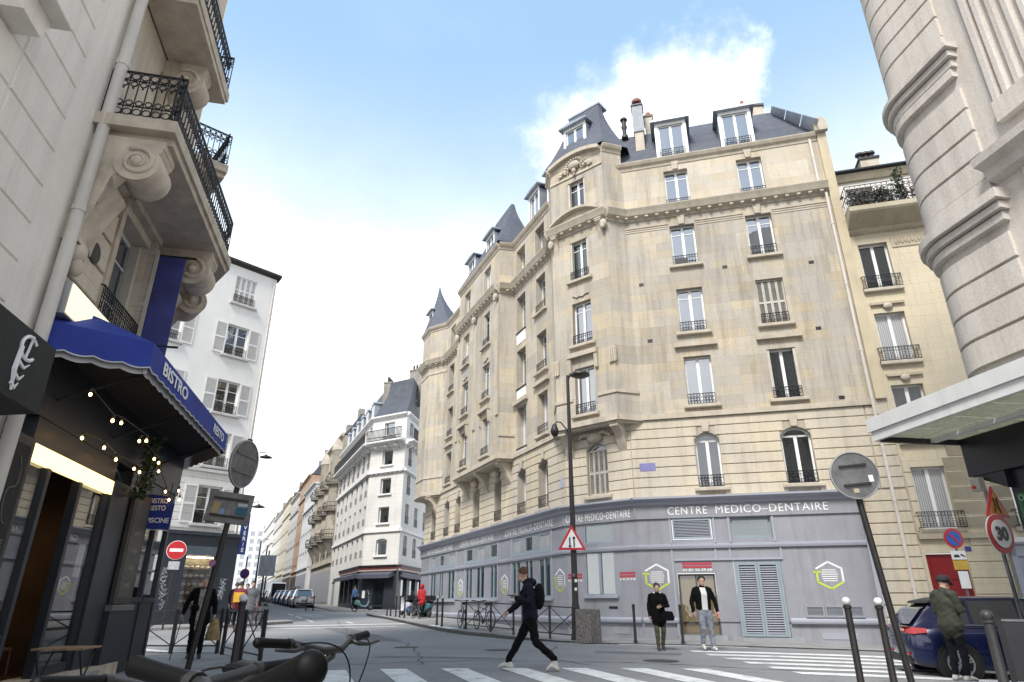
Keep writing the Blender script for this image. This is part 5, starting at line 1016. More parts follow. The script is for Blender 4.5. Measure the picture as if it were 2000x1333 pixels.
# ------------------------------------------------------------------ white building with shutters
dW = Vector((-.678, -.735)); PW = Vector((-12.6, 33))
FWB = Fa(PW+dW*9, PW+dW*1.0)                    # x = 9 - s
WBt = thing('white_shuttered_building', 'white rendered building with white louvred shutters and dark shop below', 'building', (*FWB.p(8), .3))
opW = [(6.35, z, 1.15, h, 0) for z, h in ((4.6, 1.75), (7.3, 1.7), (9.95, 1.7), (13.0, 1.7), (15.95, 1.55))]+[(3.0, z, 1.15, h, 0) for z, h in ((4.6, 1.75), (7.3, 1.7), (9.95, 1.7), (13.0, 1.7), (15.95, 1.55))]
wW = wall(WBt, FWB, -6, 8, 7.0, 18.2, opW, S_WH, reveal=.22); w1 = wall(WBt, FWB, -6, 8, 4.2, 7.0, opW, S_WC, reveal=.22); courses(w1, FWB, 0, 7.98, 4.35, 7.0, 8, opW, S_WC, .03, .03)
for k, (x, z, w, h, a) in enumerate(opW):
    window(WBt, FWB, x, z, w, h, 0, .14, G_SKY if k % 2 else G_DRK, True, .45, (.38, .7), True, S_WFR, 'closed' if k == 4 else 'open', mat('wb_sill', (.55, .54, .52), .8), shm=S_SHW)
part(MB().box(-6, 8.1, -.14, .3, 6.98, 7.12), 'band', S_WC, WBt, FWB.M)
molding(WBt, FWB, -6, 8.15, [(.2, 18.0), (-.1, 18.1), (-.25, 18.2), (-.25, 18.32), (.2, 18.4)], S_BROWN, 'gutter')
part(MB().prism([tuple(FWB.p(8)), tuple(FWB.p(8, 8)), tuple(FWB.p(7.9, 8)), tuple(FWB.p(7.9, .02))], .2, 18.1, 'z'), 'side_wall', S_WH, WBt, Matrix()); poly(WBt, [[FWB.w(-6, 0, 18.35), FWB.w(8.1, 0, 18.35), FWB.w(8.1, 8, 19.2), FWB.w(-6, 8, 19.2)]], S_ZN, 'roof')
pipe(WBt, FWB, 7.86, 4.3, 18.0, -.07, .05)
S_DSH = mat('shop_slate', (.030, .038, .052), .45, .1, 3)
opS = [(6.45, .9, 1.35, 2.3, 0)]
wall(WBt, FWB, -6, 8.02, -.1, 4.1, opS, S_DSH, 'shop_panel', .35, -.06); part(MB().box(-6, 8.1, -.2, .05, 4.08, 4.24), 'shop_cornice', S_DSH, WBt, FWB.M)
part(MB().box(8.02, 8.12, -.06, 3, -.1, 4.1), 'shop_return', S_DSH, WBt, FWB.M)
part(MB().box(5.75, 7.3, -.12, -.07, 3.2, 3.6), 'shutter_box', mat('shutter_box', (.09, .115, .14), .4), WBt, FWB.M); part(MB().box(5.6, 5.76, -.1, -.05, .3, 3.6).box(7.14, 7.3, -.1, -.05, .3, 3.2), 'shop_pilaster', S_DSH, WBt, FWB.M)
part(MB().box(5.77, 7.12, .3, .32, .9, 3.2), 'shop_backing', mat('shelf_back', (.22, .19, .11), .7, .2, 5, emis=None, es=0), WBt, FWB.M)
part(MB().box(5.85, 7.05, .03, .07, 3.1, 3.14), 'shelf_light', mat('shelf_tube', (1, .95, .8), .5, 0, emis=(1, .86, .6), es=14), WBt, FWB.M)
S_LOAF = mat('goods_cream', (.75, .68, .55), .6, .15, 6)
for i in range(5):
    sh = part(MB().box(5.8, 7.1, .08, .3, 1.15+i*.36, 1.17+i*.36), 'shelf', mat('shelf_wood', (.25, .18, .10), .6), WBt, FWB.M)
    for j in range(5): part(MB().ball((5.95+j*.25, .17, 1.25+i*.36), (.11, .08, .075), 8, 5), 'goods', S_LOAF, sh, FWB.M, True)
part(MB().box(5.78, 7.12, -.0, .01, .9, 3.2), 'pane', G_CLR, WBt, FWB.M)
GRF = mat('graffiti_white', (.6, .62, .65), .7, .2, 9)
for k, (x, z0, n) in enumerate(((4.95, 2.6, 26), (5.05, 1.9, 20), (7.65, 2.2, 26), (7.6, 1.7, 14), (5.1, 1.3, 14))):
    rnd = random.Random(k); mb = MB(); mb.tube([(x+.22*math.sin(i*1.9+k)*rnd.uniform(.3, 1), -.065, z0-.025*i+.12*math.sin(i*2.7)) for i in range(n)], .012, 4); part(mb, 'graffiti', GRF, WBt, FWB.M)
lav = thing('laundry_sign', 'blue vertical blade sign with white letters on the corner of the white building', 'sign', tuple(FWB.w(8.2, -.2, 3)))
part(MB().box(8.14, 8.5, -.06, .06, 3.35, 5.25), 'sign_case', mat('sign_deepblue', (.02, .05, .22), .4), lav, FWB.M)
for i, c_ in enumerate('LAVERIE'): text(lav, FWB, c_, 8.32, 5.1-i*.26, .26, S_WHT, -.075, bold=.006)
part(MB().box(8.0, 8.16, -.02, .02, 4.2, 4.26), 'bracket', S_BLK, lav, FWB.M)
def wall_lamp(lab, M):
    t = thing('wall_lamp', lab, 'lamp', M, 'street lamps on the white building'); part(MB().tube([(0, 0, 0), (.5, 0, .22), (.75, 0, .28), (.82, 0, .2)], .022, 6), 'arm', S_IR, t); part(MB().lathe([(.05, .12), (.08, .08), (.3, 0), (.31, -.04), (.2, -.06)], (.82, 0, .05), 14), 'shade', S_IR, t, None, 40)
wall_lamp('round shaded street lamp high on the white building edge', FWB.at(8.02, 8.1, -.05)); wall_lamp('lower round shaded street lamp behind the round traffic sign', FWB.at(8.02, 5.6, -.05))
# ------------------------------------------------------------------ ground, pavements, markings
def axis(a, b, fine0, fine1, f, c):
    v = []; x = a
    while x < b: v.append(x); x += f if fine0 <= x < fine1 else c
    return v+[b]
gx = axis(-340, 340, -30, 24, .75, 16); gy = axis(-60, 1500, -4, 70, .75, 14)
mb = MB(); mb.sheet([[(x, y, gz(x, y)) for x in gx] for y in gy]); g_ = struct(mb, 'road', S_AS)
def pav_z(x, y): return gz(x, y)+PV
def pavement(name, pts, zf=None, m=None, step=1.0):
    zf = zf or pav_z
    bm = bmesh.new(); vs = [bm.verts.new((p[0], p[1], 0)) for p in pts]; f = bm.faces.new(vs)
    xs = [p[0] for p in pts]; ys = [p[1] for p in pts]
    for ax, lo, hi in ((0, min(xs), max(xs)), (1, min(ys), max(ys))):
        k = lo+step
        while k < hi:
            co = [0, 0, 0]; no = [0, 0, 0]; co[ax] = k; no[ax] = 1
            bmesh.ops.bisect_plane(bm, geom=list(bm.verts)+list(bm.edges)+list(bm.faces), plane_co=co, plane_no=no); k += step
    for v in bm.verts: v.co.z = zf(v.co.x, v.co.y)
    me = bpy.data.meshes.new(name); bm.to_mesh(me); bm.free(); me.materials.append(m or S_PV); o = put(name, me); o['kind'] = 'structure'; return o
def kerb(par, pts, zf=None, L=1.0, w=.16):
    zf = zf or pav_z; P = [Vector(p) for p in pts]; rnd = random.Random(5)
    for i in range(len(P)-1):
        d = P[i+1]-P[i]; n = max(1, round(d.length/L)); d = d/n; t = d.normalized(); q = Vector((-t.y, t.x))
        for k in range(n):
            a, b = P[i]+d*k+t*.006, P[i]+d*(k+1)-t*.006; vs = []
            for p in (a, b):
                z = zf(p.x, p.y)+.006+rnd.uniform(-.003, .003); zb = gz(p.x, p.y)-.05
                vs += [(p.x+q.x*w, p.y+q.y*w, z), (p.x-q.x*.0, p.y-q.y*.0, z), (p.x-q.x*.015, p.y-q.y*.015, z-.015), (p.x-q.x*.02, p.y-q.y*.02, zb)]
            put('kerb_stone', MB().add(vs, [(0, 1, 5, 4), (1, 2, 6, 5), (2, 3, 7, 6), (0, 4, 7, 3), (0, 3, 2, 1), (4, 5, 6, 7)]).mesh('kerb_stone', S_KB), par)
# pavement round the corner building; it drops to the road at the crossing
def zcb(x, y): k = min(1, max(0, (x+.5)/2.5)); return gz(x, y)+PV*(1-k)+.02*k
K1 = [(-9.4, 45.5), (-8.3, 42.3), (-6.94, 39.2), (-4.94, 33.85), (-3.79, 30.6), (-2.61, 27.6), (-1.46, 25.2), (0, 23.1), (1.6, 21.7), (3.0, 20.95), (6.5, 20.25), (12, 18.7), (20, 16.5)]
pc_ = pavement('pavement', K1+[(20, 22), (4.3, 26), (-3, 45.5)], zcb); kerb(pc_, K1[::-1], zcb)
# pavement in front of the restaurant
K2 = [(-22, 19.6), (-12, 18.3), (-8.4, 17.6), (-6.9, 17.2), (-4.6, 13.8), (-3.6, 11), (-2.6, 5), (-1.6, -6)]
p2 = pavement('pavement', [(-22, 19.6), (-12, 18.3), (-8.4, 17.6), (-6.9, 17.2), (-4.6, 13.8), (-3.6, 11), (-2.6, 5), (-1.6, -6), (-14, -6), (-22, 8)]); kerb(p2, K2[1:-1][::-1])
# pavement of the white building and the far left side of the street
wbp = lambda x, y: tuple(FWB.p(x, y))
K3 = [wbp(-6, -2.2), wbp(6.8, -2.2), (PW.x+1.9, PW.y+1.2), (-16.4, 45), (-58, 142)]
p3 = pavement('pavement', K3+[(-75, 142), (-30, 40)], None, None, 3.0); kerb(p3, K3[:4])
# pavement on the right under the canopy, and the far right side of the street
K4 = [(4.6, -6), (4.35, 4), (3.75, 8.2), (4.3, 9.8), (5.8, 10.9), (9, 10.6), (20, 8)]
p4 = pavement('pavement', K4+[(20, -6)]); kerb(p4, K4)
cwp = Vector((-12.15, 55)); dLv = DL
K5 = [(6, 51), (-7.2, 50.9), (-11.5, 51.2), (-13.9, 53.2)]+[tuple(Vector((-14.4, 55.0))+dLv*t) for t in (2, 12, 30, 60, 105)]
p5 = pavement('pavement', K5+[(-40, 152), (6, 80)], None, mat('pavement_pale', (.27, .265, .26), .9, .1, 1), 3.0); kerb(p5, K5[:6][::-1])
lc = [0]
def mark(pts, z=.006, zf=None):
    zf = zf or gz; bm_ = MB(); c = [Vector(p) for p in pts]; n = 6; rows = []
    for i in range(n+1): a = c[0].lerp(c[3], i/n); b = c[1].lerp(c[2], i/n); rows.append([(*a.lerp(b, j/3), zf(*a.lerp(b, j/3))+z) for j in range(4)])
    bm_.sheet(rows); o = part(bm_, 'road_marking', S_LINE); o['kind'] = 'structure'; return o
hd = Vector((.29, -.957))
for i in range(-2, 6):
    a = Vector((-2.5+i*1.14, 13.6+.02*i)); b = a+Vector((.5, .0)); mark([a, b, b+hd*3.3, a+hd*3.3])
ds = Vector((.985, -.17))
for i in range(6):
    a = Vector((4.6+.12*i, 18.5-i*1.02)); mark([a, a+ds*5.2, a+ds*5.2+Vector((0, -.48)), a+Vector((0, -.48))])
mark([(3.1, 20.75), (6.6, 19.95), (6.6, 19.75), (3.1, 20.5)])
# far markings on the rising street: stop line, crossing bars and arrows
def P_L(s, o): q = Vector((-6.5, 33))+dLv*s+Vector((-.9185, -.3955))*o; return (q.x, q.y)
for (s0, s1, o0, o1) in ((0, .5, -1.6, 5.2), (4, 7, 2.2, 2.34), (9, 12, 2.2, 2.34), (14, 17, 2.2, 2.34), (1.6, 3.4, .6, .76), (-2.2, -1.9, -.6, 5.8)): mark([P_L(s0, o0), P_L(s0, o1), P_L(s1, o1), P_L(s1, o0)])
for i in range(5): mark([P_L(8+0*i, 4.0+i*.8), P_L(8, 4.4+i*.8), P_L(10.2, 4.4+i*.8), P_L(10.2, 4.0+i*.8)])
for (s, o) in ((12, .6), (13.2, 1.2), (14.5, .5), (17, 1.0)): mark([P_L(s, o), P_L(s, o+.9), P_L(s+.35, o+.9), P_L(s+.35, o)])
mark([(-12.5, 21), (-9.2, 18.9), (-9.1, 19.1), (-12.4, 21.2)]); mark([(-3.7, 30.0), (-2.4, 26.9), (-2.0, 27.1), (-3.3, 30.2)], .008, zcb)
# manhole cover
o = part(MB().lathe([(.32, 0), (.32, .004)], (-.4, 18.5, gz(-.4, 18.5)+.004), 24), 'manhole_cover', mat('manhole', (.07, .068, .065), .6, .3, 30)); tag(o, 'round iron manhole cover in the asphalt beyond the crossing', 'manhole cover')
# ------------------------------------------------------------------ white corner building with the dark cafe, across the next street
CW = thing('white_corner_building', 'white corner building with grey mansard and dark cafe on the ground floor', 'building', (-12.15, 55, .8))
FWl = Fa(cwp+dLv*16.5, cwp); FWc = Fa(cwp, (-8.9, 53)); FWr = Fa((-8.9, 53), (-8.9+.136*14, 53+.99*14))
S_CW = stone_mat('white_painted_stone', (.70, .685, .65), (.72, .70, .66), (.62, .61, .58), 2, .34, .006, (.52, .51, .49), .25, 0, .5)
S_CW2 = mat('white_top_floor', (.78, .77, .75), .85, .04, 1, dirt=.12)
FZ = (4.75, 7.25, 9.6, 12.0)
def far_rail(w, h=.95):
    mb = MB(); n = round(w/.14)
    for z in (.05, .3, h): mb.box(-w/2, w/2, -.02, .02, z-.025, z+.025)
    for i in range(n+1): x = -w/2+w*i/n; mb.box(x-.02, x+.02, -.015, .015, .05, h)
    return mb.mesh('balcony_railing', S_IR)
for F, cols, w, rl_ in ((FWl, (1.2, 3.6, 6.1, 8.6, 11.1, 13.5, 15.6), .95, .5), (FWc, (FWc.len/2,), 1.15, 0), (FWr, (1.5, 4.2, 7, 10), .95, .6)):
    ops_ = [(c, z, w, 1.6 if F is not FWc else 1.3, .12 if z < 5 else 0) for z in FZ for c in cols]; top = [(c, 14.55, w, 1.15, 0) for c in cols]
    wall(CW, F, 0, F.len, 4.0, 13.9, ops_, S_CW, reveal=.28); wall(CW, F, 0, F.len, 13.9, 16.2, top, S_CW2, 'attic_wall', .22)
    for (c, z, ww, h, a) in ops_+top: window(CW, F, c, z, ww, h, a, .2, (G_SKY, G_DRK, G_DRK)[int(c*7+z) % 3], F is FWc, rl_ if z < 14 else 0, (), F is not FWc, S_WFR, dense=.16, fancy=False, sillm=S_CW2)
    band(CW, F, -.05, F.len+.05, 6.55, 6.8, .14, S_CW2); band(CW, F, -.05, F.len+.05, 11.35, 11.6, .22, S_CW2); modillions(CW, F, .1, F.len-.1, 11.2, S_CW2, .5, .18, .14, .16)
    molding(CW, F, -.1, F.len+.1, [(0, 13.5), (-.15, 13.55), (-.3, 13.75), (-.75, 13.85), (-.75, 13.98), (0, 14.0)], S_CW2, 'balcony_slab'); modillions(CW, F, .2, F.len-.2, 13.35, S_CW2, .9, .26, .4, .3)
    put('balcony_railing', far_rail(F.len), CW, F.at(F.len/2, 14.0, -.66))
    molding(CW, F, -.1, F.len+.1, [(0, 16.0), (-.12, 16.05), (-.3, 16.2), (-.3, 16.32), (0, 16.4)], S_CW2, 'gutter_cornice')
    # cafe
    oc = [(FWc.len/2+.1, .7, 1.15, 2.1, 0)] if F is FWc else [(c_+.6, 1.3, 1.6, 1.8, 0) for c_ in (1.0, 3.4, 5.8)] if F is FWr else [(F.len-1.5-i*2.2, 1.2, 1.7, 1.9, 0) for i in range(4)]
    wall(CW, F, 0 if F is not FWl else F.len-9.5, F.len, .0, 4.0, oc, S_DSH, 'cafe_front', .2, -.08)
    for (c, z, ww, h, a) in oc: window(CW, F, c, z, ww, h, 0, .06, (G_DRK if F is not FWr else G_SHOP), False, 0, (), False, S_DSH)
    x0 = 0 if F is not FWl else F.len-9.5
    part(MB().box(x0, F.len, -.26, -.08, 3.72, 3.86), 'cornice_strip', mat('cafe_red', (.14, .03, .03), .5), CW, F.M); part(MB().box(x0, F.len, -.22, -.08, 3.58, 3.72), 'cornice_strip', mat('cafe_cream', (.55, .42, .36), .5), CW, F.M); part(MB().box(x0, F.len, -.3, 0, 3.86, 4.02), 'cafe_cornice', S_BLK, CW, F.M)
    part(MB().prism([(-.1, 3.55), (-.75, 3.3), (-.75, 3.02), (-.7, 3.02), (-.1, 3.2)], x0+.25, F.len-.25, 'x'), 'cafe_awning', mat('awning_slate', (.09, .095, .125), .6, .1), CW, F.M)
    part(MB().box(x0, F.len, -.13, -.08, 1.0, 1.08), 'cafe_rail', S_DSH, CW, F.M)
wall(CW, FWl, 0, FWl.len-9.5, .0, 4.0, [(2.5, 1, 2.2, 2.2, 0)], S_CW, 'wall', .3); part(MB().box(1.4, 3.6, .1, .14, .6, 3.2), 'roller_shutter', S_SLW, CW, FWl.M)
part(MB().box(.35, .65, -.1, -.085, 1.6, 2.15), 'menu_frame', S_PRW, CW, FWc.M)
MZ = mat('zinc_dark', (.075, .083, .10), .6, .15, 2)
hip(CW, [FWl.p(0, -.1), FWc.p(0, -.12), FWc.p(FWc.len, -.12), FWr.p(14, -.1), FWr.p(14, 7), FWl.p(0, 9)], [FWl.p(0, 1.3), FWc.p(.62, 1.25), FWc.p(FWc.len-.62, 1.25), FWr.p(14, 1.3), FWr.p(14, 5), FWl.p(0, 6)], 16.35, 19.9, 6, .8, mt=MZ)
def mini_dormer(B, F, x, z):
    o = part(MB().box(-.55, .55, -.05, 1.6, 0, 1.75).prism([(-.7, 1.75), (.7, 1.75), (0, 2.1)], -.15, 1.7), 'dormer', S_ZN, B, F.at(x, z, .35)); put('window_frame', cached(('mdf',), lambda: frame_mesh(.8, 1.5, 0, -.1, True, (), S_WFR, .08)), o, W[o.name] @ T(0, 0, .15)); put('pane', cached(('mdp',), lambda: pane_mesh(-.36, .36, .06, 1.42, -.1, G_SKY)), o, W[o.name] @ T(0, 0, .15))
for x in (1.6, 4.1, 6.6, 9.1, 11.6, 14.2): mini_dormer(CW, FWl, x, 16.45)
mini_dormer(CW, FWr, 3.4, 16.45); mini_dormer(CW, FWr, 7, 16.45)
S_CHG = mat('chimney_grey', (.30, .28, .25), .9, .15, 2)
for (F, x, y, w, h) in ((FWc, 1.9, 3.0, 1.5, 3.0), (FWc, -.2, 3.6, .9, 2.0), (FWr, 3.5, 2.6, 1.4, 1.6)):
    ch = part(MB().box(x-w/2, x+w/2, y, y+.7, 18, 18.4+h), 'chimney', S_CHG, CW, F.M); part(MB().box(x-w/2-.05, x+w/2+.05, y-.05, y+.75, 18.4+h, 18.52+h), 'chimney_cap', S_CHG, ch, F.M)
    for i in range(4): part(MB().lathe([(.11, 0), (.09, .55)], tuple(F.w(x-w/2+.2+i*(w-.4)/3, y+.35, 18.5+h)), 8), 'chimney_pot', MATS['vent_dark'], ch, Matrix())
# ------------------------------------------------------------------ row of buildings up the street
S_BOW = mat('weathered_stone', (.50, .45, .37), .9, .18, 1.2, .2, 8, dirt=.45)
def row_building(lab, s0, s1, h, m, style, seed, out=0.0, side=1):
    base = cwp+dLv*s0; F = Fa(cwp+dLv*s1, base) ; rnd = random.Random(seed); Lw = F.len
    B = thing('street_building', lab, 'building', (*F.p(Lw/2), gz(*F.p(Lw/2))), 'buildings up the street')
    zb = gz(*F.p(Lw/2)); nf = max(4, int((h-4)/2.75)); nc = max(2, int(Lw/2.3)); ops_ = []
    for f in range(nf):
        for c in range(nc): ops_.append(((c+.5)*Lw/nc, zb+4.3+f*(h-4.4)/nf+.35, .95 if style != 'modern' else 1.5, 1.55, 0))
    wall(B, F, 0, Lw, zb-.5, zb+h, ops_, m, reveal=.3, y=-out)
    for (c, z, w, hh, a) in ops_:
        window(B, F, c, z, w, hh, 0, .18-out, rnd.choice((G_DRK, G_DRK, G_SKY)), False, .5 if style != 'modern' else 0, (), True, S_WFR, dense=.2, fancy=False)
    for z in (zb+4.0, zb+h-2.9): band(B, F, 0, Lw, z, z+.22, .22+out, m, 'band')
    molding(B, F, -.1, Lw+.1, [(0, zb+h-.2), (-.35-out, zb+h-.05), (-.35-out, zb+h+.1), (0, zb+h+.15)], m, 'cornice')
    part(MB().prism([tuple(F.p(Lw, -out)), tuple(F.p(Lw, 9)), tuple(F.p(Lw-.05, 9)), tuple(F.p(Lw-.05, -out))], zb, zb+h, 'z'), 'gable_wall', m, B, Matrix())
    if style != 'modern': hip(B, [F.p(0, -out), F.p(Lw, -out), F.p(Lw, 9), F.p(0, 9)], [F.p(0, 1.6), F.p(Lw, 1.6), F.p(Lw, 6), F.p(0, 6)], zb+h+.1, zb+h+2.6, 3, .4, mt=MATS['zinc_dark'])
    else: part(MB().prism([tuple(F.p(0, 0)), tuple(F.p(Lw, 0)), tuple(F.p(Lw, 9)), tuple(F.p(0, 9))], zb+h, zb+h+.2, 'z'), 'flat_roof', m, B, Matrix())
    for i in range(2):
        x = Lw*(.25+.5*i); ch = part(MB().box(x-.5, x+.5, 2, 2.7, zb+h+1, zb+h+4+rnd.uniform(-.5, .8)), 'chimney', S_CHG if seed % 2 else S_TC, B, F.M)
    part(MB().box(.4, Lw-.4, -out-.05, -out, zb+.2, zb+3.4), 'shopfront', S_SLW if seed == 11 else rnd.choice((S_DSH, S_SLW, S_BRN)), B, F.M)
    return B, F, zb, nc
def bowrail():
    mb = MB()
    for z in (.16, .5, .95): mb.ring((0, 0, z), 1.5, .03, 24, 4, 'xy')
    for i in range(34): a = i*2*math.pi/34; mb.tube([(1.5*math.cos(a), 1.5*math.sin(a), .14), (1.62*math.cos(a), 1.62*math.sin(a), .5), (1.5*math.cos(a), 1.5*math.sin(a), .95)], .022, 4, False)
    return mb.mesh('balcony_railing', S_IR)
B, F, zb, nc = row_building('weathered stone building with bowed balconies next to the white corner building', 16.6, 33, 17.5, S_BOW, 'bow', 11)
for i, x in enumerate((F.len-2.2, F.len-6.5, F.len-11, F.len-15)):
    mb = MB()
    for zz in (7.3, 10.1, 12.9):
        pass
    part(MB().lathe([(1.25, 7.2), (1.3, 7.4), (1.2, 7.5), (1.2, 16.8), (1.35, 17), (1.1, 18.2), (.5, 19.2)] if i in (0, 2) else [(1.2, 7.2), (1.25, 7.4), (1.1, 7.5), (1.1, 15)], (0, 0, 0), 14), 'bow_front', S_BOW, B, F.at(x, zb-.9, .45), 40)
    part(MB().lathe([(.15, 5.4), (.5, 6), (1.2, 7.2)], (0, 0, 0), 14), 'bow_corbel', S_BOW, B, F.at(x, zb-.9, .3), 40)
    for zz in (7.4, 10.3, 13.2): 
        part(MB().lathe([(1.55, 0), (1.6, .12), (1.3, .14)], (0, 0, 0), 14), 'balcony_slab', S_BOW, B, F.at(x, zb-.9+zz, .4), 40); put('balcony_railing', cached(('bowrail',), bowrail), B, F.at(x, zb-.9+zz, .4))
row_building('smooth white modern building with blue windows up the street', 33.2, 45, 14.6, mat('modern_white', (.66, .66, .66), .8, .05, 1), 'modern', 12, .5)
row_building('orange brick building with pale bands up the street', 45.2, 58, 17.5, mat('brick_orange', (.45, .31, .215), .9, .15, 2, dirt=.3), 'old', 13)
row_building('grey-white building with dark gutter up the street', 58.2, 72, 16.5, mat('row_greywhite', (.55, .53, .50), .9, .08, 1, dirt=.3), 'old', 14)
row_building('cream building half way up the street', 72.2, 88, 17.5, mat('row_cream', (.60, .54, .43), .9, .08, 1, dirt=.2), 'old', 15)
row_building('pale stone building far up the street', 88.2, 112, 16.8, mat('row_pale', (.62, .60, .55), .9, .08, 1), 'old', 16)
row_building('off-white building at the far end of the row', 112.2, 150, 17.5, mat('row_offwhite', (.68, .66, .63), .9, .06, 1), 'old', 17)
B = thing('brick_chimney_stack', 'tall red brick stack rising behind the bowed stone building', 'building', (*(cwp+dLv*33), 1)); FT = Fa(cwp+dLv*40+Vector((3.5, 1.5)), cwp+dLv*34+Vector((3.5, 1.5)))
part(MB().box(0, FT.len, 0, 4, 1, 21.3), 'brick_wall', mat('brick_dark', (.16, .085, .075), .9, .2, 3), B, FT.M); part(MB().box(-.05, FT.len+.05, -.05, 4.05, 19.6, 22.6), 'brick_top', mat('brick_red', (.42, .13, .07), .85, .12, 3), B, FT.M)
for i in range(6): part(MB().lathe([(.15, 0), (.12, .6)], tuple(FT.w(.5+i, 1, 22.6)), 8), 'chimney_pot', S_TC, B, Matrix())
# apartment block that closes the street on the hill
FD = Fa((-118, 262), (-84, 268)); DB = thing('distant_apartment_block', 'pale distant apartment block closing the view at the end of the street', 'building', (-100, 264, 4))
opd = [(1.5+i*2.8, 9+j*2.9, 1.5, 1.7, 0) for i in range(12) for j in range(7)]
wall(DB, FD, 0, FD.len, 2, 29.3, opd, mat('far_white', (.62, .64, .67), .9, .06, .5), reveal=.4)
for k, (x, z, w, h, a) in enumerate(opd): put('window', cached(('dw',), lambda: MB().box(-.75, .75, .2, .3, 0, 1.7).mesh('window', G_SKY)), DB, FD.at(x, z))
for i in range(5): part(MB().box(2+i*7, 5+i*7, 2, 5, 29.3, 31+(i % 2)*.7), 'roof_block', MATS['far_white'], DB, FD.M)
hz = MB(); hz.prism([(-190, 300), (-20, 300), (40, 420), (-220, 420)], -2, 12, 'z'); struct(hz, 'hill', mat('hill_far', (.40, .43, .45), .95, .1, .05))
def left_building(lab, t0, t1, h, m, seed):
    a = Vector((-13.3, 32.3))+Vector((-1.2, .3)); F = Fa(a+dLv*t0, a+dLv*t1); B = thing('street_building', lab, 'building', (*F.p(F.len/2), gz(*F.p(F.len/2))), 'buildings up the street'); zb = gz(*F.p(F.len/2))
    nc = max(2, int(F.len/3)); ops_ = [((c+.5)*F.len/nc, zb+4.4+f*2.8, 1, 1.6, 0) for f in range(4) for c in range(nc)]
    wall(B, F, 0, F.len, zb-.5, zb+h, ops_, m); 
    for (c, z, w, hh, a_) in ops_: window(B, F, c, z, w, hh, 0, .15, G_DRK, False, .4, (), True, fancy=False, dense=.3)
    part(MB().box(.2, F.len-.2, -.06, 0, zb, zb+3.4), 'shopfront', S_DSH, B, F.M); poly(B, [[F.w(0, 0, zb+h), F.w(F.len, 0, zb+h), F.w(F.len, 8, zb+h+1), F.w(0, 8, zb+h+1)]], S_ZN, 'roof')
left_building('pale building behind the white shuttered building on the left side', 9, 36, 17, MATS['row_cream'], 1); left_building('far pale building on the left side of the street', 36.2, 110, 16, MATS['row_offwhite'], 2)

# repaired strips and a drain cover in the asphalt
S_PAT2 = mat('asphalt_patch', (.185, .185, .19), .92, .12, 1.5, .6, 200, spec=.3)
def patch(pts):
    o = mark(pts, .004); o.data.materials.clear(); o.data.materials.append(S_PAT2); o.name = 'road_patch'
patch([(-4.6, 22.5), (-3.4, 22.2), (-7.4, 31.0), (-8.4, 30.6)]); patch([(2.0, 17.6), (4.0, 16.9), (4.2, 17.6), (2.2, 18.3)]); patch([(-3.2, 16.4), (-.2, 15.6), (-.1, 16.0), (-3.1, 16.8)])

S_TAR = mat('tar_seam', (.05, .05, .052), .7, .2, 6)
def seam(pts):
    mb = MB(); rows = []; P = [Vector(p) for p in pts]; n = 14
    for i in range(len(P)-1):
        for k in range(n):
            p = P[i].lerp(P[i+1], k/n); d = (P[i+1]-P[i]).normalized(); q = Vector((-d.y, d.x)); w = .022+.012*math.sin(k*1.7+i); o_ = .05*math.sin(k*.9+i*2); a, b = p+q*(o_-w), p+q*(o_+w); rows.append([(a.x, a.y, gz(a.x, a.y)+.005), (b.x, b.y, gz(b.x, b.y)+.005)])
    mb.sheet(rows); struct(mb, 'tar_seam', S_TAR)
seam([(-4.2, 14.6), (-1, 15.3), (2.4, 15.0), (6, 13.2)]); seam([(-6.2, 27), (-3.1, 21), (-2.2, 17), (-1.8, 14.2)]); seam([(-9, 36), (-6.2, 27)]); seam([(0, 21.5), (3, 19.2), (7, 18.9)]); seam([(1.2, 19.8), (.8, 16), (1.6, 14.2)])
for x, y, r, lab in ((-2.9, 19.6, .3, 'small iron cover near the long tar seam'), (3.2, 15.4, .34, 'iron cover between the two crossings')):
    o = part(MB().lathe([(r+.05, 0), (r+.05, .003), (r, .004), (r, .006)], (x, y, gz(x, y)+.004), 24), 'manhole_cover', MATS['manhole']); tag(o, lab, 'manhole cover')
# ------------------------------------------------------------------ street furniture
S_HEAD = mat('bollard_white', (.72, .72, .70), .5, .15, 20)
def bollard(lab, x, y, z, h=1.08, white=True, lean=(0, 0), r=.042, m=None):
    t = thing('bollard', lab, 'bollard', (x, y, z), 'street bollards'); m = m or S_BROWN
    part(MB().lathe([(r*1.5, -.05), (r*1.5, .03), (r*1.05, .1), (r*1.05, .12), (r, .13), (r*.95, h-.14), (r*1.2, h-.13), (r*1.2, h-.10), (r*.7, h-.09)], (0, 0, 0), 12), 'post', m, t, None, 40)
    part(MB().ball((0, 0, h-.05), r*1.22, 12, 8), 'head', S_HEAD if white else m, t, None, True)
    t.rotation_euler = (lean[0], lean[1], 0); return t
def z2(x, y): return gz(x, y)+PV
bollard('white-headed bollard left of the leaning disc sign pole on the right', 4.22, 8.75, z2(4.22, 8.75), 1.12); bollard('white-headed bollard right beside the leaning disc sign pole', 4.62, 8.75, z2(4.62, 8.75), 1.12)
bollard('nearest white-headed bollard beside the parked bicycles', -3.98, 10.25, z2(-3.98, 10.25), 1.2, r=.05)
bollard('white-headed bollard at the far end of the corner building railing', -3.2, 29.8, zcb(-3.2, 29.8), 1.15); bollard('white-headed bollard next to the bicycles chained at the railing', -2.85, 28.5, zcb(-2.85, 28.5), 1.15)
bollard('dark bollard beside the woman with the shoulder bag', 3.65, 20.9, zcb(3.65, 20.9), 1.08, False); bollard('dark bollard beside the man in the white shirt', 5.0, 20.7, zcb(5.0, 20.7), 1.08, False)
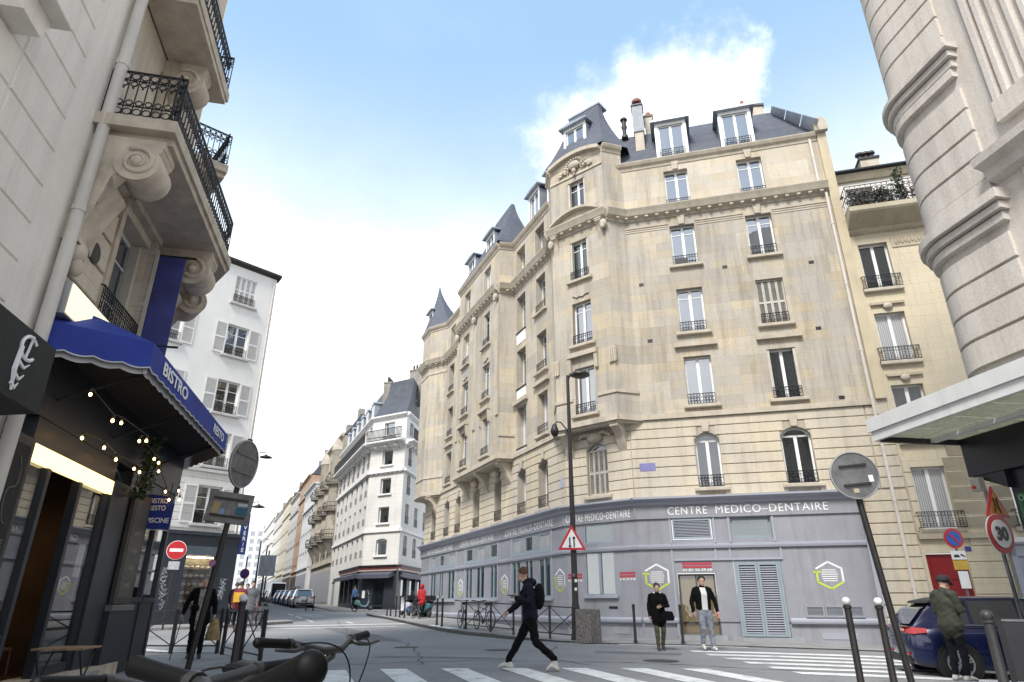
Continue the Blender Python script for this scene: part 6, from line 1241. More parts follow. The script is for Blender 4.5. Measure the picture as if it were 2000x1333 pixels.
for k, (u, d) in enumerate(((657, 52.5), (669, 52.2), (742, 51.8))):
    x = (u-1000)/1254*d*1.083; bollard(('white-headed bollard at the left end of the cafe terrace', 'second white-headed bollard on the cafe terrace', 'white-headed bollard right of the cafe door')[k], x, d, z2(x, d), 1.1)
for k, (x, y) in enumerate(((-7.35, 41.0), (-7.0, 40.2), (-6.55, 39.3), (-6.2, 38.5), (-5.8, 37.6))): bollard(('first', 'second', 'third', 'fourth', 'last')[k]+' dark bollard from the left in the row before the parked scooters', x, y, z2(x, y), 1.1, False)
def barrier(lab, pts, zf, h=.95, group='crossed pedestrian barriers'):
    P = [Vector(p) for p in pts]
    t = thing('pedestrian_barrier', lab, 'barrier', (P[0].x, P[0].y, zf(*P[0])), group)
    for p in P: part(MB().box(-.035, .035, -.035, .035, -.05, h+.04), 'post', S_BROWN, t, T(p.x, p.y, zf(*p)))
    for i in range(len(P)-1):
        a = Vector((*P[i], zf(*P[i]))); b = Vector((*P[i+1], zf(*P[i+1]))); up = Vector((0, 0, 1))
        d = (b-a).normalized()*.03
        for z in (h, .17): part(MB().tube([a+up*z+d, b+up*z-d], .018, 6), 'rail', S_BROWN, t, Matrix())
        part(MB().tube([a+up*.18+d, b+up*(h-.02)-d], .014, 5), 'brace', S_BROWN, t, Matrix()); part(MB().tube([a+up*(h-.02)+d, b+up*.18-d], .014, 5), 'brace', S_BROWN, t, Matrix())
barrier('crossed barrier along the kerb before the grey shopfront', [(-1.75, 26.6), (-.75, 24.75), (.05, 23.55)], zcb); barrier('crossed barrier ending at the granite block behind the walking man', [(.35, 23.2), (1.2, 22.25), (2.05, 21.45)], zcb)
barrier('crossed barrier behind the man with the cane', [(-9.9, 17.75), (-8.3, 17.3), (-7.05, 17.0)], z2); barrier('crossed barrier between the man with the cane and the parked bicycles', [(-6.8, 16.7), (-5.75, 15.1), (-4.85, 13.75)], z2)
gb = tag(part(MB().prism([(-.28, 0), (.28, 0), (.27, .9), (.24, .93), (-.24, .93), (-.27, .9)], -.27, .27), 'granite_block', mat('granite', (.23, .215, .20), .85, .35, 18, .4, 50), None, T(2.3, 21.15, zcb(2.3, 21.15)) @ RZ(-40)), 'speckled granite block at the end of the railing below the lamp post', 'block')
# lamp post with its two arms and the warning triangle
LX, LY = 2.02, 22.1; LZ = zcb(LX, LY)
lp = thing('street_lamp', 'tall dark lamp post with two arms before the grey corner shopfront', 'lamp post', (LX, LY, LZ))
part(MB().lathe([(.17, -.05), (.17, .1), (.14, .25), (.135, .9), (.12, 1.0), (.105, 1.1), (.09, 3.6), (.075, 5.2), (.055, 8.75)], (0, 0, 0), 14), 'post', S_BROWN, lp, None, 40)
o = part(MB().tube([(0, 0, 8.55), (.1, -.05, 8.78), (.28, -.1, 8.88), (.45, -.15, 8.86)], .03, 7), 'lamp_arm', S_BROWN, lp); part(MB().lathe([(.05, .1), (.1, .06), (.33, -.02), (.35, -.08), (.3, -.1), (.22, -.14), (.05, -.16)], (.45, -.15, 8.78), 16), 'lantern', S_BROWN, o, None, 40)
o = part(MB().tube([(0, 0, 6.55), (-.12, 0, 6.78), (-.3, 0, 7.0), (-.45, 0, 7.02), (-.52, 0, 6.9)], .024, 7), 'lamp_arm', S_BROWN, lp); part(MB().lathe([(.04, .1), (.08, .05), (.15, -.15), (.15, -.2), (.1, -.32), (.03, -.36)], (-.52, 0, 6.85), 12), 'lantern', S_BROWN, o, None, 40)
for z, x, c_ in ((1.75, .03, S_WHT), (1.62, -.03, S_BLK), (1.5, .02, S_PRW), (1.92, -.03, S_ALU)): part(MB().box(x-.04, x+.04, -.118, -.09, z-.05, z+.04), 'sticker', c_, lp)
def tri_sign(B, M, s, field, border, nm='warning_plate'):
    h = s*.866
    def tri(k): return [(-s/2*k, -h/3*k), (s/2*k, -h/3*k), (0, 2*h/3*k)]
    o = part(MB().prism(tri(1.0), -.012, .012), nm, border, B, M); part(MB().prism(tri(.97), -.016, -.013), 'plate_border', border, o, M); part(MB().prism(tri(.74), -.02, -.017), 'plate_field', field, o, M); return o
def disc(B, M, r, m, y=0.0, nm='disc', par=None, n=28): return part(MB().lathe([(r, 0), (r, .012)], (0, 0, 0), n, Matrix.Rotation(R_(90), 3, 'X')), nm, m, par or B, M @ T(0, -y, 0))
ws = thing('warning_sign', 'red-edged white triangle with two opposing arrows on the lamp post', 'sign', (LX-.06, LY-.15, LZ+2.95))
Mw = T(LX-.06, LY-.15, LZ+2.95) @ RZ(4); o = tri_sign(ws, Mw, .92, S_WHT, S_REDS)
for x, up in ((-.07, -1), (.07, 1)):
    mb = MB(); mb.box(x-.022, x+.022, -.026, -.022, -.17, .13); e = .17*up if up > 0 else -.21; b0 = .09 if up > 0 else -.13
    mb.prism([(x-.06, b0), (x+.06, b0), (x, e)], -.026, -.022); part(mb, 'arrow', S_BLK, o, Mw)
part(MB().box(-.08, .08, .01, .1, -.04, .04), 'clamp', S_BROWN, ws, Mw)
# the backs of two leaning signs
def lean_pole(t, p0, p1, r=.038): part(MB().tube([p0, p1], r, 10), 'pole', S_BROWN, t, Matrix(), 40)
sg = thing('round_sign', 'grey back of a round traffic sign on a leaning brown pole at left', 'sign', (-5.35, 11.9, -.1))
lean_pole(sg, (-5.42, 11.95, -.1), (-4.95, 11.95, 4.0), .05)
Ms = T(-4.98, 11.88, 3.52) @ Matrix.Rotation(R_(6.5), 4, 'Y') @ RZ(80); o = part(MB().lathe([(.43, -.012), (.44, -.006), (.44, .012), (.43, .016)], (0, 0, 0), 36, Matrix.Rotation(R_(90), 3, 'X')), 'sign_disc', S_ALU, sg, Ms); part(MB().ring((0, -.02, 0), .43, .014, 36, 5), 'rim', mat('rim_alu', (.42, .42, .42), .35, metal=.6), o, Ms)
for z in (-.16, .16): part(MB().box(-.3, .3, -.04, -.015, z-.02, z+.02), 'channel', S_ALU, o, Ms)
Mp = T(-5.1, 11.86, 2.72) @ Matrix.Rotation(R_(6.5), 4, 'Y') @ RZ(12); o = part(MB().bbox(-.38, .38, -.015, .015, -.27, .27, .012), 'panel_back', S_ALU, sg, Mp)
for z in (-.15, .15): part(MB().box(-.3, .3, -.045, -.016, z-.02, z+.02), 'channel', S_BROWN, o, Mp)
for k, (x, z, w, h, c_) in enumerate(((.22, -.03, .1, .08, (.01, .12, .2)), (-.12, -.08, .05, .05, (.25, .35, .6)), (-.22, -.02, .06, .1, (.4, .3, .15)), (.22, .06, .08, .04, (.55, .6, .65)))): part(MB().box(x-w, x+w, -.02, -.016, z-h, z+h), 'sticker', mat('sticker%d' % k, c_, .5), o, Mp)
disc(sg, T(-5.23, 11.89, 1.78), .055, mat('sticker_pink', (.5, .2, .4), .5), .045, 'sticker')
s2 = thing('round_sign', 'grey back of a round traffic sign on a leaning dark pole between bollards at right', 'sign', (4.98, 9, -.0))
lean_pole(s2, (5.0, 9.0, -.15), (4.72, 9.0, 3.08), .042)
Ms = T(4.74, 8.93, 2.76) @ Matrix.Rotation(R_(-5), 4, 'Y') @ RZ(-6); o = part(MB().lathe([(.315, -.012), (.325, -.006), (.325, .012)], (0, 0, 0), 36, Matrix.Rotation(R_(90), 3, 'X')), 'sign_disc', S_ALU, s2, Ms); part(MB().ring((0, -.015, 0), .318, .012, 36, 5), 'rim', MATS['rim_alu'], o, Ms)
for z in (-.13, .13): part(MB().box(-.18, .18, -.04, -.014, z-.015, z+.015), 'channel', S_BROWN, o, Ms)
part(MB().box(.17, .23, -.02, -.015, -.11, -.02), 'sticker', S_PRW, o, Ms); part(MB().box(-.07, .0, -.02, -.015, -.24, -.18), 'sticker', mat('sticker_cream', (.5, .45, .3), .6), o, Ms)
# no entry sign of the white building
ne = thing('no_entry_sign', 'red no entry disc with white bar before the dark shop', 'sign', (-11.1, 25.2, .15))
Mn = T(*Vector((-13.9, 27.0, 0))) if False else None
def at_px(u, v, d): x = (u-1000)/1254; y = (v-666.5)/1254; c, s = math.cos(R_(22.347)), math.sin(R_(22.347)); k = d/(c+y*s); return Vector((x*k, d, 1.1+(s-y*c)*k))
p = at_px(345, 1075, 26.5); Mn = T(*p) @ RZ(20); o = disc(ne, Mn, .36, S_WHT, 0, 'plate_rim'); disc(ne, Mn, .34, S_REDS, .014, 'plate', o); part(MB().box(-.24, .24, -.032, -.027, -.06, .06), 'bar', S_WHT, o, Mn)
part(MB().box(-.2, .2, -.01, .01, -.72, -.42), 'sub_plate', mat('plate_pale', (.5, .51, .53), .5, .2, 12), ne, Mn); part(MB().tube([(p.x, p.y+.05, z2(p.x, p.y)), (p.x, p.y+.05, p.z+.3)], .035, 8), 'pole', S_BROWN, ne, Matrix())
# speed limit and road works signs on the right pole
sp3 = thing('speed_limit_sign', 'round speed limit sign reading 30 with orange triangle above on a steel pole', 'sign', (8.0, 10.8, 0))
M3 = at_px(1952, 1043, 10.8); Mq = T(*M3) @ RZ(22); o = disc(sp3, Mq, .31, S_WHT, 0, 'plate_rim'); disc(sp3, Mq, .30, S_REDS, .014, 'plate_ring', o); disc(sp3, Mq, .22, S_WHT, .028, 'plate_field', o); text(o, None, '30', 0, 0, .28, S_BLK, bold=.012, M=Mq @ T(0, -.045, -.01))
part(MB().tube([(M3.x+.05, M3.y+.06, -.2), (M3.x+.0, M3.y+.06, M3.z+.95)], .03, 8), 'pole', S_ALU, sp3, Matrix())
Mt = T(*at_px(1944, 990, 10.85)) @ RZ(22); o = tri_sign(sp3, Mt, .58, mat('works_orange', (.75, .26, .01), .5), S_REDS, 'works_plate')
for x in (-.05, .05): part(MB().tube([(x*1.6, -.024, -.1), (x*.7, -.024, 0), (x*.8, -.024, .14)], .012, 4), 'lane_mark', S_BLK, o, Mt)
# no parking sign with plates
np_ = thing('no_parking_sign', 'blue and red no parking disc with tow-away plates by the red door', 'sign', (12.3, 18.6, 0))
M4 = at_px(1862, 1052, 18.6); Mr = T(*M4) @ RZ(0); o = disc(np_, Mr, .27, S_REDS, 0, 'plate_ring'); disc(np_, Mr, .2, S_BLUS, .014, 'plate_field', o)
part(MB().prism([(-.15, .12), (-.12, .15), (.15, -.12), (.12, -.15)], -.035, -.028), 'slash', S_REDS, o, Mr)
for (z0, z1, w, c_) in ((-.56, -.33, .2, S_WHT), (-.82, -.58, .2, mat('plate_yellow', (.62, .40, .05), .5)), (-1.3, -.86, .13, S_WHT)): part(MB().box(-w+.03, w+.03, -.01, .01, z0, z1), 'sub_plate', c_, np_, Mr)
part(MB().prism([(-.12, -.5), (.05, -.5), (.02, -.43), (-.09, -.43)], -.016, -.011).prism([(.06, -.44), (.2, -.5), (.2, -.47), (.1, -.41)], -.016, -.011), 'tow_symbol', S_BLK, np_, Mr)
part(MB().tube([(M4.x+.05, M4.y+.06, -.3), (M4.x+.05, M4.y+.06, M4.z+.2)], .03, 8), 'pole', S_ALU, np_, Matrix())
# barrier at the bottom right corner
bollard('dark round-headed post in front of the blue car', 6.05, 8.9, z2(6.05, 8.9), .98, False, r=.06, m=mat('post_grey', (.05, .05, .052), .5, .2, 20))
dbr = thing('panel_barrier', 'dark solid barrier panel with pale top rail at the bottom right corner', 'barrier', (6.2, 8.8, z2(6.2, 8.8)))
FBb = Fa((6.15, 8.85), (8.2, 7.3)); zb_ = z2(6.2, 8.8); part(MB().box(0, FBb.len, -.01, .01, zb_+.2, zb_+.86), 'panel', mat('panel_dark', (.022, .023, .028), .4), dbr, FBb.M); part(MB().tube([(0, 0, zb_+.88), (FBb.len, 0, zb_+.88)], .018, 6), 'top_rail', S_ALU, dbr, FBb.M)
for x in (.0, FBb.len): part(MB().box(x-.03, x+.03, -.03, .03, zb_, zb_+.9), 'post', S_BLK, dbr, FBb.M)
# street signs in the distance on the left pavement
for k, (u, v, d, w, h, c_, lab) in enumerate(((478, 1121, 46, .6, .6, None, 'small round purple and red no parking disc far up the left pavement'), (522, 1105, 52, 1.3, 1.6, (.42, .45, .50), 'grey back of a rectangular sign on a dark pole up the street'))):
    p = at_px(u, v, d); t = thing('far_sign', lab, 'sign', (p.x, p.y, z2(p.x, p.y)))
    if c_ is None: disc(t, T(*p), .32, S_REDS, 0, 'plate_ring'); disc(t, T(*p), .27, mat('np_purple', (.11, .05, .25), .5), .014, 'plate')
    else: part(MB().bbox(-.6, .6, -.02, .02, -.75, .75), 'panel', mat('far_panel', c_, .4, metal=.3), t, T(*p) @ RZ(10))
    part(MB().tube([(p.x, p.y+.06, z2(p.x, p.y)), (p.x, p.y+.06, p.z+1.1)], .05, 6), 'pole', S_BROWN, t, Matrix())
for k, (u, d) in enumerate(((497, 60), (511, 66))):
    p = at_px(u, 1150, d); t = thing('far_lamp', ('dark street lamp post far up the left pavement', 'second dark lamp post far up the left pavement')[k], 'lamp post', (p.x, p.y, z2(p.x, p.y))); part(MB().lathe([(.14, 0), (.1, 1), (.06, 5.5)], n=8), 'post', S_BROWN, t); part(MB().tube([(0, 0, 5.4), (.3, 0, 5.7), (.7, 0, 5.6)], .03, 5), 'arm', S_BROWN, t)
# ------------------------------------------------------------------ bicycles
def bike(lab, M, col, bar=None, steer=0, sad=.9, group='parked bicycles', rack=False):
    t = thing('bicycle', lab, 'bicycle', M, group); R = .335; mt = mat('bike_'+col[0], col[1], .35, .05, 5, coat=.3)
    St = T(.36, 0, 0) @ RZ(steer) @ T(-.36, 0, 0)
    for x in (-.5, .55):
        Mx = W[t.name] @ (St if x > 0 else Matrix()) @ T(x, 0, R)
        o = put('wheel', cached(('tyre',), lambda: MB().ring((0, 0, 0), .318, .019, 36, 8).mesh('tyre', S_RUB, True)), t, Mx); put('rim', cached(('rim',), lambda: MB().ring((0, 0, 0), .292, .011, 36, 5).mesh('rim', MATS['rim_alu'], True)), o)
        def spk():
            mb = MB()
            for i in range(24): a = i*2*math.pi/24; b = a+(.9 if i % 2 else -.9); mb.tube([(.02*math.cos(b), .025*(1 if i % 2 else -1), .02*math.sin(b)), (.29*math.cos(a), 0, .29*math.sin(a))], .0013, 3, False)
            mb.tube([(0, -.045, 0), (0, .045, 0)], .022, 8); return mb.mesh('spokes', S_ALU)
        put('spokes', cached(('spk',), spk), o)
    bb, hd_, ht, st_ = (-.06, 0, .29), (.40, 0, .62), (.36, 0, .8), (-.2, 0, .78)
    mb = MB(); mb.tube([bb, (-.02+.38, 0, .66)], .019, 8); mb.tube([ht, (-.17, 0, .68)], .016, 8); mb.tube([bb, st_], .016, 8); mb.tube([hd_, ht], .022, 8)
    for s in (-1, 1): mb.tube([(bb[0], s*.03, bb[2]), (-.5, s*.06, R)], .009, 6); mb.tube([(-.17, s*.015, .68), (-.5, s*.06, R)], .008, 6)
    part(mb, 'frame', mt, t, None, True)
    mb = MB()
    for s in (-1, 1): mb.tube([(.41, s*.045, .6), (.47, s*.05, .45), (.55, s*.05, R)], .012, 6)
    mb.tube([(.41, -.05, .6), (.41, .05, .6)], .016, 6); part(mb, 'fork', mt, t, W[t.name] @ St, True)
    part(MB().tube([st_, (-.225, 0, sad-.04)], .0135, 8), 'seatpost', S_ALU, t)
    mb = MB(); rows = []
    for i in range(9):
        u = i/8; x = -.24-.12+u*.27; w = .078*(1-u)**.6+.018; zt = sad+.012*math.cos(u*3); rows.append([(x, w*math.cos(a), zt+.026*math.sin(a)-(.02 if math.sin(a) < 0 else 0)) for a in [k*2*math.pi/10 for k in range(11)]])
    mb.sheet(rows); mb.add([rows[0][k] for k in range(10)], [tuple(range(10))]); part(mb, 'saddle', S_RUB, t, None, True)
    Mb = W[t.name] @ St
    hb = bar or [(.36, .30, 1.02), (.38, .16, 1.01), (.42, .05, .985), (.42, -.05, .985), (.38, -.16, 1.01), (.36, -.30, 1.02)]
    part(MB().tube([ht, (.355, 0, .93), (.42, 0, .975)], .018, 8), 'stem', mt, t, Mb, True)
    o = part(MB().tube(hb, .0125, 8), 'handlebar', S_BLK, t, Mb, True)
    for (a, b) in ((0, 1), (-1, -2)):
        g0, g1 = Vector(hb[a]), Vector(hb[b]); q = g0+(g1-g0).normalized()*.125
        gp = [g0-(g1-g0).normalized()*.006, g0, g0.lerp(q, .03)]+[g0.lerp(q, .06+.9*i_/30) for i_ in range(31)]+[q]
        part(MB().tube(gp, [.009, .0132, .015]+[.0140+(.0007 if i_ % 2 else 0)-.0008*math.sin(i_/30*3.1) for i_ in range(31)]+[.013], 14), 'grip', S_RUB, o, Mb, True); part(MB().tube([q, q+(g1-g0).normalized()*.014], .0165, 12), 'grip_clamp', S_BLK, o, Mb, 40)
        v = (g1-g0).normalized(); fw = Vector((1, 0, 0)); c0 = q+v*.02
        part(MB().tube([c0, c0+fw*.04-Vector((0, 0, .012)), c0+fw*.055-v*.05-Vector((0, 0, .02)), c0+fw*.06-v*.13-Vector((0, 0, .018))], [.009, .008, .006, .005], 6), 'brake_lever', S_BLK, o, Mb, True)
        b0, b1, b2, b3 = c0+fw*.03, c0+fw*.16+Vector((0, 0, .03))+v*.06, Vector((.56, 0, .96)), Vector((.44, 0, .68))
        part(MB().tube([b0*(1-u)**3+b1*(3*u*(1-u)**2)+b2*(3*u*u*(1-u))+b3*u**3 for u in [i_/14 for i_ in range(15)]], .0026, 5), 'cable', S_RUB, o, Mb, True)
    part(MB().tube([(-.06, -.1, .29), (-.06, .1, .29)], .012, 6).tube([(-.06, .09, .29), (.09, .09, .22)], .009, 5).tube([(-.06, -.09, .29), (-.21, -.09, .36)], .009, 5).box(.05, .13, .1, .19, .21, .23).box(-.25, -.17, -.19, -.1, .35, .37), 'crankset', S_ALU, t); part(MB().lathe([(.095, -.003), (.095, .003)], (-.06, .06, .29), 18, Matrix.Rotation(R_(90), 3, 'X')), 'chainring', S_BLK, t)
    return t
def bike_at(lab, c, f, col, bar=None, steer=0, sad=.9, dz=0, **k):     # c: world point of the bar centre, f: heading
    f = Vector(f).normalized(); a = math.degrees(math.atan2(f.y, f.x)); z = k.pop('z', None)
    if z is None: z = z2(c[0], c[1])
    return bike(lab, T(c[0]-f.x*.42, c[1]-f.y*.42, z+dz) @ RZ(a), col, bar, steer, sad, **k)
# nearest bicycle: its wide bar fills the bottom of the view
fA = Vector((.75, .66)); rA = Vector((.66, -.75)); cA = Vector((-.355, .815)); zA = gz(-.4, .8)+.02
def locA(x, y, z): d = Vector((x, y))-(cA-fA*.42); return (d.dot(fA), -d.dot(rA), z-zA)
barA = [locA(-.537, 1.02, 1.02), locA(-.403, .95, 1.0), locA(-.36, .87, .965), locA(-.31, .79, .965), locA(-.25, .7, 1.02), locA(-.165, .6, 1.052)]
bike_at('nearest black bicycle with ribbed grips at the bottom of the view', cA, fA, ('teal_a', (.015, .06, .075)), barA, z=zA)
bike_at('bicycle with teal stem and tangled cables behind the nearest grip', (-.71, 1.55), (-.75, .66), ('teal_b', (.02, .09, .12)), None, 8, z=gz(-.7, 1.5)-.02)
bike_at('bicycle with long flat black bar in front of the crossing', (-.614, 2.325), (.61, -.79), ('black_c', (.02, .02, .022)), None, 32, .875, z=gz(-.6, 2.2)+.005)
bike_at('grey bicycle leaning at the barrier before the grey shopfront', (-2.0, 27.6), (-.2, .98), ('grey_e', (.10, .10, .11)), None, 10, z=zcb(-2, 27.6)); bike_at('black bicycle chained at the barrier beside the grey bicycle', (-1.3, 26.6), (-.55, .83), ('black_c', (.02, .02, .022)), None, -10, z=zcb(-1.3, 26.6))
for k, (u, d) in enumerate(((503, 32), (512, 31), (522, 30))):
    p = at_px(u, 1190, d); bike_at(('red-brown bicycle at the left rack up the street', 'dark bicycle in the middle of the left rack', 'black bicycle at the right end of the left rack')[k], (p.x, p.y), (-.2, .98), (('red_f', (.2, .03, .03)), ('grey_e', (.1, .1, .11)), ('black_c', (.02, .02, .022)))[k], None, 8*k, z=gz(p.x, p.y)+.02)
bike_at('bicycle standing among the scooters beside the red jacket', (-5.2, 37.2), (-.4, .9), ('black_c', (.02, .02, .022)), None, 12, z=z2(-5.2, 37.2))
# ------------------------------------------------------------------ vehicles
S_TYRE = mat('tyre', (.018, .018, .019), .85, .2, 20); S_CGL = glass_mat('car_glass', (.012, .016, .016), .18); S_PLAST = mat('black_plastic', (.02, .02, .021), .6, .1)
S_TAIL = mat('tail_red', (.42, .012, .015), .2, .1, 8, coat=.6); S_TAILW = mat('tail_clear', (.75, .55, .5), .2, .1, 8)
def loft(rows, closed=True):
    mb = MB(); n = len(rows[0]); mb.add([p for r in rows for p in r], [(i*n+k, i*n+(k+1) % n, (i+1)*n+(k+1) % n, (i+1)*n+k) for i in range(len(rows)-1) for k in range(n)]+[tuple(range(n))[::-1], tuple(range((len(rows)-1)*n, len(rows)*n))]); return mb
def car(lab, M, paint, L=4.3, Wd=1.8, H=1.46, detail=True, group=None, van=False):
    t = thing('parked_car' if not van else 'parked_van', lab, 'car' if not van else 'van', M, group); hw = Wd/2; X = lambda u: -L/2+u*L
    belt = lambda u: (.93 if u < .1 else .95)-(0 if u < .62 else (u-.62)*.28) if not van else 1.15-(0 if u < .75 else (u-.75)*.5)
    rows = []
    for u, k, zb in ((0, .80, .36), (.012, .9, .30), (.05, .965, .24), (.12, .99, .22), (.3, 1, .2), (.5, 1, .2), (.7, .995, .2), (.86, .97, .21), (.95, .9, .24), (.985, .8, .28), (1, .68, .34)):
        w = hw*k; zt = belt(u)-(.10 if u == 0 else 0.03 if u == .012 else 0)-(.12 if u > .99 else .05 if u > .97 else 0); zm = (zb+zt)/2
        half = [(w*.86, zb), (w*.97, zb+.08), (w, zm-.05), (w*.995, zm+.14), (w*.955, zt-.06), (w*.89, zt), (w*.5, zt+.025)]
        rows.append([(X(u), y, z) for y, z in half]+[(X(u), -y, z) for y, z in half[::-1]])
    part(loft(rows), 'body', paint, t, None, 38)
    # greenhouse: paint shell with glass panels set proud by a few millimetres
    if not van: gs = ((.03, .93, .89, .93), (.09, 1.22, .84, .93), (.16, H-.06, .74, .94), (.26, H-.005, .71, .95), (.42, H, .70, .95), (.56, H-.03, .70, .95), (.76, .93, .84, .90))
    else: gs = ((.0, 1.15, .93, .95), (.01, H-.1, .86, .95), (.05, H, .84, .95), (.5, H, .84, .95), (.7, H-.03, .82, .95), (.8, 1.5, .84, .93), (.9, 1.1, .86, .9))
    rows = []
    for u, zt, kt, kb in gs:
        b = belt(u)-.04; w0, w1 = hw*kb, hw*kt; zt = max(zt, b+.02)
        half = [(w0, b), (w0+(w1-w0)*.5, b+(zt-b)*.5), (w1, zt-.03 if zt-b > .1 else zt-.005), (w1*.85, zt)]
        rows.append([(X(u), y, z) for y, z in half]+[(X(u), -y, z) for y, z in half[::-1]])
    part(loft(rows), 'roof', paint, t, None, 38)
    def side(u, f):         # point on the greenhouse side at height fraction f
        for i in range(len(gs)-1):
            if gs[i][0] <= u <= gs[i+1][0]:
                q = (u-gs[i][0])/(gs[i+1][0]-gs[i][0]); zt = gs[i][1]+(gs[i+1][1]-gs[i][1])*q; kt = gs[i][2]+(gs[i+1][2]-gs[i][2])*q; kb = gs[i][3]+(gs[i+1][3]-gs[i][3])*q; break
        b = belt(u)-.04; return (X(u), hw*(kb+(kt-kb)*f)+.006, b+(zt-b)*f)
    if not van:
        for sg_ in (-1, 1):
            for (us, nm) in (((.155, .20, .245, .25), 'quarter_window'), ((.265, .35, .43, .44), 'side_window'), ((.455, .52, .6, .66), 'side_window')):
                bot = [side(u, .12) for u in us]; top = [side(u, .86 if .2 < u < .6 else .55 if u <= .2 else .62) for u in us]
                mb = MB(); mb.sheet([[(p[0], sg_*p[1], p[2]) for p in bot], [(p[0], sg_*p[1], p[2]) for p in top]]); part(mb, nm, S_CGL, t)
            if detail:
                part(MB().tube([(p[0], sg_*(p[1]+.004), p[2]) for p in [side(u, .09) for u in (.14, .25, .4, .55, .67)]], .008, 5), 'chrome_strip', MATS['rim_alu'], t)
                for u in (.34, .53):
                    part(MB().tube([(X(u), sg_*(hw+.008), .86), (X(u)+.06, sg_*(hw+.035), .87), (X(u)+.2, sg_*(hw+.035), .87), (X(u)+.24, sg_*(hw+.008), .87)], .012, 6), 'door_handle', paint, t)
                for u in (.255, .445, .65): part(MB().tube([(X(u), sg_*(hw*.955), .9), (X(u)-.01, sg_*(hw+.001), .6), (X(u)+.01, sg_*(hw*.98), .3)], .0045, 4), 'door_seam', S_BLK, t)
                part(MB().ball((X(.67), sg_*(hw+.09), 1.0), (.07, .1, .07), 10, 7), 'wing_mirror', paint, t, None, True)
        mb = MB(); mb.sheet([[(X(.028)-.004, y, .97) for y in (-hw*.72, -.3, .3, hw*.72)], [(X(.088)-.012, y, 1.24) for y in (-hw*.70, -.3, .3, hw*.70)], [(X(.135), y, H-.13) for y in (-hw*.64, -.3, .3, hw*.64)]]); part(mb, 'rear_window', S_CGL, t)
        mb = MB(); mb.sheet([[(X(.755)+.006, y, .96) for y in (-hw*.74, -.3, .3, hw*.74)], [(X(.585)+.01, y, H-.07) for y in (-hw*.64, -.3, .3, hw*.64)]]); part(mb, 'windscreen', S_CGL, t)
        part(MB().prism([(X(.118), H-.12), (X(.125), H-.075), (X(.2), H-.01), (X(.2), H-.05)], -hw*.68, hw*.68), 'spoiler', S_PLAST if detail else paint, t)
    else: part(MB().box(X(0)-.02, X(0)+.01, -hw*.8, hw*.8, .6, H-.15), 'open_back', S_DK, t)
    part(MB().box(X(0)-.015, X(.03), -hw*.78, hw*.78, .3, .42), 'rear_bumper', S_PLAST, t)
    part(MB().box(X(0)-.018, X(0)+.02, -.26, .26, .5 if not detail else .56, .62 if not detail else .68), 'number_plate', mat('plate_blurred', (.16, .17, .24), .5, .3, 4), t)
    for sg_ in (-1, 1):
        zt_ = .80
        mb = MB(); mb.add([(X(.0)-.012, sg_*hw*.42, zt_+.04), (X(0)-.006, sg_*hw*.80, zt_+.02), (X(.02), sg_*(hw*.93+.006), zt_-.0), (X(.075), sg_*(hw*.985+.006), zt_+.03), (X(.075), sg_*(hw*.975+.006), zt_+.1), (X(.02), sg_*(hw*.91+.006), zt_+.12), (X(0)-.004, sg_*hw*.72, zt_+.13), (X(0)-.012, sg_*hw*.42, zt_+.07)], [(0, 1, 2, 5, 6, 7), (2, 3, 4, 5)]); o = part(mb, 'tail_light', S_TAIL, t)
        if detail: part(MB().box(X(0)-.022, X(0)-.008, sg_*hw*.66-.1, sg_*hw*.66+.08, zt_+.05, zt_+.09), 'light_lens', S_TAILW, o)
        part(MB().box(X(0)-.02, X(0)+.02, sg_*hw*.7-.1, sg_*hw*.7+.1, .44, .48), 'reflector', S_TAIL, t)
        part(MB().ball((X(.985), sg_*hw*.66, .66), (.05, .18, .07), 8, 6), 'headlight', MATS['rim_alu'], t, None, True)
        for u in (.175, .80):
            Rw = .32 if not van else .34; c = (X(u), sg_*(hw-.1), Rw)
            part(MB().lathe([(Rw+.055, -.11), (Rw+.055, .106)], c, 24, Matrix.Rotation(R_(90), 3, 'X')), 'wheel_arch', S_BLK, t)
            o = part(MB().lathe([(Rw*.66, -.10), (Rw*.93, -.11), (Rw, -.08), (Rw, .08), (Rw*.93, .11), (Rw*.66, .10)], (c[0], sg_*(hw-.085), Rw), 28, Matrix.Rotation(R_(90), 3, 'X')), 'wheel', S_TYRE, t, None, 40)
            part(MB().lathe([(Rw*.67, -.09), (Rw*.67, .09)], (c[0], sg_*(hw-.085), Rw), 24, Matrix.Rotation(R_(90), 3, 'X')), 'wheel_well', S_DK, o)
            mb = MB(); yo = sg_*(hw+.03)
            for k in range(5 if detail else 5):
                for dv in (-.12, .12):
                    a = k*2*math.pi/5+.3; mb.tube([(c[0]+.03*math.cos(a), yo, Rw+.03*math.sin(a)), (c[0]+Rw*.64*math.cos(a+dv), yo-sg_*.012, Rw+Rw*.64*math.sin(a+dv))], [.022, .016], 5)
            mb.ring((c[0], yo-sg_*.012, Rw), Rw*.655, .014, 26, 5); mb.lathe([(.045, -.012), (.045, .012)], (c[0], yo, Rw), 12, Matrix.Rotation(R_(90), 3, 'X')); part(mb, 'rim', MATS['rim_alu'] if not detail else mat('alloy', (.50, .50, .51), .4, .05, metal=.3), o, None, 40)
    if detail:
        part(MB().tube([(X(.004), -.42, .72), (X(-.004), -.2, .735), (X(-.004), .2, .735), (X(.004), .42, .72)], .012, 5), 'tailgate_crease', S_PLAST, t); part(MB().prism([(0, -.055), (.033, 0), (0, .055), (-.033, 0)], -.004, .004), 'badge', MATS['rim_alu'], t, W[t.name] @ T(X(0)-.016, 0, .86) @ RZ(90))
        part(MB().tube([(X(.075), .0, 1.16), (X(.07)-.02, .25, 1.14)], .01, 5), 'rear_wiper', S_BLK, t)
    return t
